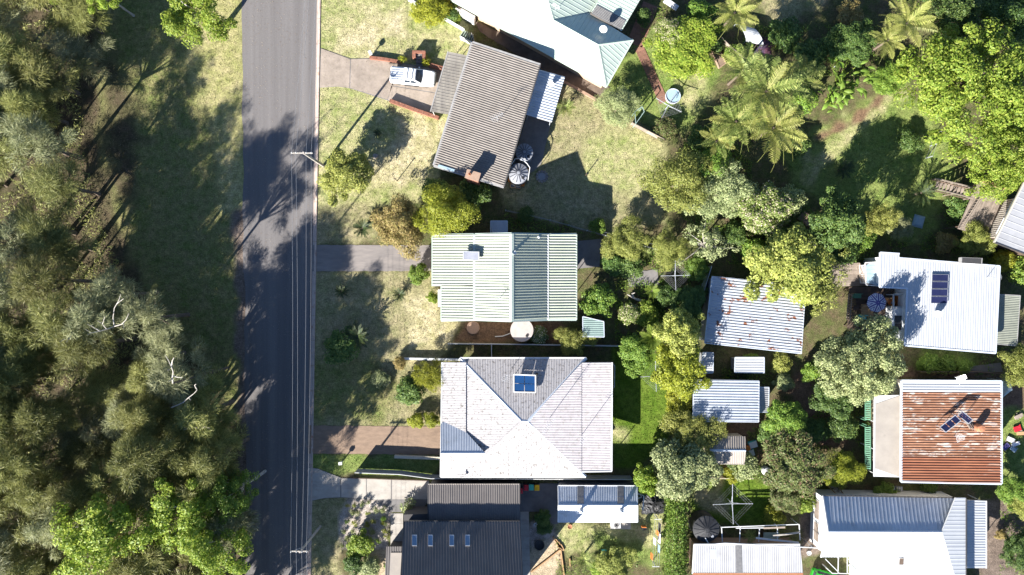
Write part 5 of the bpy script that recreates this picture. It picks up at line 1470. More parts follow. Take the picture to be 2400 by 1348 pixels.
# ---- forest on the left: each tree its own thing
FOREST = [(-60, -60), (200, -60), (210, 120), (205, 330), (225, 470), (280, 620), (355, 720), (420, 800), (500, 900), (530, 1000), (560, 1100), (575, 1420), (-60, 1420)]
_u = 'first second third fourth fifth sixth seventh eighth ninth tenth eleventh twelfth thirteenth fourteenth fifteenth sixteenth seventeenth eighteenth nineteenth twentieth'.split()
ORD = _u + ['twenty-' + w for w in _u[:9]] + ['thirtieth'] + ['thirty-' + w for w in _u[:9]] + ['fortieth']
def inside(poly, x, y):
    return bool(poly_sd(np.array([float(x)]), np.array([float(y)]), poly)[0] > 0)
fr = random.Random(77)
BRIGHT = [(250, 1245, 120), (440, 1205, 100), (525, 1285, 85)]
cands = []
row = 0
y = -30
while y < 1400:
    x = -30 + (45 if row % 2 else 0)
    while x < 600:
        jx, jy = x + fr.uniform(-24, 24), y + fr.uniform(-22, 22)
        if inside(FOREST, jx, jy) and not any((jx - a) ** 2 + (jy - b) ** 2 < (c * 0.78) ** 2 for a, b, c in BRIGHT):
            cands.append((jx, jy))
        x += 92
    y += 78; row += 1
def edge_dist(x, y):
    return float(poly_sd(np.array([float(x)]), np.array([float(y)]), FOREST[1:12])[0])
rows = {0: [], 1: [], 2: [], 3: []}
for x, y in cands:
    d_ = min(abs(poly_sd(np.array([x]), np.array([y]), [(-900, -400), (225, -400)] + FOREST[2:12] + [(575, 1800), (-900, 1800)])[0]), 1e9)
    rows[0 if d_ < 60 else 1 if d_ < 150 else 2 if d_ < 260 else 3].append((x, y, d_))
RN = ['along the forest edge', 'in the second line behind the forest edge', 'in the third line behind the forest edge', 'deep in the forest on the far left']
for k in range(4):
    rows[k].sort(key=lambda t: t[1])
    seen = {}
    for i, (x, y, d_) in enumerate(rows[k]):
        silver = fr.random() < (0.12 if x > 120 else 0.28)
        lk = 'silver' if silver else 'sheoak'
        h_ = fr.uniform(8.0, 11.5) if k > 0 else fr.uniform(6.0, 9.0)
        if y > 640: h_ = fr.uniform(12.5, 14.5)
        if y > 860: h_ = fr.uniform(11.5, 13.5) if k < 2 else fr.uniform(14.0, 16.0)
        if y > 1080: h_ = fr.uniform(9.0, 11.5) if k < 2 else fr.uniform(11.0, 13.5)
        if y < 640 and fr.random() < (0.5 if k == 0 else 0.22 if k == 1 else 0.08): continue
        if 640 <= y < 900 and fr.random() < 0.15: continue
        g_ = W(x, y, h_ * 0.58); gxp, gyp = g_.x * PXM + 1200, 674 - g_.y * PXM
        t_ = (650 - gxp) * 0.6 + (gyp - 540) * 0.8; d2_ = (650 - gxp) * 0.8 - (gyp - 540) * 0.6
        if 100 < t_ < 640 and abs(d2_) < 45: h_ = 7.5
        rp_ = fr.uniform(64, 90)
        seen[lk] = seen.get(lk, 0) + 1
        plant('sheoakthin' if fr.random() < (0.75 if y < 900 else 0.4) else 'sheoak', lk, x, y, rp_, h_, f"{ORD[seen[lk] - 1]} {'silvery' if silver else 'olive'} feathery tree from the top, {RN[k]}", 'forest_tree', 'tree', 'feathery trees of the forest')
plant('gum', 'bright', 250, 1245, 116, 16, 'broad yellow-green gum at the bottom left of the forest', 'gum_tree', var=0)
plant('gum', 'bright', 440, 1205, 98, 15, 'yellow-green gum right of the broad one, reaching towards the road', 'gum_tree', var=1)
plant('gum', 'bright', 525, 1285, 84, 14, 'yellow-green gum at the road edge near the bottom', 'gum_tree', var=2)
plant('gum', 'green', 560, 1150, 62, 12, 'darker green gum overhanging the left road edge', 'gum_tree', var=0)
plant('gum', 'bright', 462, 30, 92, 9, 'sparse bright yellow-green tree on the verge at the top', 'gum_tree', var=1)
plant('gum', 'bright', 245, -12, 48, 9, 'bright tree top cut by the upper edge, left of the verge tree', 'gum_tree', var=2)
plant('gum', 'bright', 150, -2, 28, 8, 'small bright tree top at the upper edge above the forest', 'gum_tree', var=0)
# trees below the frame whose shade reaches into it
for i, (x, y, h_) in enumerate(((330, 1450, 13), (480, 1450, 10), (570, 1440, 9), (540, 1530, 9.5), (430, 1560, 11), (330, 1600, 13), (200, 1480, 14))):
    plant('sheoak', 'sheoak', x, y, 80, h_, f'{ORD[i]} olive feathery tree from the left, just beyond the bottom edge', 'forest_tree', 'tree', 'feathery trees beyond the bottom edge')

# bare white limbs standing out of the forest
def dead_tree(label, base_px, paths, zs, r0=0.16):
    z_top = zs[-1]
    p0 = W(*paths[0][0], zs[0])
    t = thing('dead_tree', label, 'dead tree', (p0.x, p0.y, 0))
    MB().tube([(p0.x, p0.y, -0.1), (p0.x, p0.y, p0.z * .5), p0], [r0 * 1.6, r0 * 1.3, r0], 7).build('trunk', M_bark, t)
    for path in paths:
        n = len(path); pts = []
        for i, (x, y) in enumerate(path):
            z_ = zs[0] + (zs[1] - zs[0]) * i / max(1, n - 1); pts.append(W(x, y, z_))
        MB().tube(pts, [r0 * (1 - 0.75 * i / max(1, n - 1)) for i in range(n)], 6).build('branch', M_palebark, t)
    return t
dead_tree('bare white forked limb above the forest edge', None, [[(405, 898), (404, 885), (406, 872), (402, 860), (395, 845), (387, 832)], [(402, 860), (404, 845), (408, 838)], [(405, 880), (415, 884), (428, 885)], [(402, 890), (394, 895)], [(396, 866), (392, 868)]], (14.0, 16.5), 0.085)
dead_tree('bare white crooked limb below the forked one', None, [[(402, 955), (415, 950), (430, 943), (442, 932), (455, 922), (462, 914), (458, 906)], [(442, 932), (447, 938)], [(461, 912), (456, 903), (460, 900)]], (11.0, 12.5), 0.07)
dead_tree('spreading grey-white dead crown in the middle of the forest', None, [[(268, 765), (255, 770), (235, 776), (215, 780), (200, 772)], [(268, 765), (265, 745), (268, 722), (278, 705), (283, 690)], [(268, 765), (285, 760), (295, 750), (302, 735)],
          [(250, 771), (240, 760), (246, 742)], [(235, 776), (215, 765), (205, 760)], [(215, 780), (205, 785)], [(274, 712), (290, 700)], [(240, 758), (228, 752)], [(290, 756), (290, 770)],
          [(170, 780), (165, 790), (155, 802)], [(170, 795), (150, 795), (140, 802)]], (13.0, 15.5), 0.06)
dead_tree('thin grey dead twigs near the road end of the forest', None, [[(470, 1005), (450, 1000), (430, 1008)], [(470, 1005), (480, 1000), (492, 1004)], [(455, 1001), (448, 992)], [(440, 1004), (425, 1000)]], (10.0, 11.0), 0.05)

# ---- garden trees and shrubs (kind, leaf, px, py, radius px, height, label, name)
GT = [
 ('broad','olive',812,412,62,4.6,'low spreading yellow-green tree by the power pole','garden_tree'),
 ('fine','rust',938,526,70,6.5,'rust-gold bushy tree left of the yellow-green one','garden_tree'),
 ('fine','yellow',1042,496,70,7.5,'yellow-green tree above the corner of the pale green ribbed roof','garden_tree'),
 ('ball','green',982,641,32,2.6,'clipped round bush at the front of the pale green ribbed roof','shrub'),
 ('shrub','bright',1016,697,16,1.6,'small light green bush against the front wall','shrub'),
 ('shrub','dark',802,812,44,2.2,'dark green shrub growing with the big cycad on the front lawn','shrub'),
 ('feather','yellow',1008,880,44,3.8,'yellow-green feathery bush at the left of the white hip roof','shrub'),
 ('shrub','dark',962,918,36,2.4,'dark shrub behind the yellow-green feathery bush','shrub'),
 ('shrub','reddish',948,925,24,1.6,'purplish shrub in the bed before the white hip roof','shrub'),
 ('shrub','yellow',975,986,21,1.6,'left of two small yellow bushes beside the brown driveway','shrub'),
 ('shrub','yellow',1012,984,20,1.6,'right of two small yellow bushes beside the brown driveway','shrub'),
 ('shrub','rust',937,850,16,1.3,'rust brown bush at the end of the low white wall','shrub'),
 ('shrub','grey',890,888,22,1.0,'grey shrub beside the pale boulder on the lawn','shrub'),
 ('shrub','bright',845,1277,36,1.8,'bright spreading bush at the bottom of the mulched bed','shrub'),
 ('shrub','dark',830,1318,28,1.8,'dark green bush below the bright spreading one','shrub'),
 ('shrub','grey',868,1328,26,1.5,'grey-green bush beside the sandy path','shrub'),
 ('tuft','grey',952,1184,22,1.1,'spiky grey plant at the edge of the flared driveway','garden_plant'),
 ('shrub','green',908,1325,10,0.9,'narrow green climber beside the porch wall','shrub'),
 ('tuft','yellow',945,141,12,0.9,'yellow tuft left of the brick letterbox','garden_plant'),
 ('tuft','yellow',996,146,15,1.1,'yellow tuft right of the brick letterbox','garden_plant'),
 ('broad','yellow',1012,15,50,3.2,'yellow-green bush behind the pale fence at the top','shrub'),
 ('shrub','dark',1055,25,24,2.2,'dark bush between the pale fence and the porch','shrub'),
 ('shrub','bright',1068,42,16,1.2,'small bright bush in front of the balustraded porch','shrub'),
 ('fine','grey',1447,250,50,3.2,'grey-green bush at the foot of the pale green hip roof','shrub'),
 ('broad','bright',1606,115,82,3.6,'broad yellow-green flowering bush on the back lawn','garden_tree'),
 ('broad','flower',1575,78,40,3.4,'bush with big pale flowers beside the yellow-green one','shrub'),
 ('shrub','dark',1508,40,22,1.6,'dark bush in the angle of the pale green verandah roof','shrub'),
 ('shrub','dark',1655,95,42,2.6,'dark green bush right of the yellow-green flowering one','shrub'),
 ('shrub','green',1718,128,24,1.8,'green bush in front of the grey paling fence','shrub'),
 ('fine','olive',1592,425,82,6.5,'yellow-olive tree at the right end of the shaded lawn','garden_tree'),
 ('fine','grey',1695,450,78,5.5,'grey-green tree right of the yellow-olive one','garden_tree'),
 ('fine','green',1660,395,55,5.0,'green tree between the palms and the yellow-olive tree','garden_tree'),
 ('shrub','reddish',1560,300,30,1.6,'dark reddish shrub below the round pool','shrub'),
 ('broad','flower',1790,492,66,5.5,'bush speckled with pale pink flowers','shrub'),
 ('shrub','grey',1850,470,38,4.0,'grey-olive shrub right of the pink-flowered bush','shrub'),
 ('shrub','dark',1740,470,40,2.4,'dark shrub left of the pink-flowered bush','shrub'),
 ('big','bright',2262,205,172,9.5,'huge bright green tree at the upper right','garden_tree'),
 ('big','bright',2362,372,104,8.0,'bright yellow-green tree above the silvery deck','garden_tree'),
 ('fine','grey',2395,170,48,8.0,'grey leafy tree top at the upper right edge','garden_tree'),
 ('broad','dark',1995,100,56,4.0,'dark green bush left of the upper right palm','garden_tree'),
 ('shrub','rust',1990,35,34,1.8,'brown dying shrub near the top edge','shrub'),
 ('broad','dark',2230,30,62,6.0,'dark green tree at the top edge above the huge bright tree','garden_tree'),
 ('broad','dark',2360,40,62,6.0,'dark green tree in the upper right corner','garden_tree'),
 ('broad','green',2080,185,44,2.6,'light green creeper bank left of the huge bright tree','shrub'),
 ('broad','dark',1955,520,66,8.0,'dark green bush with glossy leaves in the middle garden','garden_tree'),
 ('shrub','dark',1968,580,46,3.0,'dark green shrub below the glossy-leaved bush','shrub'),
 ('fine','olive',2065,512,42,5.5,'yellow-olive bush beside the shaded lawn','shrub'),
 ('fine','silver',2105,530,32,2.6,'smoky grey bush right of the yellow-olive one','shrub'),
 ('shrub','rust',2212,570,28,2.2,'pinkish brown bush above the white solar panel roof','shrub'),
 ('fine','olive',2282,558,42,4.5,'olive tree at the bottom corner of the silvery deck','garden_tree'),
 ('shrub','yellow',2345,612,32,2.6,'golden bush below the grey roof at the right edge','shrub'),
 ('shrub','green',2392,640,34,3.0,'green bush at the right edge beside the white solar panel roof','shrub'),
 ('fine','olive',1466,560,52,4.2,'yellow-olive bush right of the pale green ribbed roof','shrub'),
 ('fine','olive',1570,585,46,3.6,'olive bush above the large clothes line','shrub'),
 ('sparse','grey',1655,570,66,5.0,'half bare grey tree with pale twigs above the rust spotted shed','garden_tree'),
 ('broad','green',1632,630,34,2.8,'green bush at the top of the leaning sheet fence','shrub'),
 ('broad','dark',1612,710,48,3.4,'dark green bush left of the leaning sheet fence','shrub'),
 ('broad','olive',1852,630,92,6.8,'yellow-olive tree overhanging the rust spotted shed roof','garden_tree'),
 ('sparse','olive',1925,670,72,6.0,'half bare olive tree beside the weathered brown deck','garden_tree'),
 ('big','grey',2016,850,108,9.7,'large grey-green tree below the umbrella deck','garden_tree'),
 ('ball','green',1402,706,48,3.4,'rounded green bush right of the pale green ribbed roof','shrub'),
 ('shrub','flower',1475,735,30,1.8,'flowering shrub beside the pale driftwood','shrub'),
 ('shrub','bright',1515,735,32,2.0,'bright green shrub beside the tree fern','shrub'),
 ('fine','olive',1340,797,38,3.0,'pale olive bush straddling the wire fence','shrub'),
 ('fine','olive',1387,790,22,2.2,'small olive bush right of the one on the wire fence','shrub'),
 ('shrub','whiteflower',1264,788,22,1.4,'white flowering shrub beside the round concrete tank','shrub'),
 ('broad','green',1492,825,46,4.0,'green tree beside the back lawn of the white hip roofed house','garden_tree'),
 ('broad','olive',1590,780,58,7.5,'yellow-green tree left of the rust spotted shed','garden_tree'),
 ('broad','yellow',1592,862,68,7,'yellow tree between the back lawn and the little white shed','garden_tree'),
 ('shrub','yellow',1595,935,38,2.6,'yellow bush left of the ribbed zinc shed','shrub'),
 ('fine','olive',1628,1015,66,4.6,'hazy olive bush below the ribbed zinc shed','garden_tree'),
 ('shrub','yellow',1575,990,26,2.0,'small yellow bush at the right edge of the bright lawn','shrub'),
 ('broad','grey',1592,1098,78,6.0,'pale grey-green tree above the tall hedge','garden_tree'),
 ('ball','bright',1517,1121,42,4.6,'compact bright green tree above the long zinc shed','garden_tree'),
 ('broad','green',1838,982,48,3.8,'green tree right of the ribbed zinc shed','garden_tree'),
 ('broad','dark',1950,930,58,4.2,'dark tree left of the green slatted screens','garden_tree'),
 ('shrub','dark',1968,1000,38,2.4,'dark shrub below the dark tree by the screens','shrub'),
 ('broad','reddish',1860,1082,74,4.8,'broad dark tree with reddish tips in the right garden','garden_tree'),
 ('fine','yellow',1972,1100,48,3.4,'yellow bush at the top left of the white gabled house','shrub'),
 ('broad','reddish',1838,1165,36,3.2,'dark reddish shrub above the pergola frame','shrub'),
 ('shrub','bright',1882,1175,30,2.2,'bright bush left of the white gabled house','shrub'),
 ('shrub','yellow',1815,1215,30,1.4,'low yellow-green bush behind the pergola frame','shrub'),
 ('shrub','grey',1745,1090,36,2.2,'large-leaved pale green shrub by the beige shed','shrub'),
 ('shrub','yellow',1715,1112,22,1.6,'yellow flowering shrub on the cream fence','shrub'),
 ('shrub','dark',1722,1085,22,1.6,'dark shrub below the beige shed','shrub'),
 ('broad','green',2372,1148,44,3.2,'green bush at the lower right corner of the rusty roof','shrub'),
 ('fine','olive',2395,1175,40,3.0,'olive bush at the right edge below the rusty roof','shrub'),
 ('shrub','rust',2345,1252,14,1.2,'small golden ball bush beside the white verandah roof','shrub'),
 ('broad','dark',2388,1290,44,3.4,'dark bush at the right edge near the bottom','shrub'),
 ('fine','olive',2398,860,52,5.5,'olive tree top at the right edge above the blue canopy','garden_tree'),
 ('shrub','green',2175,852,26,1.4,'green clipped bush below the white solar panel roof, left','shrub'),
 ('shrub','green',2215,855,26,1.4,'green clipped bush below the white solar panel roof, middle','shrub'),
 ('shrub','green',2255,857,24,1.4,'green clipped bush below the white solar panel roof, right','shrub'),
 ('shrub','green',2070,1155,30,1.5,'green shrub under the top eave of the white gabled house','shrub'),
 ('shrub','dark',2175,1140,20,1.4,'dark shrub between the rusty roof and the white gabled house','shrub'),
 ('shrub','green',1900,870,28,2.0,'leafy green shrub right of the little white sheds','shrub'),
 ('shrub','grey',1835,895,24,1.6,'grey shrub beside the red earth path','shrub'),
 ('broad','olive',1440,1322,44,2.6,'olive bush at the bottom beside the spiky palm','shrub'),
 ('shrub','bright',1400,1330,22,1.6,'yellow-green bush between the spiky palm and the olive bush','shrub'),
 ('shrub','dark',1272,1212,20,1.6,'potted dark shrub by the concrete yard','shrub'),
 ('shrub','dark',1275,1235,20,1.0,'low dark shrub along the sandy bed','shrub'),
 ('shrub','green',1850,1275,14,0.9,'green clump beside the green car','shrub'),
 ('broad','dark',2105,460,0.1,0.1,'',''),
 ('shrub','dark',1020,450,34,2.6,'dark bush under the lower left corner of the brown roof','shrub'),
 ('shrub','dark',1110,455,42,3.0,'dark bush below the brick chimney','shrub'),
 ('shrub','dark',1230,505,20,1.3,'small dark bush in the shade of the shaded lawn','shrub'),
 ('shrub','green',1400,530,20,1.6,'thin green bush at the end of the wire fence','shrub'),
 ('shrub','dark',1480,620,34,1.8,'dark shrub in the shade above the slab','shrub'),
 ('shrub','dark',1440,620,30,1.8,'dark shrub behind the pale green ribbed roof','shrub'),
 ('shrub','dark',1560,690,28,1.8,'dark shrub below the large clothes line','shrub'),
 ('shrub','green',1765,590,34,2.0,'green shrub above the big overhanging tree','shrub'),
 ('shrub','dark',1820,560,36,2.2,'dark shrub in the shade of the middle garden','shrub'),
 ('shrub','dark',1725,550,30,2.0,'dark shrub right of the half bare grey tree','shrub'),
 ('shrub','green',1760,845,20,1.2,'green shrub between the rust spotted shed and the little shed','shrub'),
 ('shrub','olive',1830,850,26,1.6,'olive shrub below the rust spotted shed','shrub'),
 ('shrub','dark',1905,1010,34,2.0,'dark shrub beside the red earth path','shrub'),
 ('shrub','dark',1800,1010,30,1.8,'dark shrub right of the beige shed','shrub'),
 ('shrub','green',1880,240,36,2.4,'green shrub among the palms','shrub'),
 ('shrub','dark',1650,330,40,2.4,'dark shrub under the left palm fronds','shrub'),
 ('shrub','dark',1870,340,30,2.0,'dark shrub under the lower palm fronds','shrub'),
 ('shrub','dark',1900,130,44,2.6,'dark shrub above the palm group','shrub'),
 ('shrub','dark',1840,80,40,2.4,'dark shrub near the top edge right of the white shelter','shrub'),
 ('shrub','green',1640,30,36,2.4,'green shrub at the top edge left of the palm','shrub'),
 ('shrub','dark',2130,330,30,1.6,'dark shrub left of the wire gate','shrub'),
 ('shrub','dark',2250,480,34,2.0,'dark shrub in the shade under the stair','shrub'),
 ('shrub','green',2020,560,30,1.6,'green shrub on the lawn edge by the middle garden','shrub'),
]
for k_, lf, x, y, r_, h_, lb, nm in GT:
    if not lb: continue
    plant(k_, lf, x, y, r_, h_, lb, nm, 'tree' if nm == 'garden_tree' else ('plant' if nm == 'garden_plant' else 'shrub'))

# little natives in the mulched bed
nb = random.Random(8)
spots = [(815,1185),(832,1178),(850,1182),(868,1180),(822,1205),(842,1200),(862,1204),(880,1198),(897,1190),(812,1222),(835,1224),(856,1226),(876,1222),(897,1215),(808,1245),(830,1246),(853,1247),(875,1245),(900,1242),(905,1258),(814,1262),(872,1262),(890,1268),(806,1275),(898,1225),(908,1228)]
_cnt = {}
for i, (x, y) in enumerate(sorted(spots, key=lambda q: (int((q[1] - 1170) / 22), q[0]))):
    lk = nb.choice(['grey', 'olive', 'yellow', 'grey', 'green'])
    rw_ = int((y - 1170) / 22); _cnt[rw_] = _cnt.get(rw_, 0) + 1
    plant('tuft', lk, x + nb.uniform(-4, 4), y + nb.uniform(-4, 4), nb.uniform(6, 11), nb.uniform(0.35, 0.8), f'{lk} native tuft, {ORD[_cnt[rw_] - 1]} from the left in the {ORD[rw_]} row of the mulched bed', 'garden_plant', 'plant', 'natives in the mulched bed')

# ---- fronds: palms, cycads, tree ferns
def frond_mesh(name, L, n, lw, ll, arch, mat, seed, droop=0.5):
    r = np.random.default_rng(seed)
    s = np.linspace(0.06, 1, n)
    ax = L * (s - 0.12 * s ** 3) ; az = arch * L * (np.sin(s * 1.9) * 0.55 - 0.75 * s ** 2.6)
    V, F = [], []
    # rachis
    for i in range(n - 1):
        w0, w1 = 0.03 * L / 3 * (1 - s[i] * .8), 0.03 * L / 3 * (1 - s[i + 1] * .8)
        b0 = len(V)
        V += [(ax[i], -w0, az[i]), (ax[i], w0, az[i]), (ax[i + 1], w1, az[i + 1]), (ax[i + 1], -w1, az[i + 1])]
        F.append((b0, b0 + 1, b0 + 2, b0 + 3))
    for i in range(1, n):
        taper = math.sin(min(1.0, s[i] * 1.15 + 0.12) * math.pi) ** 0.6
        for sd in (-1, 1):
            l_ = ll * taper * r.uniform(0.8, 1.15); fw = 0.55 + r.uniform(-.15, .15)
            p = np.array([ax[i], 0, az[i]])
            d1 = np.array([fw, sd, 0.22]); d1 /= np.linalg.norm(d1)
            m_ = p + d1 * l_ * 0.55; e_ = p + d1 * l_ * 0.95 + np.array([0, 0, -droop * l_])
            t = np.array([1, 0, 0.1]) * lw / 2
            b0 = len(V)
            V += [tuple(p - t), tuple(p + t), tuple(m_ + t * 1.1), tuple(m_ - t * 1.1), tuple(e_)]
            F += [(b0, b0 + 1, b0 + 2, b0 + 3), (b0 + 3, b0 + 2, b0 + 4, b0 + 4)]
    me = bpy.data.meshes.new(name)
    me.from_pydata(V, [], [f if f[2] != f[3] else f[:3] for f in F])
    me.materials.append(mat)
    return me
FR = {
    'palm': [frond_mesh('palm_frond', 3.3, 34, 0.05, 0.62, 0.55, LM['palm'], 1, 0.55), frond_mesh('palm_frond', 3.1, 34, 0.05, 0.6, 0.42, LM['palm'], 2, 0.65), frond_mesh('palm_frond', 3.3, 34, 0.055, 0.6, 0.5, LM['palmlight'], 3, 0.5)],
    'palmlight': [frond_mesh('palm_frond', 3.2, 34, 0.06, 0.6, 0.55, LM['palmlight'], 4, 0.4), frond_mesh('palm_frond', 3.0, 34, 0.06, 0.58, 0.42, LM['palmlight'], 5, 0.6)],
    'cycad': [frond_mesh('cycad_frond', 1.5, 22, 0.04, 0.20, 0.5, LM['cycad'], 6, 0.1), frond_mesh('cycad_frond', 1.4, 22, 0.04, 0.20, 0.3, LM['cycad'], 7, 0.1)],
    'fern': [frond_mesh('fern_frond', 1.9, 26, 0.05, 0.42, 0.4, LM['fern'], 8, 0.15)],
    'spiky': [frond_mesh('spiky_frond', 1.6, 12, 0.06, 0.30, 0.6, LM['palm'], 9, 0.1)],
}
def rosette(kind, px, py, rpx, h, n, label, name, cat='palm', trunk_r=0.14, lean=(0, 0), group=None, tmat=None):
    p = W(px, py, h)
    t = thing(name, label, cat, (p.x + lean[0], p.y + lean[1], 0), 0, group)
    o = Vector(t.location)
    rr = random.Random(int(px * 7 + py))
    top = Vector((p.x, p.y, h))
    MB().tube([(o.x, o.y, -0.1), tuple(o.lerp(top, 0.5)), tuple(top + Vector((0, 0, 0.05)))], [trunk_r * 1.2, trunk_r, trunk_r * 0.85], 8).build('trunk', tmat or M_bark, t)
    base_L = {'palm': 3.3, 'palmlight': 3.2, 'cycad': 1.5, 'fern': 1.9, 'spiky': 1.6}[kind]
    k = (rpx / PXM * (CAM_H - h) / CAM_H) / (base_L * 0.92)
    for i in range(n):
        a = i * 2.399963 + rr.uniform(-.15, .15)
        el = 0.75 - 0.95 * ((i + 0.5) / n) ** 0.8
        f = link('frond', rr.choice(FR[kind]), t)
        f.location = top - o
        f.rotation_euler = (rr.uniform(-.2, .2), -el, a)
        s_ = k * rr.uniform(0.85, 1.12)
        f.scale = (s_, s_, s_)
    return t
rosette('palm', 1795, 215, 112, 7.5, 22, 'tall palm at the centre of the palm group', 'palm_tree')
rosette('palmlight', 1812, 300, 104, 6.8, 20, 'palm with long pale fronds at the bottom of the palm group', 'palm_tree')
rosette('palm', 1742, 165, 84, 5.5, 17, 'palm at the upper left of the palm group', 'palm_tree')
rosette('palm', 1725, 285, 90, 5.5, 18, 'palm at the left side of the palm group', 'palm_tree')
rosette('palm', 1868, 190, 78, 5.2, 14, 'palm at the right side of the palm group', 'palm_tree')
rosette('palmlight', 1722, 30, 76, 6.0, 14, 'pale palm at the top edge by the white shelter', 'palm_tree')
rosette('palmlight', 2125, 55, 80, 7.5, 15, 'pale palm at the top edge left of the huge bright tree', 'palm_tree')
rosette('palmlight', 2080, 95, 62, 5.5, 12, 'smaller pale palm below the one at the top edge', 'palm_tree')
rosette('palm', 1680, 330, 60, 4.2, 12, 'low palm at the lower left of the palm group', 'palm_tree')
CY = [(850, 535, 32, 0.9, 'dark cycad beside the rust-gold bushy tree'), (801, 683, 24, 0.5, 'small dark cycad on the left of the front lawn'), (937, 690, 24, 0.5, 'small cycad on the right of the front lawn'),
      (838, 788, 46, 1.3, 'big dark cycad in the middle of the front lawn'), (1975, 397, 34, 0.9, 'cycad on the shaded lawn below the palms'), (2158, 452, 44, 1.2, 'big cycad beside the dark stair'), (885, 312, 14, 0.4, 'tiny dark cycad in the tree shade by the pickup')]
for x, y, r_, h_, lb in CY: rosette('cycad', x, y, r_, h_, 24, lb, 'cycad', 'cycad', 0.2)
rosette('fern', 1530, 790, 44, 3.2, 14, 'large tree fern right of the back lawn', 'tree_fern', 'fern', 0.12)
rosette('fern', 1528, 682, 26, 2.0, 11, 'bright small tree fern beside the driftwood', 'tree_fern', 'fern', 0.1)
rosette('spiky', 1325, 252, 30, 0.9, 22, 'spiky green rosette plant beside the blue-white awning', 'yucca', 'plant', 0.1)
rosette('spiky', 1368, 1312, 40, 1.2, 22, 'spiky palm at the bottom of the backyard', 'yucca', 'palm', 0.12)
rosette('spiky', 1755, 1254, 22, 1.5, 20, 'pale grass tree inside the pergola frame', 'grass_tree', 'plant', 0.12)
rosette('spiky', 2100, 1152, 14, 0.6, 14, 'small rosette plant under the eave of the white gabled house', 'yucca', 'plant', 0.06)
rosette('spiky', 1515, 592, 18, 1.0, 14, 'pale spiky rosette right of the yellow-olive bush', 'yucca', 'plant', 0.08)

# broad paddle leaves (bird of paradise clump): each leaf its own part
pad = bpy.data.meshes.new('paddle_leaf')
pv, pf = [], []
for i in range(7):
    s = i / 6; x = 0.5 + 1.3 * s; w = 0.26 * math.sin(math.pi * (0.12 + 0.86 * s)); z = 0.9 * math.sin(s * 1.5) * .6 - 0.5 * s * s
    pv += [(x, -w, z - .03), (x, 0, z + .03), (x, w, z - .03)]
for i in range(6):
    b = i * 3; pf += [(b, b + 3, b + 4, b + 1), (b + 1, b + 4, b + 5, b + 2)]
pv += [(0, -.02, -.5), (0, .02, -.5)]; pf += [(21, 1, 22)]
pad.from_pydata(pv, [], pf); pad.materials.append(LM['green'])
def paddles(px, py, rpx, label, seed, n=5):
    rr = random.Random(seed)
    t = thing('giant_strelitzia', label, 'plant', W(px, py, 0))
    for i in range(n * 9):
        f = link('leaf', pad, t)
        a = rr.uniform(0, 6.28); d_ = rpx / PXM * math.sqrt(rr.random()) * 0.8
        f.location = (d_ * math.cos(a), d_ * math.sin(a), rr.uniform(1.0, 3.0)); f.rotation_euler = (rr.uniform(-.4, .4), rr.uniform(-.5, .3), rr.uniform(0, 6.28)); s_ = rr.uniform(0.6, 1.0); f.scale = (s_, s_, s_)
    mb = MB(); o = Vector(t.location)
    for i in range(8):
        a = i * 0.785; mb.tube([(o.x + .3 * math.cos(a), o.y + .3 * math.sin(a), 0), (o.x + rpx / PXM * .5 * math.cos(a), o.y + rpx / PXM * .5 * math.sin(a), 2.2)], [0.08, 0.04], 5)
    mb.build('stalks', LM['green'], t)
paddles(1965, 190, 52, 'clump of glossy paddle leaves right of the palm group', 4)
paddles(1940, 240, 34, 'smaller clump of paddle leaves below the glossy one', 5, 3)

# ---- hedge: long clipped block of leaves
def hedge(label, x0, y0, x1, y1, hgt, leafk, n, seed, leaf=0.2):
    r = np.random.default_rng(seed)
    a, b = W(x0, y0, hgt * .8), W(x1, y1, hgt * .8)
    lo, hi = (min(a.x, b.x), min(a.y, b.y)), (max(a.x, b.x), max(a.y, b.y))
    x = r.uniform(lo[0], hi[0], n); y = r.uniform(lo[1], hi[1], n)
    bump = wob(x * 20, y * 20, 0.12, seed) * 0.7 + wob(x * 20, y * 20, 0.3, seed + 1) * 0.4
    ex = np.minimum(x - lo[0], hi[0] - x); edge = np.clip(ex / 0.5, 0, 1)
    z = hgt * (0.55 + 0.45 * np.sqrt(edge)) + bump * 0.5 - r.uniform(0, 0.5, n)
    side = r.uniform(0, 1, n) < 0.3
    z = np.where(side, r.uniform(0.1, hgt * .9, n), z); x = np.where(side, np.where(r.uniform(0, 1, n) < .5, lo[0], hi[0]) + bump * 0.3 + r.normal(0, .12, n), x + bump * 0.1)
    c = np.stack([x, y, z], 1); o = np.array([(lo[0] + hi[0]) / 2, (lo[1] + hi[1]) / 2, 0])
    nr = r.normal(size=(n, 3)) * 0.6 + np.array([0, 0, 0.8])
    v, f = leaf_quads(c - o, nr, leaf * r.uniform(.7, 1.4, n), leaf * .6 * r.uniform(.8, 1.2, n), r)
    t = thing('hedge', label, 'hedge', tuple(o))
    link('foliage', np_mesh('hedge_foliage', v, f, LM[leafk]), t)
    mb = MB()
    k = int((hi[1] - lo[1]) / 0.8)
    for i in range(k): mb.tube([(o[0], lo[1] + .4 + i * .8, 0), (o[0], lo[1] + .4 + i * .8, hgt * .7)], [0.05, 0.03], 5)
    mb.build('stems', M_bark, t)
hedge('tall clipped green hedge left of the black tank', 1567, 1170, 1609, 1420, 3.2, 'green', 9000, 21)
hedge('yellow-green hedge along the right side of the bright lawn', 1572, 905, 1604, 985, 2.2, 'yellow', 3200, 23)

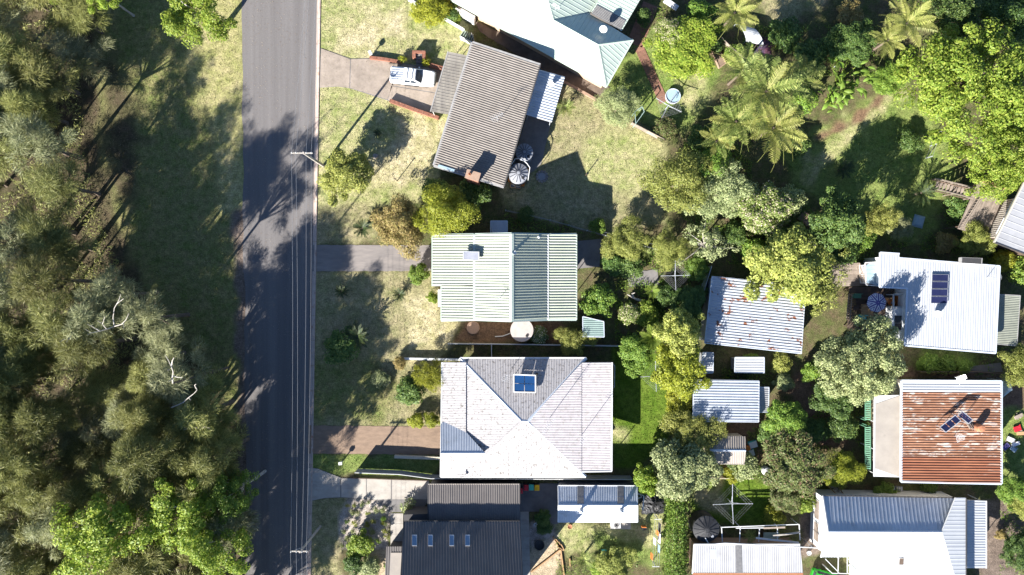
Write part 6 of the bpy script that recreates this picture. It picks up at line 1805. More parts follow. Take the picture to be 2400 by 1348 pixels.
# ---- low ground cover in the shaded gardens: too many leaves to count
def ground_cover(n, seed):
    r = np.random.default_rng(seed)
    zones = [(1440,560,1660,760,1.0),(1600,300,1760,560,1.0),(1700,440,2060,620,1.0),(1740,60,2080,180,0.7),(1900,870,2040,1060,0.8),(1690,860,1850,900,0.7),(1640,1085,1830,1125,.8),(1750,1000,1900,1120,.9),(1440,690,1650,900,1.0),(2080,430,2400,620,.7),(1500,20,1560,100,.6),(1180,500,1420,548,.8),(950,860,1036,1000,.7),(2280,780,2400,880,.6),(2340,1080,2400,1348,.6),(1300,1250,1560,1348,.25),(1420,240,1560,320,.4),(2100,0,2400,60,.6)]
    C = []
    for x0, y0, x1, y1, dn in zones:
        k = int((x1 - x0) * (y1 - y0) * dn * n / 4e5)
        x = r.uniform(x0, x1, k); y = r.uniform(y0, y1, k)
        keep = wob(x, y, 0.05, 99) + wob(x, y, 0.12, 98) > -0.12
        X = (x[keep] - 1200) / PXM; Y = (674 - y[keep]) / PXM
        A, B, G = cover_at(X, Y)
        ok = G < 0.5
        C.append(np.stack([X[ok], Y[ok]], 1))
    C = np.concatenate(C)
    k = len(C)
    z = r.uniform(0.05, 0.45, k)
    v, f = leaf_quads(np.column_stack([C, z]), r.normal(size=(k, 3)) * .5 + np.array([0, 0, 1]), 0.16 * r.uniform(.6, 1.6, k), 0.10 * r.uniform(.6, 1.4, k), r)
    me = np_mesh('ground_cover', v, f, LM['green'])
    tag(link('ground_cover', me), 'low dark green leaves creeping under the garden trees', kind='stuff')
ground_cover(80000, 9)
def undergrowth(n, seed):
    r = np.random.default_rng(seed)
    x = r.uniform(-61.5, -33, n); y = r.uniform(-36, 36, n)
    PX, PY = x * PXM + 1200, 674 - y * PXM
    fl = [(-500, -300), (150, -300), (190, 0), (205, 200), (215, 330), (240, 480), (280, 580), (330, 690), (390, 800), (460, 880), (520, 990), (550, 1100), (560, 1700), (-500, 1700)]
    lump = wob(PX, PY, 0.035, 7) + wob(PX, PY, 0.08, 8)
    ok = (poly_sd(PX, PY, fl) > 12) & (lump > -0.25)
    x, y, lump = x[ok], y[ok], lump[ok]; k = len(x)
    z = r.uniform(0.05, 1, k) * (0.5 + 2.2 * np.clip(lump + 0.25, 0, 1))
    v, f = leaf_quads(np.column_stack([x, y, z]), r.normal(size=(k, 3)) * .5 + np.array([0, 0, 1]), 0.34 * r.uniform(.6, 1.6, k), 0.07 * r.uniform(.6, 1.6, k), r)
    tag(link('undergrowth', np_mesh('undergrowth', v, f, LM['sheoak'])), 'low scrub growing between the trunks of the forest', kind='stuff')
undergrowth(70000, 12)
# ------------------------------------------------------------------ vehicles
def loft(mb, secs):
    """secs: list of closed rings (same count) joined in order, capped"""
    n = len(secs[0]); base = len(mb.v)
    for s in secs: mb.v += [Vector(p) for p in s]
    for i in range(len(secs) - 1):
        for k in range(n):
            k2 = (k + 1) % n
            mb.f.append((base + i * n + k, base + i * n + k2, base + (i + 1) * n + k2, base + (i + 1) * n + k))
    mb.f.append(tuple(base + n - 1 - k for k in range(n)))
    mb.f.append(tuple(base + (len(secs) - 1) * n + k for k in range(n)))

def section(x, w0, w1, z0, z1):
    """rounded body ring at station x: half width w0 at sill, w1 at top"""
    return [(x, -w0, z0), (x, -w0 * 1.01, z0 + (z1 - z0) * .45), (x, -w1, z1 - 0.05), (x, -w1 + 0.08, z1), (x, 0, z1 + 0.025), (x, w1 - 0.08, z1), (x, w1, z1 - 0.05), (x, w0 * 1.01, z0 + (z1 - z0) * .45), (x, w0, z0)]

def put(t, mb, name, mat, Mx, parent=None, smooth=False, bevel=0.0):
    """local vehicle coordinates: the Empty carries place and rotation, so the mesh stays local"""
    me = bpy.data.meshes.new(name); me.from_pydata([tuple(p) for p in mb.v], [], mb.f); me.materials.append(mat)
    if smooth: me.polygons.foreach_set('use_smooth', [True] * len(me.polygons))
    o = bpy.data.objects.new(name, me); col.objects.link(o); o.parent = parent or t
    ORG[o.name] = Vector((0, 0, 0))
    if bevel:
        b = o.modifiers.new('bevel', 'BEVEL'); b.width = bevel; b.segments = 2
    return o

def wheels(t, xs, half, r=0.37):
    for x in xs:
        for s in (-1, 1):
            mb = MB().lathe((0, 0, 0), [(r * .55, -.11), (r * .93, -.12), (r, -.06), (r, .06), (r * .93, .12), (r * .55, .11)], 20)
            Mw = Matrix.Translation((x, s * half, r)) @ Matrix.Rotation(R(90), 4, 'X')
            mb.v = [Mw @ v for v in mb.v]
            w = put(t, mb, 'wheel', M_tyre, None)
            mb = MB().lathe((0, 0, 0), [(0.02, -.10), (r * .56, -.09), (r * .56, .09), (0.02, .10)], 14)
            mb.v = [Mw @ v for v in mb.v]
            put(t, mb, 'rim', M_alu, None, w)

t = thing('pickup_truck', 'white double cab pickup with ribbed tray cover parked on the driveway', 'pickup', W(970, 184.5) + Vector((0, 0, 0.055)), R(-5.6))
mb = MB()
loft(mb, [section(-2.66, .84, .82, .55, 1.10), section(-2.55, .93, .92, .42, 1.16), section(-0.95, .94, .93, .38, 1.16), section(0.8, .94, .92, .36, 1.10), section(1.15, .94, .90, .36, 1.12), section(2.2, .92, .84, .36, 1.02), section(2.55, .84, .72, .40, .92), section(2.68, .62, .55, .46, .80)])
body = put(t, mb, 'body', M_carwhite, None, bevel=0.03)
mb = MB()
def cab(x, w, z): return [(x, -w, z), (x, -w + .04, z + .02), (x, 0, z + .045), (x, w - .04, z + .02), (x, w, z)]
loft(mb, [[(-1.02, -.88, 1.12), (-.98, -.70, 1.70), (-.98, 0, 1.76), (-.98, .70, 1.70), (-1.02, .88, 1.12)], [(-.75, -.90, 1.12), (-.70, -.72, 1.76), (-.70, 0, 1.82), (-.70, .72, 1.76), (-.75, .90, 1.12)],
          [(.38, -.90, 1.12), (.18, -.71, 1.76), (.18, 0, 1.82), (.18, .71, 1.76), (.38, .90, 1.12)], [(1.18, -.86, 1.10), (0.42, -.66, 1.70), (0.42, 0, 1.76), (0.42, .66, 1.70), (1.18, .86, 1.10)]])
put(t, mb, 'cabin', M_carwhite, None, bevel=0.03)
glass = [('windscreen', [(1.14, -.78, 1.165), (1.20, 0, 1.19), (1.14, .78, 1.165), (.50, .62, 1.715), (.50, 0, 1.775), (.50, -.62, 1.715)]),
         ('rear_window', [(-1.035, -.72, 1.24), (-1.035, .72, 1.24), (-1.005, .62, 1.62), (-1.005, -.62, 1.62)])]
for nm, q in glass:
    put(t, MB().add(q, [tuple(range(len(q)))]), nm, M_pane, None)
for s in (-1, 1):
    for x0, x1, xa, xb in ((-.85, -.18, -.80, -.18), (-.10, .72, -.10, .22)):
        q = [(x0, s * .905, 1.20), (x1, s * .905, 1.20), (xb, s * .755, 1.68), (xa, s * .755, 1.68)]
        put(t, MB().add(q, [(0, 1, 2, 3)]), 'side_window', M_pane, None)
    put(t, MB().box((0.72, s * 1.02, 1.20), (0.14, 0.18, 0.16)), 'mirror', M_carwhite, None, bevel=0.03)
    put(t, MB().add([(2.35, s * .58, .99), (2.58, s * .55, .90), (2.52, s * .84, .84), (2.22, s * .87, .99)], [(0, 1, 2, 3)]), 'headlight', M_alu, None)
    put(t, MB().box((-2.62, s * .80, .92), (0.10, .12, .30)), 'tail_light', M_red, None)
    put(t, MB().box((-.1, s * 1.0, .42), (1.7, .14, .06)), 'side_step', M_black, None)
cov = put(t, MB().box((-1.80, 0, 1.195), (1.55, 1.62, .04)), 'tray_cover', M_alu, None, bevel=0.01)
for i in range(6):
    put(t, MB().box((-1.80, -.67 + i * .268, 1.235), (1.48, .13, .05)), 'cover_rib', M_trimblue, None, cov)
for x in (-.55, .02):
    put(t, MB().box((x, 0, 1.90), (.06, 1.30, .05)), 'roof_bar', M_trimgrey, None)
    for s in (-1, 1): put(t, MB().box((x, s * .6, 1.83), (.08, .08, .10)), 'bar_foot', M_trimgrey, None)
put(t, MB().box((2.66, 0, .58), (.16, 1.5, .26)), 'bumper', M_black, None, bevel=0.04)
mb = MB().tube([(2.50, -.80, .95), (2.80, -.62, .98), (2.88, 0, .98), (2.80, .62, .98), (2.50, .80, .95)], 0.035, 6)
put(t, mb, 'bull_bar', M_black, None)
wheels(t, (-1.62, 1.62), .80)

t = thing('hatchback_car', 'bright green car with dark glass at the bottom edge', 'car', W(1932, 1353), R(-17))
mb = MB()
loft(mb, [section(-2.02, .70, .66, .45, .90), section(-1.9, .82, .76, .36, 1.0), section(-1.0, .88, .82, .30, 1.02), section(.6, .88, .82, .30, 1.0), section(1.5, .84, .74, .32, .88), section(1.95, .66, .58, .38, .74)])
put(t, mb, 'body', M_cargreen, None, bevel=0.04)
mb = MB()
loft(mb, [[(-1.95, -.70, .98), (-1.72, -.52, 1.36), (-1.72, 0, 1.41), (-1.72, .52, 1.36), (-1.95, .70, .98)], [(-1.0, -.80, 1.0), (-1.0, -.60, 1.46), (-1.0, 0, 1.51), (-1.0, .60, 1.46), (-1.0, .80, 1.0)],
          [(.2, -.80, .98), (0.0, -.59, 1.45), (0.0, 0, 1.5), (0.0, .59, 1.45), (.2, .80, .98)], [(1.0, -.74, .96), (.35, -.54, 1.36), (.35, 0, 1.40), (.35, .54, 1.36), (1.0, .74, .96)]])
put(t, mb, 'cabin', M_cargreen, None, bevel=0.03)
put(t, MB().add([(.98, -.66, 1.0), (1.04, 0, 1.02), (.98, .66, 1.0), (.42, .50, 1.36), (.42, 0, 1.41), (.42, -.50, 1.36)], [(0, 1, 2, 3, 4, 5)]), 'windscreen', M_pane, None)
put(t, MB().add([(-.95, -.46, 1.525), (.0, -.46, 1.51), (.0, .46, 1.51), (-.95, .46, 1.525)], [(0, 1, 2, 3)]), 'sunroof', M_pane, None)
put(t, MB().add([(-1.96, -.58, 1.05), (-1.77, -.46, 1.35), (-1.77, .46, 1.35), (-1.96, .58, 1.05)], [(0, 1, 2, 3)]), 'rear_window', M_pane, None)
for s in (-1, 1):
    put(t, MB().add([(-1.6, s * .80, 1.04), (.55, s * .815, 1.04), (.15, s * .635, 1.38), (-1.5, s * .64, 1.38)], [(0, 1, 2, 3)]), 'side_window', M_pane, None)
    put(t, MB().box((.62, s * .95, 1.02), (.12, .16, .13)), 'mirror', M_cargreen, None, bevel=0.03)
    put(t, MB().box((1.72, s * .56, .72), (.2, .24, .12)), 'headlight', M_alu, None)
wheels(t, (-1.25, 1.22), .76, .31)

# ------------------------------------------------------------------ wheelie bins
def bin_(label, px, py, lid, rz=0.0):
    p = W(px, py, 1.0); t = thing('wheelie_bin', label, 'bin', (p.x, p.y, 0.05), rz, 'wheelie bins on the concrete yard')
    mb = MB(); loft(mb, [[(-.22, -.26, .06), (.22, -.26, .06), (.22, .24, .06), (-.22, .24, .06)], [(-.28, -.34, .95), (.28, -.34, .95), (.28, .32, .95), (-.28, .32, .95)]])
    put(t, mb, 'body', M_binbody, None, bevel=0.03)
    mb = MB(); loft(mb, [[(-.30, -.38, .95), (.30, -.38, .95), (.30, .34, .95), (-.30, .34, .95)], [(-.29, -.36, 1.0), (.29, -.36, 1.0), (.29, .33, 1.04), (-.29, .33, 1.04)], [(-.2, -.25, 1.05), (.2, -.25, 1.05), (.2, .24, 1.08), (-.2, .24, 1.08)]])
    put(t, mb, 'lid', lid, None, bevel=0.02)
    put(t, MB().beam((-.24, .40, .97), (.24, .40, .97), .04, .04), 'handle', M_black, None)
    for s in (-1, 1):
        mb = MB().lathe((0, 0, 0), [(0.10, -.03), (0.10, .03)], 12); Mw = Matrix.Translation((s * .27, .26, .10)) @ Matrix.Rotation(R(90), 4, 'Y'); mb.v = [Mw @ v for v in mb.v]
        put(t, mb, 'wheel', M_tyre, None)
bin_('red lidded bin half hidden by the charcoal roof', 1219.5, 1150, M_red)
bin_('red lidded bin beside the teal one', 1233, 1143, M_red)
bin_('teal lidded bin between the red and the yellow one', 1245, 1142, M_teal)
bin_('yellow lidded bin at the right end of the row', 1258.5, 1143, M_yellow)

# ------------------------------------------------------------------ water tanks
def tank(label, px, py, rpx, hgt, mat, ribs=12, ribm=None, cone=0.35, z0=0.0):
    p = W(px, py, hgt + z0); r = rpx / PXM * (CAM_H - hgt - z0) / CAM_H
    t = thing('water_tank', label, 'water tank', (p.x, p.y, z0)); o = Vector((p.x, p.y, z0))
    prof = [(r, 0)]
    for i in range(8): prof += [(r, hgt * (i + .2) / 8), (r * .985, hgt * (i + .5) / 8), (r, hgt * (i + .8) / 8)]
    prof += [(r, hgt)]
    MB().lathe(o, prof, 32).build('shell', mat, t)
    top = MB().lathe(o, [(r * 1.02, hgt - .02), (r * 1.02, hgt + .03), (r * .12, hgt + cone), (0, hgt + cone)], 32).build('lid', mat, t)
    for i in range(ribs):
        a = 2 * math.pi * i / ribs; d = Vector((math.cos(a), math.sin(a), 0))
        MB().beam(o + d * r * .18 + Vector((0, 0, hgt + cone * .93)), o + d * r * .97 + Vector((0, 0, hgt + .07)), 0.07, 0.07).build('lid_rib', ribm or mat, top)
    MB().lathe(o + Vector((r * .45, -r * .5, hgt + cone * .25)), [(.17, 0), (.17, .12), (.13, .14), (0, .14)], 14).build('inlet_strainer', M_black if mat is not M_tankblack else M_tankgrey, t)
    return t
M_ribdark = pmat('rib_dark', (0.07, 0.072, 0.085), (0.055, 0.057, 0.07), scale=3, rough=0.6)
tank('grey ribbed water tank nearer the awning', 1229, 357, 20, 2.3, M_tankgrey, 14, M_ribdark)
tank('grey ribbed water tank on the orange platform', 1215, 406, 22.5, 2.0, M_tankgrey, 14, M_ribdark, z0=0.3)
tank('black ribbed water tank at the end of the pergola frame', 1655, 1240, 30.5, 2.3, M_tankblack, 14, M_tankblack, 0.45)
tank('pale round concrete tank below the pale green ribbed roof', 1223, 774, 26.5, 1.9, M_tankconc, 0, None, 0.06)
t = thing('tank_platform', 'orange timber platform under the lower grey tank', 'platform', W(1213, 418))
MB().prism([tuple(W(x, y, .3).xy) for x, y in ((1190, 425), (1203, 385), (1240, 395), (1226, 437))], 0, 0.298).build('deck', M_orange, t)
for i in range(5):
    a, b = W(1191 + 9 * i, 426 + 3 * i, .3), W(1203 + 9 * i, 386 + 2.4 * i, .3); MB().beam((a.x, a.y, .34), (b.x, b.y, .34), .12, .04).build('board', M_orange, t)
t = thing('cold_frame', 'framed glass box at the foot of the orange platform', 'glass frame', W(1207, 435))
MB().prism([tuple(W(x, y, .5).xy) for x, y in ((1196, 429), (1221, 434), (1219, 443), (1195, 439))], 0, .5).build('box', M_timbergold, t)
for u in (0, 1): MB().prism([tuple(W(x + u * 12, y + u * 2.3, .55).xy) for x, y in ((1197.5, 431), (1207, 432.5), (1206, 439), (1197, 437.5))], .502, .53).build('pane', M_pane, t)
t = thing('tank_pipe', 'white pipe looping around the two grey tanks', 'pipe', W(1240, 390))
MB().tube([W(1199, 385, 2.6), W(1208, 372, 2.6), W(1222, 372, 2.75), W(1235, 383, 2.5), W(1242, 393, 2.4), W(1238, 420, 2.2), (W(1238, 420, 2.2).x, W(1238, 420, 2.2).y, 0.05)], 0.05, 6).build('pipe', M_trimwhite, t)
t = thing('downpipe', 'white pipe on the ground left of the concrete tank', 'pipe', W(1178, 786))
MB().tube([W(1200, 779, 1.2), W(1195, 782, .3), W(1178, 788, .12), W(1160, 789, .08)], 0.06, 6).build('pipe', M_trimwhite, t)
t = thing('tree_stump_slab', 'round flat brown disc beside the concrete tank', 'round slab', W(1109, 768))
MB().lathe(W(1109, 768), [(.78, 0), (.78, .22), (.72, .26), (.3, .27), (0, .27)], 22).build('disc', M_brickpale, t)
t = thing('fire_ring', 'ring of stones on the shaded lawn right of the tanks', 'stone ring', W(1270, 414))
for i in range(12):
    a = i * .5236; p = W(1270, 414); MB().lathe((p.x + .62 * math.cos(a), p.y + .62 * math.sin(a), 0), [(.16, 0), (.18, .1), (.1, .2), (0, .22)], 7).build('stone', M_rock, t)
MB().lathe(W(1270, 414), [(.5, 0), (.5, .03), (0, .05)], 16).build('ash', M_wallgrey, t)

# ------------------------------------------------------------------ clothes hoists
def hoist(label, px, py, arm_px, rz, z=2.0, rings=5, mat=None):
    p = W(px, py, z); t = thing('clothes_hoist', label, 'clothes line', (p.x, p.y, 0), 0, None)
    L = arm_px / PXM * (CAM_H - z) / CAM_H
    MB().tube([(p.x, p.y, -.05), (p.x, p.y, z + .15)], 0.045, 8).build('post', mat or M_steel, t)
    tips = []
    for i in range(4):
        a = rz + i * math.pi / 2; d = Vector((math.cos(a), math.sin(a), 0)); tip = p + d * L + Vector((0, 0, .12)); tips.append(d)
        ar = MB().tube([p + Vector((0, 0, -.05)), tip], 0.035, 6).build('arm', mat or M_steel, t)
        MB().tube([p + Vector((0, 0, -.5)), p + d * L * .45 + Vector((0, 0, .0))], 0.018, 5).build('strut', mat or M_steel, ar)
    for k in range(rings):
        f = 1 - k * 0.14; pts = [p + d * L * f + Vector((0, 0, .14 * f)) for d in tips] + [p + tips[0] * L * f + Vector((0, 0, .14 * f))]
        MB().tube(pts, 0.008, 4).build('clothes_wire', M_wire, t)
    return t
hoist('large square clothes hoist right of the shaded slab', 1583, 646, 35, 0.02, 2.1)
hoist('clothes hoist on the bright lawn of the white hip roofed house', 1537, 882, 36, 0.03, 2.1, 5)
hoist('clothes hoist on the lawn above the pergola frame', 1717, 1181, 47, 0.02, 2.1, 3)
hoist('clothes hoist beside the round pool', 1567, 247, 34, -0.5, 2.0, 5)
t = thing('paddling_pool', 'round blue-white pool beside the clothes hoist', 'pool', W(1576, 227))
c0 = W(1576, 227)
MB().lathe(c0, [(.88, 0), (.92, .4), (.86, .42), (.82, .1), (.82, .06), (0, .06)], 28).build('wall', M_trimblue, t)
MB().lathe(c0 + Vector((0, 0, .3)), [(.83, 0), (0, 0.001)], 28).build('water', M_water, t)
# straight line: two T posts and wires
t = thing('clothes_line', 'straight clothes line hung with towels beside the tall hedge', 'clothes line', W(1538, 1270))
A, B = W(1542, 1217, 1.9), W(1537, 1328, 1.9)
for p in (A, B):
    q = MB().tube([(p.x, p.y, 0), (p.x, p.y, 1.95)], .05, 6).build('post', M_steel, t); MB().beam(p + Vector((-.42, 0, .02)), p + Vector((.42, 0, .02)), .07, .06).build('crossbar', M_trimwhite, q)
for dx in (-.38, -.13, .13, .38): MB().tube([A + Vector((dx, 0, .06)), A.lerp(B, .5) + Vector((dx, 0, -.02)), B + Vector((dx, 0, .06))], .012, 4).build('clothes_wire', M_wire, t)
for dx, u0, u1, mt in ((.38, .10, .30, M_black), (.38, .32, .52, M_fabwhite), (.13, .26, .36, M_orange), (-.13, .42, .56, M_fabwhite), (.38, .56, .72, M_bluepale), (-.38, .74, .88, M_timberorange)):
    a, b = A.lerp(B, u0) + Vector((dx, 0, .03)), A.lerp(B, u1) + Vector((dx, 0, .03))
    MB().add([a, b, b - Vector((.14, 0, .8)), a - Vector((.14, 0, .8)), a + Vector((.03, 0, 0)), b + Vector((.03, 0, 0)), b + Vector((.14, 0, -.7)), a + Vector((.14, 0, -.7))], [(0, 1, 2, 3), (4, 5, 6, 7), (0, 1, 5, 4)]).build('towel', mt, t)

# ------------------------------------------------------------------ power poles and wires
def pole(label, px, py, arm0, arm1, ins):
    z = 8.0; tp = W(px, py, z); t = thing('power_pole', label, 'power pole', (tp.x, tp.y, 0))
    MB().tube([(tp.x, tp.y, -.3), (tp.x, tp.y, 4), (tp.x, tp.y, z + .25)], [.17, .15, .12], 10).build('pole', M_pole, t)
    a, b = W(arm0, py, z), W(arm1, py, z)
    arm = MB().beam(a, b, .13, .13).build('crossarm', M_palebark, t)
    MB().beam((tp.x, tp.y + .1, z - .8), a.lerp(b, .2) + Vector((0, .08, -.05)), .05, .05).build('brace', M_steel, arm)
    pts = []
    for x in ins:
        p = W(x, py, z) + Vector((0, 0, .065)); MB().lathe(p, [(.03, 0), (.03, .08), (.07, .09), (.06, .14), (.07, .15), (.05, .22), (0, .23)], 10).build('insulator', M_trimwhite, arm); pts.append(p + Vector((0, 0, .22)))
    return pts
i1 = pole('timber power pole beside the yellow-green tree at the top', 712, 359, 682, 733, (685, 695, 719, 731))
i2 = pole('timber power pole at the bottom of the road', 704, 1292, 681, 722, (683, 696, 709, 720))
north = [W(x, -420, 8.2) for x in (745, 752, 759, 765)]; south = [W(x, 1900, 8.2) for x in (684, 699, 712, 724)]
def sag(a, b, s, n=14):
    return [a.lerp(b, i / n) - Vector((0, 0, s * 4 * (i / n) * (1 - i / n))) for i in range(n + 1)]
for k, nm in enumerate(('outermost wire over the road', 'second wire from the left over the road', 'third wire from the left, along the kerb', 'rightmost wire, above the kerb')):
    pts = sag(north[k], i1[k], .5) + sag(i1[k], i2[k], .6)[1:] + sag(i2[k], south[k], .3)[1:]
    tag(MB().tube(pts, .012, 4).build('power_line', M_wire), nm + ' between the two power poles', 'wire', 'overhead wires')

# ------------------------------------------------------------------ fences and low walls
def fence(label, pts, hgt, mat, name='fence', bay=2.4, th=0.04, cat='fence', rail=None, postm=None, solid=True, gap=0.05):
    P = [W(x, y, hgt) for x, y in pts]; P = [Vector((p.x, p.y, 0)) for p in P]
    t = thing(name, label, cat, P[0])
    for i in range(len(P) - 1):
        a, b = P[i], P[i + 1]; n = max(1, int(round((b - a).length / bay)))
        for j in range(n):
            p, q = a.lerp(b, j / n), a.lerp(b, (j + 1) / n); d = (q - p).normalized()
            if solid: MB().beam(p + d * .04 + Vector((0, 0, (hgt + gap) / 2)), q - d * .04 + Vector((0, 0, (hgt + gap) / 2)), th, hgt - gap).build('panel', mat, t)
            else:
                for zz_ in (hgt - .03, hgt * .55, .15): MB().beam(p + Vector((0, 0, zz_)), q + Vector((0, 0, zz_)), .02, .02).build('wire_strand', M_wire, t)
            MB().box((p.x, p.y, hgt / 2 + .02), (.08, .08, hgt + .04), math.atan2(d.y, d.x)).build('post', postm or mat, t)
            if rail: MB().beam(p + Vector((0, 0, hgt + .03)), q + Vector((0, 0, hgt + .03)), .06, .05).build('capping', rail, t)
    e = P[-1]; MB().box((e.x, e.y, hgt / 2 + .02), (.08, .08, hgt + .04)).build('post', postm or mat, t)
    return t
fence('pale picket-topped fence at the front of the pale green hip roofed house', [(955, -5), (1020, 28), (1088, 68)], 1.0, M_trimgreen, 'fence', 2.0, .1, rail=M_wallwhite)
g = fence('open green gate beside the corner of the brown roof', [(1105, 78), (1112, 98)], 1.3, M_trimgrey, 'gate', 1.2, cat='gate')
t = thing('gate', 'slatted white-green gate in front of the brown roof corner', 'gate', W(1092, 82))
for i in range(6):
    a, b = W(1078 + 5 * i, 84 + 2.6 * i, 1.1), W(1088 + 4.2 * i, 70 + 2 * i, 1.1); MB().beam((a.x, a.y, .6), (b.x, b.y, .6), .05, .9).build('slat', M_trimgreen, t)
a, b = W(1078, 85, 1.1), W(1106, 99, 1.1); MB().beam((a.x, a.y, .6), (b.x, b.y, .6), .09, 1.1).build('rail', M_trimwhite, t)
fence('thin metal fence between the pale green and the white roofed houses', [(1050, 806), (1250, 808), (1480, 812)], 1.5, M_steel, 'fence', 2.5, .02, rail=M_alu)
fence('short cross fence above the white hip roof', [(1152, 809), (1152, 838)], 1.5, M_steel, 'fence', 1.5, .02, rail=M_alu)
fence('grey sheet fence with white capping below the white hip roof', [(832, 1108), (935, 1112), (1010, 1122), (1200, 1123), (1482, 1124)], 1.8, M_wallgrey, 'fence', 2.4, .04, rail=M_trimwhite)
fence('low timber edging below the grass strip at the flared driveway', [(828, 1121), (1003, 1127)], 0.25, M_timberdark, 'edging', 3.0, .08, cat='edging')
fence('wire fence along the shaded lawn above the pale green ribbed roof', [(1185, 492), (1290, 515), (1420, 552), (1560, 590)], 1.2, M_steel, 'fence', 2.6, solid=False)
fence('grey timber fence below the grey-green bush', [(1482, 287), (1556, 326)], 1.2, M_timber, 'fence', 1.8, .05)
fence('leaning teal sheet fence beside the rust spotted shed', [(1668, 624), (1638, 722)], 1.9, M_tealfence, 'fence', 2.4, .04, rail=M_alu)
fence('grey paling fence left of the white shelter', [(1692, 88), (1712, 108), (1748, 138)], 1.7, M_timber, 'fence', 2.0, .06)
fence('cream sheet fence below the beige shed', [(1645, 1120), (1700, 1122), (1765, 1122)], 1.4, M_wallcream, 'fence', 2.2, .04)
fence('dark timber fence between the white solar panel roof and the rusty roof', [(2160, 872), (2290, 872), (2420, 882)], 1.3, M_timberdark, 'fence', 2.4, .05)
fence('wire mesh fence below the huge bright tree', [(2206, 308), (2186, 366)], 1.4, M_steel, 'fence', 1.5, solid=False)
fence('dark steel fence line in the shaded top garden', [(1965, 150), (2012, 105)], 1.2, M_steel, 'fence', 1.8, solid=False)
fence('timber fence line beside the large overhanging tree', [(1545, 575), (1400, 540)], 0.9, M_timber, 'fence', 2.4, solid=False)
def low_wall(label, pts, hgt, w, mat, name='brick_wall'):
    P = [Vector(W(x, y, hgt).xy) for x, y in pts]; t = thing(name, label, 'wall', (P[0].x, P[0].y, 0))
    for i in range(len(P) - 1):
        a, b = P[i], P[i + 1]; MB().beam((a.x, a.y, (hgt - .06) / 2), (b.x, b.y, (hgt - .06) / 2), w, hgt - .06).build('course', mat, t)
        d = (b - a); n = max(1, int(d.length / .6))
        for j in range(n):
            p, q = a + d * ((j + .02) / n), a + d * ((j + .98) / n); MB().beam((p.x, p.y, hgt - .03), (q.x, q.y, hgt - .03), w + .04, .06).build('coping_brick', mat, t)
    return t
low_wall('red brick retaining wall above the concrete driveway', [(866, 134), (900, 138), (940, 145)], .5, .3, M_brick)
low_wall('short red brick wall right of the brick letterbox', [(1005, 151), (1042, 161)], .55, .4, M_brick)
low_wall('red brick retaining wall below the pickup', [(913, 235), (970, 256), (1028, 276)], .6, .35, M_brick)
low_wall('low white rendered wall beside the rust brown bush', [(946, 841), (1000, 842), (1078, 843)], .6, .2, M_wallwhite, 'garden_wall')
low_wall('low cream wall along the brown driveway', [(924, 1071), (980, 1073), (1033, 1075)], .6, .3, M_wallcream, 'garden_wall')
low_wall('pale brick edging along the brown paving at the top', [(1303, 181), (1350, 206), (1397, 233)], .35, .25, M_brickpale, 'garden_wall')
t = thing('brick_letterbox', 'red brick steps and letterbox with dark steps by the pickup', 'letterbox', W(981, 133))
for (x0, y0, x1, y1, z_) in ((966, 119, 974, 135, 1.0), (990, 120, 997, 138, 1.0), (966, 118, 997, 124, 1.1)):
    MB().prism([tuple(W(x, y, z_).xy) for x, y in ((x0, y0), (x1, y0 + 1), (x1, y1), (x0, y1))], 0, z_).build('pier', M_brick, t)
for i in range(4):
    MB().prism([tuple(W(x, y, .6).xy) for x, y in ((974.5, 125 + 7 * i), (989.5, 126 + 7 * i), (989.5, 132.5 + 7 * i), (974.5, 131.5 + 7 * i))], 0, .75 - .17 * i).build('step', M_conc3, t)
t = thing('letterbox', 'leaning blue-grey letterbox at the end of the brick wall', 'letterbox', W(868, 124))
p = W(868, 124, 1.0); MB().box((p.x, p.y, .45), (.1, .1, .9)).build('post', M_trimwhite, t); MB().box((p.x, p.y, 1.05), (.34, .5, .3), R(25)).build('box', M_trimblue, t, bevel=.02)
t = thing('letterbox', 'white letterbox on the grass strip below the brown driveway', 'letterbox', W(798, 1086))
p = W(798, 1086, 1.0); MB().box((p.x, p.y, .45), (.1, .1, .9)).build('post', M_trimwhite, t); MB().box((p.x, p.y, 1.02), (.42, .36, .26), .1).build('box', M_trimwhite, t, bevel=.02)
for lb, x, y, hh_ in (('thin dark post on the lawn left of the brown roof', 931, 424, 1.7), ('short post with a tap near the yellow-green tree', 878, 411, 1.1), ('thin post on the back lawn by the tanks', 1372, 412, 1.2)):
    p = W(x, y); t = thing('post', lb, 'post', p); MB().tube([p, p + Vector((0, 0, hh_))], .05, 6).build('shaft', M_timberdark, t); MB().box(p + Vector((0, 0, hh_ + .03)), (.14, .14, .06)).build('cap', M_timberdark, t)

# boulders
def rock(label, px, py, r, seed):
    rr = random.Random(seed); p = W(px, py); t = thing('boulder', label, 'boulder', p); bm = bmesh.new(); bmesh.ops.create_icosphere(bm, subdivisions=2, radius=r)
    for v in bm.verts: v.co *= rr.uniform(.8, 1.12); v.co.z = max(v.co.z * .7, -.1)
    me = bpy.data.meshes.new('rock_body'); bm.to_mesh(me); bm.free(); me.materials.append(M_rock); link('rock_body', me, t)
rock('pale boulder on the front lawn of the white hip roofed house', 904, 893, .6, 1)
rock('boulder left of the pale one on the lawn', 886, 893, .4, 2)
rock('boulder under the dark tree by the green slatted screens', 1905, 575, .5, 3)
rock('rust brown rock by the dead shrub at the top', 880, 366, .35, 4)

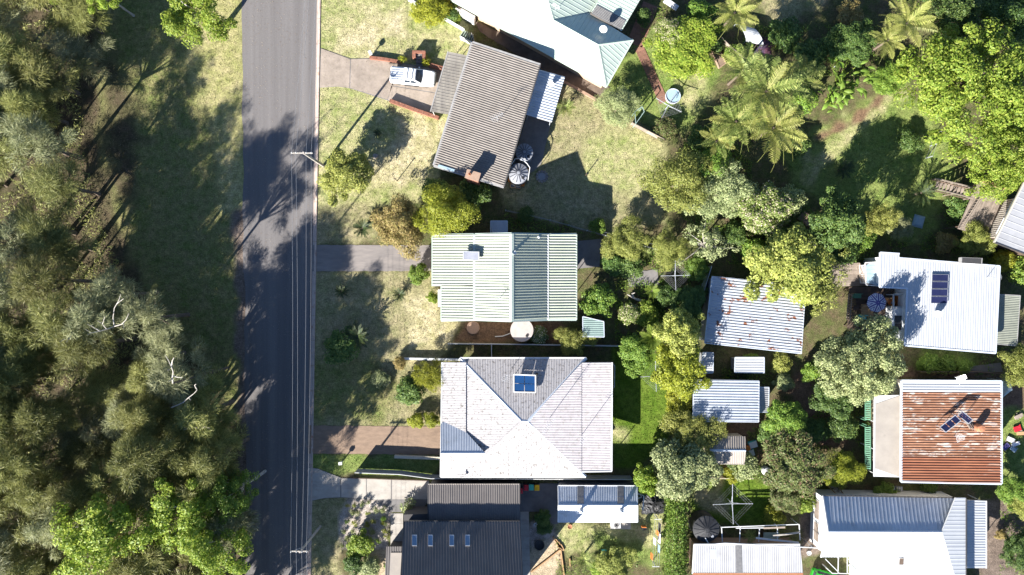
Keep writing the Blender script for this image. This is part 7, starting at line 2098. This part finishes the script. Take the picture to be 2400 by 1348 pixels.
# ------------------------------------------------------------------ umbrella deck furniture
t = thing('parasol', 'octagonal parasol with navy and white stripes on the deck', 'parasol', W(2055, 710, 1.5))
zt = 3.6; ctr = W(2055.5, 709.5, zt); rad = 23.5 / PXM * (CAM_H - zt) / CAM_H
MB().tube([(ctr.x, ctr.y, 1.5), (ctr.x, ctr.y, zt + .35)], .03, 8).build('pole', M_trimwhite, t)
MB().lathe((ctr.x, ctr.y, 1.5), [(.28, 0), (.28, .08), (.05, .12)], 16).build('foot', M_black, t)
apx = ctr + Vector((0, 0, .35))
for g_ in range(8):
    a0, a1 = R(45 * g_ + 10), R(45 * g_ + 55)
    e0 = ctr + Vector((math.cos(a0) * rad, math.sin(a0) * rad, -.1)); e1 = ctr + Vector((math.cos(a1) * rad, math.sin(a1) * rad, -.1))
    mid = e0.lerp(e1, .5); gore = None; nst = 5
    for ee in (e0, e1):
        for s_ in range(nst):
            u0, u1 = s_ / nst, (s_ + 1) / nst
            q = [apx.lerp(ee, u0), mid.lerp(ee, u0), mid.lerp(ee, u1), apx.lerp(ee, u1)]
            mb = MB().add(q, [(0, 1, 2, 3)]) if s_ < nst - 1 else MB().add([q[0], q[1], q[2]], [(0, 1, 2)])
            mt = M_purple if s_ % 2 == 0 else M_fabwhite
            if gore is None: gore = mb.build('canopy_gore', mt, t)
            else: mb.build('stripe', mt, gore)
t = thing('outdoor_table', 'square timber table under the striped parasol', 'table', W(2033, 730, 1.5))
p = W(2033, 729, 2.25)
for i in range(5): MB().box((p.x, p.y - .56 + .28 * i, 2.24), (1.45, .26, .05), R(-8)).build('tabletop_board', M_timbergold, t)
for sx in (-.6, .6):
    for sy in (-.5, .5): MB().box((p.x + sx, p.y + sy, 1.86), (.08, .08, .72)).build('leg', M_timbergold, t)
t = thing('round_table', 'round orange table beside the parasol', 'table', W(2092, 709, 1.5)); p = W(2091, 710, 2.1)
MB().lathe((p.x, p.y, 1.5), [(.22, 0), (.06, .06), (.05, .5), (.42, .52), (.42, .57), (0, .58)], 18).build('top', M_timberorange, t)
MB().lathe((p.x, p.y, 2.08), [(.14, 0), (.16, .12), (0, .13)], 12).build('bowl', M_tankgrey, t)
for lb, x, y, mt in (('brown deck chair right of the striped parasol', 2078, 704, M_timbergold), ('dark deck bench left of the timber table', 2010, 722, M_timberdark), ('green planter box at the top left of the deck', 2010, 694, M_greenslat), ('teal seat below the timber table', 2022, 744, M_cyan)):
    p = W(x, y, 2.0); t = thing('patio_bench' if 'planter' not in lb else 'planter_box', lb, 'seat' if 'planter' not in lb else 'planter', (p.x, p.y, 1.5))
    MB().box((p.x, p.y, 1.93), (.9, .5, .08)).build('seat', mt, t); MB().box((p.x, p.y + .25, 2.2), (.9, .06, .5)).build('backrest', mt, t)
    for sx in (-.38, .38): MB().box((p.x + sx, p.y, 1.70), (.07, .42, .40)).build('leg', mt, t)
t = thing('string_lights', 'curved string of small white lights over the deck', 'string lights', W(2065, 750, 1.5))
pa, pb = W(2040, 757, 3.0), W(2090, 738, 3.1)
pts = sag(pa, pb, .35, 10); MB().tube(pts, .012, 4).build('cable', M_black, t)
for p in pts[::1]: MB().lathe(p - Vector((0, 0, .1)), [(0.02, 0), (.05, .05), (.03, .1), (0, .11)], 8).build('bulb', M_trimwhite, t)
for p in (pa, pb): MB().tube([(p.x, p.y, 1.5), p], .025, 5).build('pole', M_trimgrey, t)

# ------------------------------------------------------------------ backyard things
t = thing('pergola', 'open white pergola frame above the long grey shed', 'pergola', W(1780, 1250))
for a, b in (((1690, 1236), (1873, 1229)), ((1873, 1229), (1875, 1266)), ((1691, 1236), (1693, 1270)), ((1735, 1235), (1733, 1270)), ((1780, 1240), (1778, 1270)), ((1822, 1233), (1822, 1268)), ((1725, 1238), (1810, 1237))):
    MB().beam(W(*a, 2.3), W(*b, 2.3), .09, .09).build('beam', M_trimwhite, t)
for x, y in ((1691, 1237), (1735, 1236), (1822, 1234), (1872, 1230)): p = W(x, y, 2.3); MB().beam((p.x, p.y, 0), (p.x, p.y, 2.3), .08, .08).build('post', M_trimwhite, t)
for lb, a, b, mt in (('upper of two long pale planks across the pergola frame', (1812, 1256), (1875, 1248), M_palebark), ('lower long white plank across the pergola frame', (1772, 1261), (1872, 1272), M_trimwhite), ('short timber board at the top right of the pergola frame', (1790, 1238), (1840, 1236), M_timber)):
    p, q = W(*a, 2.42), W(*b, 2.42); tag(MB().beam(p, q, .2, .08).build('plank', mt), lb, 'plank')
t = thing('potting_bench', 'grey bench top inside the pergola frame', 'bench', W(1808, 1254))
MB().box(W(1808, 1255, .9), (1.9, .7, .06)).build('top', M_tealfence, t)
for sx in (-.85, .85): p = W(1808, 1255, .9); MB().box((p.x + sx, p.y, .44), (.08, .6, .86)).build('leg', M_timberdark, t)
t = thing('air_conditioner', 'white outdoor fan unit behind the long zinc shed', 'air conditioner', W(1444, 1232))
p = W(1444, 1231, .9); MB().box((p.x, p.y, .48), (1.1, .75, .84)).build('case', M_trimwhite, t, bevel=.03)
MB().lathe((p.x + .05, p.y, .9), [(.34, 0), (.34, .05), (.28, .05), (.28, .01), (0, .01)], 20).build('fan_guard', M_trimgrey, t)
for i in range(5): a = i * 1.2566; MB().box((p.x + .05 + .14 * math.cos(a), p.y + .14 * math.sin(a), .925), (.26, .10, .012), a).build('fan_blade', M_black, t)
t = thing('fire_pit', 'round black bowl on the sandy corner', 'fire pit', W(1264, 1275)); c0 = W(1264, 1275)
MB().lathe(c0, [(.4, 0), (.58, .3), (.62, .45), (.56, .45), (.5, .3), (0, .2)], 22).build('bowl', M_black, t)
for x, y, lb in ((1255, 1228, 'white rimmed pot nearest the concrete path'), (1262, 1237, 'white pot below the rimmed one'), (1274, 1224, 'terracotta pot with the dark shrub'), (1335, 1232, 'square brown planter behind the long zinc shed'), (1893, 1294, 'empty round pot beside the long white pipe')):
    p = W(x, y); t = thing('plant_pot', lb, 'pot', p); MB().lathe(p, [(.16, 0), (.26, .4), (.28, .42), (.24, .42), (.20, .36), (0, .35)], 14).build('pot', M_terracotta if 'terra' in lb or 'brown' in lb else M_trimwhite, t); MB().lathe(p + Vector((0, 0, .34)), [(.21, 0), (0, .02)], 12).build('soil', M_timberdark, t)
t = thing('garden_steps', 'pale timber steps at the sandy corner', 'steps', W(1307, 1270))
for i in range(4):
    a, b = W(1296 + 6 * i, 1262 + 6 * i - 4, .1), W(1312 + 3 * i, 1284 - 0 * i + 2 * i, .1); MB().beam((1 * a.x, a.y, .09 + .0 * i), (b.x, b.y, .09), .22, .18).build('sleeper', M_timbergold, t)
for lb, a, b in (('timber edging from the steps to the lower left', (1312, 1288), (1245, 1340)), ('timber edging from the steps downwards', (1314, 1288), (1322, 1348)), ('short timber edge beside the spiky palm', (1335, 1308), (1336, 1326))):
    p, q = W(*a), W(*b); tag(MB().beam((p.x, p.y, .1), (q.x, q.y, .1), .14, .2).build('edging', M_timbergold), lb, 'edging')
t = thing('bird_house', 'teal box on a post in the backyard', 'bird house', W(1415, 1295)); p = W(1415, 1295, 1.2)
MB().box((p.x, p.y, .5), (.08, .08, 1.0)).build('post', M_timberdark, t); MB().box((p.x, p.y, 1.15), (.5, .55, .35)).build('box', M_cyan, t); MB().prism([(p.x - .32, p.y - .35), (p.x + .32, p.y - .35), (p.x + .32, p.y + .35), (p.x - .32, p.y + .35)], 1.33, 1.38).build('roof', M_teal, t)
t = thing('shade_sheet', 'crumpled black sheet with a coil of hose beside the tall hedge', 'sheet', W(1530, 1175))
rs = np.random.default_rng(5); nx_ = 16; vv = []
for j in range(nx_ + 1):
    for i in range(nx_ + 1):
        x, y = 1503 + 62 * i / nx_ + rs.normal(0, 1.2), 1148 + 56 * j / nx_ + rs.normal(0, 1.2); e_ = min(i, j, nx_ - i, nx_ - j) / 8
        p = W(x, y); vv.append((p.x, p.y, 0.04 + .55 * e_ + abs(math.sin(math.atan2(j - 8, i - 8) * 5)) * .35 * e_ + rs.uniform(0, .08)))
MB().add(vv, [(j * (nx_ + 1) + i, (j + 1) * (nx_ + 1) + i, (j + 1) * (nx_ + 1) + i + 1, j * (nx_ + 1) + i + 1) for j in range(nx_) for i in range(nx_)]).build('sheet', M_tankblack, t)
c0 = W(1542, 1189, .5); pts = [c0 + Vector((math.cos(a * .3) * (.42 + .004 * a), math.sin(a * .3) * (.42 + .004 * a), .25 + .002 * a)) for a in range(0, 80)]
MB().tube(pts, .03, 5).build('hose_coil', M_black, t)
t = thing('downpipe', 'white bent pipe at the right end of the long zinc shed', 'pipe', W(1505, 1175))
MB().tube([W(1494, 1157, 2.4), W(1502, 1159, 2.4), W(1503, 1166, 2.4), W(1494, 1168, 2.4)], .06, 6).build('loop', M_trimwhite, t)
MB().tube([W(1505, 1160, 2.3), W(1509, 1162, 2.3), W(1507, 1195, 2.2), (W(1507, 1195, 2.2).x, W(1507, 1195, 2.2).y, 0)], .07, 6).build('pipe', M_trimwhite, t)
t = thing('garden_chair', 'orange and black chair near the clothes line', 'chair', W(1510, 1235)); p = W(1510, 1238, .5)
MB().box((p.x, p.y, .45), (.55, .5, .06)).build('seat', M_black, t); MB().box((p.x - .1, p.y + .26, .75), (.55, .08, .55)).build('backrest', M_orange, t)
for sx in (-.22, .22):
    for sy in (-.2, .2): MB().box((p.x + sx, p.y + sy, .21), (.05, .05, .42)).build('leg', M_black, t)
# teal bins and junk by the beige shed
for lb, x, y, mt, s_ in (('teal tub above the white lidded one', 1766, 1043, M_cyan, .5), ('white lidded teal tub beside the beige shed', 1760, 1063, M_cyan, .48), ('orange tub between the teal ones', 1753, 1052, M_orange, .35)):
    p = W(x, y, .6); t = thing('storage_tub', lb, 'tub', (p.x, p.y, 0), .3)
    put(t, MB().prism([(-s_, -s_ * .8), (s_, -s_ * .8), (s_, s_ * .8), (-s_, s_ * .8)], 0, .5), 'tub', mt, None, bevel=.04)
    put(t, MB().prism([(-s_ * .9, -s_ * .7), (s_ * .9, -s_ * .7), (s_ * .9, s_ * .7), (-s_ * .9, s_ * .7)], .502, .56), 'lid', M_trimwhite if 'white' in lb else mt, None)
t = thing('round_ornament', 'white domed lid in the shrubs right of the beige shed', 'dome', W(1792, 1101)); MB().lathe(W(1792, 1101), [(.5, 0), (.55, .7), (.45, .95), (.2, 1.08), (0, 1.1)], 18).build('dome', M_trimwhite, t)
# white curved shelter, tarp heap at the top
t = thing('shelter', 'white curved corrugated shelter at the top right of the palm', 'shelter', W(1752, 68))
A, B = W(1728, 52, 1.6), W(1775, 62, 1.6); wv = (W(1752, 92, 1.6) - W(1728, 52, 1.6)); n_ = 10
for j in range(6):
    mb = MB()
    for i in range(n_):
        def pt(i_, j_):
            th = math.pi * i_ / n_; base = A.lerp(Vector((B.x - .3, B.y, B.z)), j_ / 6) ; return Vector((base.x, base.y, 0)) + Vector((wv.x, wv.y, 0)) * (.5 - .5 * math.cos(th)) + Vector((0, 0, .9 + .75 * math.sin(th)))
        mb.quad(pt(i, j + .02), pt(i, j + .98), pt(i + 1, j + .98), pt(i + 1, j + .02))
    mb.build('curved_sheet', M_whiteclean, t)
for i_, j_ in ((0, 0), (n_, 0), (0, 6), (n_, 6)):
    base = A.lerp(Vector((B.x - .3, B.y, B.z)), j_ / 6); p = Vector((base.x, base.y, 0)) + Vector((wv.x, wv.y, 0)) * (0 if i_ == 0 else 1); MB().tube([p, p + Vector((0, 0, .92))], .03, 5).build('post', M_steel, t)
for lb, x, y, mt, s_ in (('dark blue and red tarp heap below the curved shelter', 1790, 108, M_navy, 1.0), ('pale blue tarp board lying on the shaded lawn', 2152, 519, M_bluepale, .65)):
    p = W(x, y); t = thing('tarp', lb, 'tarp', p); rs = np.random.default_rng(int(x)); vv = []
    for j in range(9):
        for i in range(9):
            e_ = min(i, j, 8 - i, 8 - j) / 4; vv.append((p.x + (i - 4) / 4 * s_ + (j - 4) * .05, p.y + (j - 4) / 4 * s_ * 1.1 - (i - 4) * .04, .04 + (.5 if s_ > .8 else .35) * min(1, e_ * (1 if s_ > .8 else 3)) + rs.uniform(0, .1 if s_ > .8 else .02)))
    MB().add(vv, [(j * 9 + i, j * 9 + i + 1, (j + 1) * 9 + i + 1, (j + 1) * 9 + i) for j in range(8) for i in range(8)]).build('sheet', mt, t)
t = thing('garden_bench', 'long pale bench on the red paving at the top', 'bench', W(1568, 15)); p, q = W(1555, 3, .5), W(1585, 24, .5)
for k in range(3): o_ = Vector((.14, .2, 0)) * k; MB().beam(p + o_, q + o_, .2, .05).build('slat', M_trimwhite, t)
for u in (.1, .9): c_ = p.lerp(q, u) + Vector((.14, .2, 0)); MB().box((c_.x, c_.y, .23), (.3, .4, .46), R(-35)).build('leg', M_timber, t)
t = thing('raised_bed', 'brown soil bed in timber edging on the back lawn', 'garden bed', W(1677, 140))
MB().prism([tuple(W(x, y).xy) for x, y in ((1668, 118), (1682, 116), (1698, 150), (1684, 160))], 0, .3).build('soil', M_gravel, t)
for a, b in (((1667, 118), (1684, 161)), ((1682, 115), (1699, 150)), ((1684, 161), (1699, 150)), ((1667, 118), (1682, 115))): MB().beam(W(*a) + Vector((0, 0, .18)), W(*b) + Vector((0, 0, .18)), .1, .36).build('edge', M_brickpale, t)
t = thing('raised_bed', 'timber edged soil bed beside the grey-olive shrub', 'garden bed', W(1885, 520))
MB().prism([tuple(W(x, y).xy) for x, y in ((1868, 512), (1885, 495), (1930, 530), (1912, 545))], 0, .15).build('soil', M_gravel, t); MB().box(W(1893, 522) + Vector((0, 0, .2)), (.8, .6, .2), .4).build('stone', M_brickpale, t)
t = thing('arbor', 'white and green garden arch beside the grey timber fence', 'arch', W(1497, 270))
for a, b in (((1488, 262), (1505, 250)), ((1490, 290), (1510, 262)), ((1488, 262), (1490, 290)), ((1505, 250), (1510, 262))): MB().beam(W(*a, 2.0), W(*b, 2.0), .07, .07).build('beam', M_tealfence, t)
for a in ((1488, 262), (1505, 250), (1490, 290), (1510, 262)): p = W(*a, 2.0); MB().beam((p.x, p.y, 0), (p.x, p.y, 2.0), .07, .07).build('post', M_tealfence, t)
# driftwood and flowers, rubbish heap right of the rusty roof
dead_tree('pale twisted driftwood trunk in the garden below the large clothes hoist', None, [[(1512, 708), (1500, 704), (1488, 700), (1478, 694), (1470, 690)], [(1484, 698), (1482, 688), (1488, 686)]], (.5, .9), .2)
hp = random.Random(3)
for i, (lb, x, y, mt) in enumerate((('white sheet metal in the rubbish heap', 2366, 1030, M_trimwhite), ('white board in the rubbish heap, lower one', 2378, 1040, M_fabwhite), ('blue board at the bottom of the rubbish heap', 2372, 1052, M_bluepale), ('red plank in the rubbish heap', 2382, 1004, M_red), ('pale timber pallet above the rubbish heap', 2385, 975, M_timber), ('pink bag at the left of the rubbish heap', 2355, 1046, M_purple), ('brown timber offcuts in the rubbish heap', 2390, 1015, M_timbergold), ('orange tarp above the blue canopy', 2382, 892, M_orange))):
    p = W(x, y); t = thing('scrap', lb, 'scrap', p, hp.uniform(-.8, .8))
    put(t, MB().box((0, 0, .18), (hp.uniform(.7, 1.1), hp.uniform(.4, .8), .12)), 'board', mt, None)
    for k in range(3): put(t, MB().beam((hp.uniform(-.6, .6), hp.uniform(-.4, .4), .06), (hp.uniform(-.6, .6), hp.uniform(-.4, .4), .22), .1, .06), 'offcut', hp.choice([mt, M_timber]), None)
for lb, x, y, mt in (('blue and white crate below the rusty roof', 2086, 1144, M_bluepale), ('second crate beside the blue and white one', 2104, 1144, M_tankgrey)):
    p = W(x, y); t = thing('crate', lb, 'crate', p); MB().box(p + Vector((0, 0, .2)), (.8, .5, .4)).build('box', mt, t, bevel=.03)
    for s in (-.25, 0, .25): MB().box(p + Vector((s, 0, .42)), (.12, .5, .04)).build('slat', M_trimwhite, t)
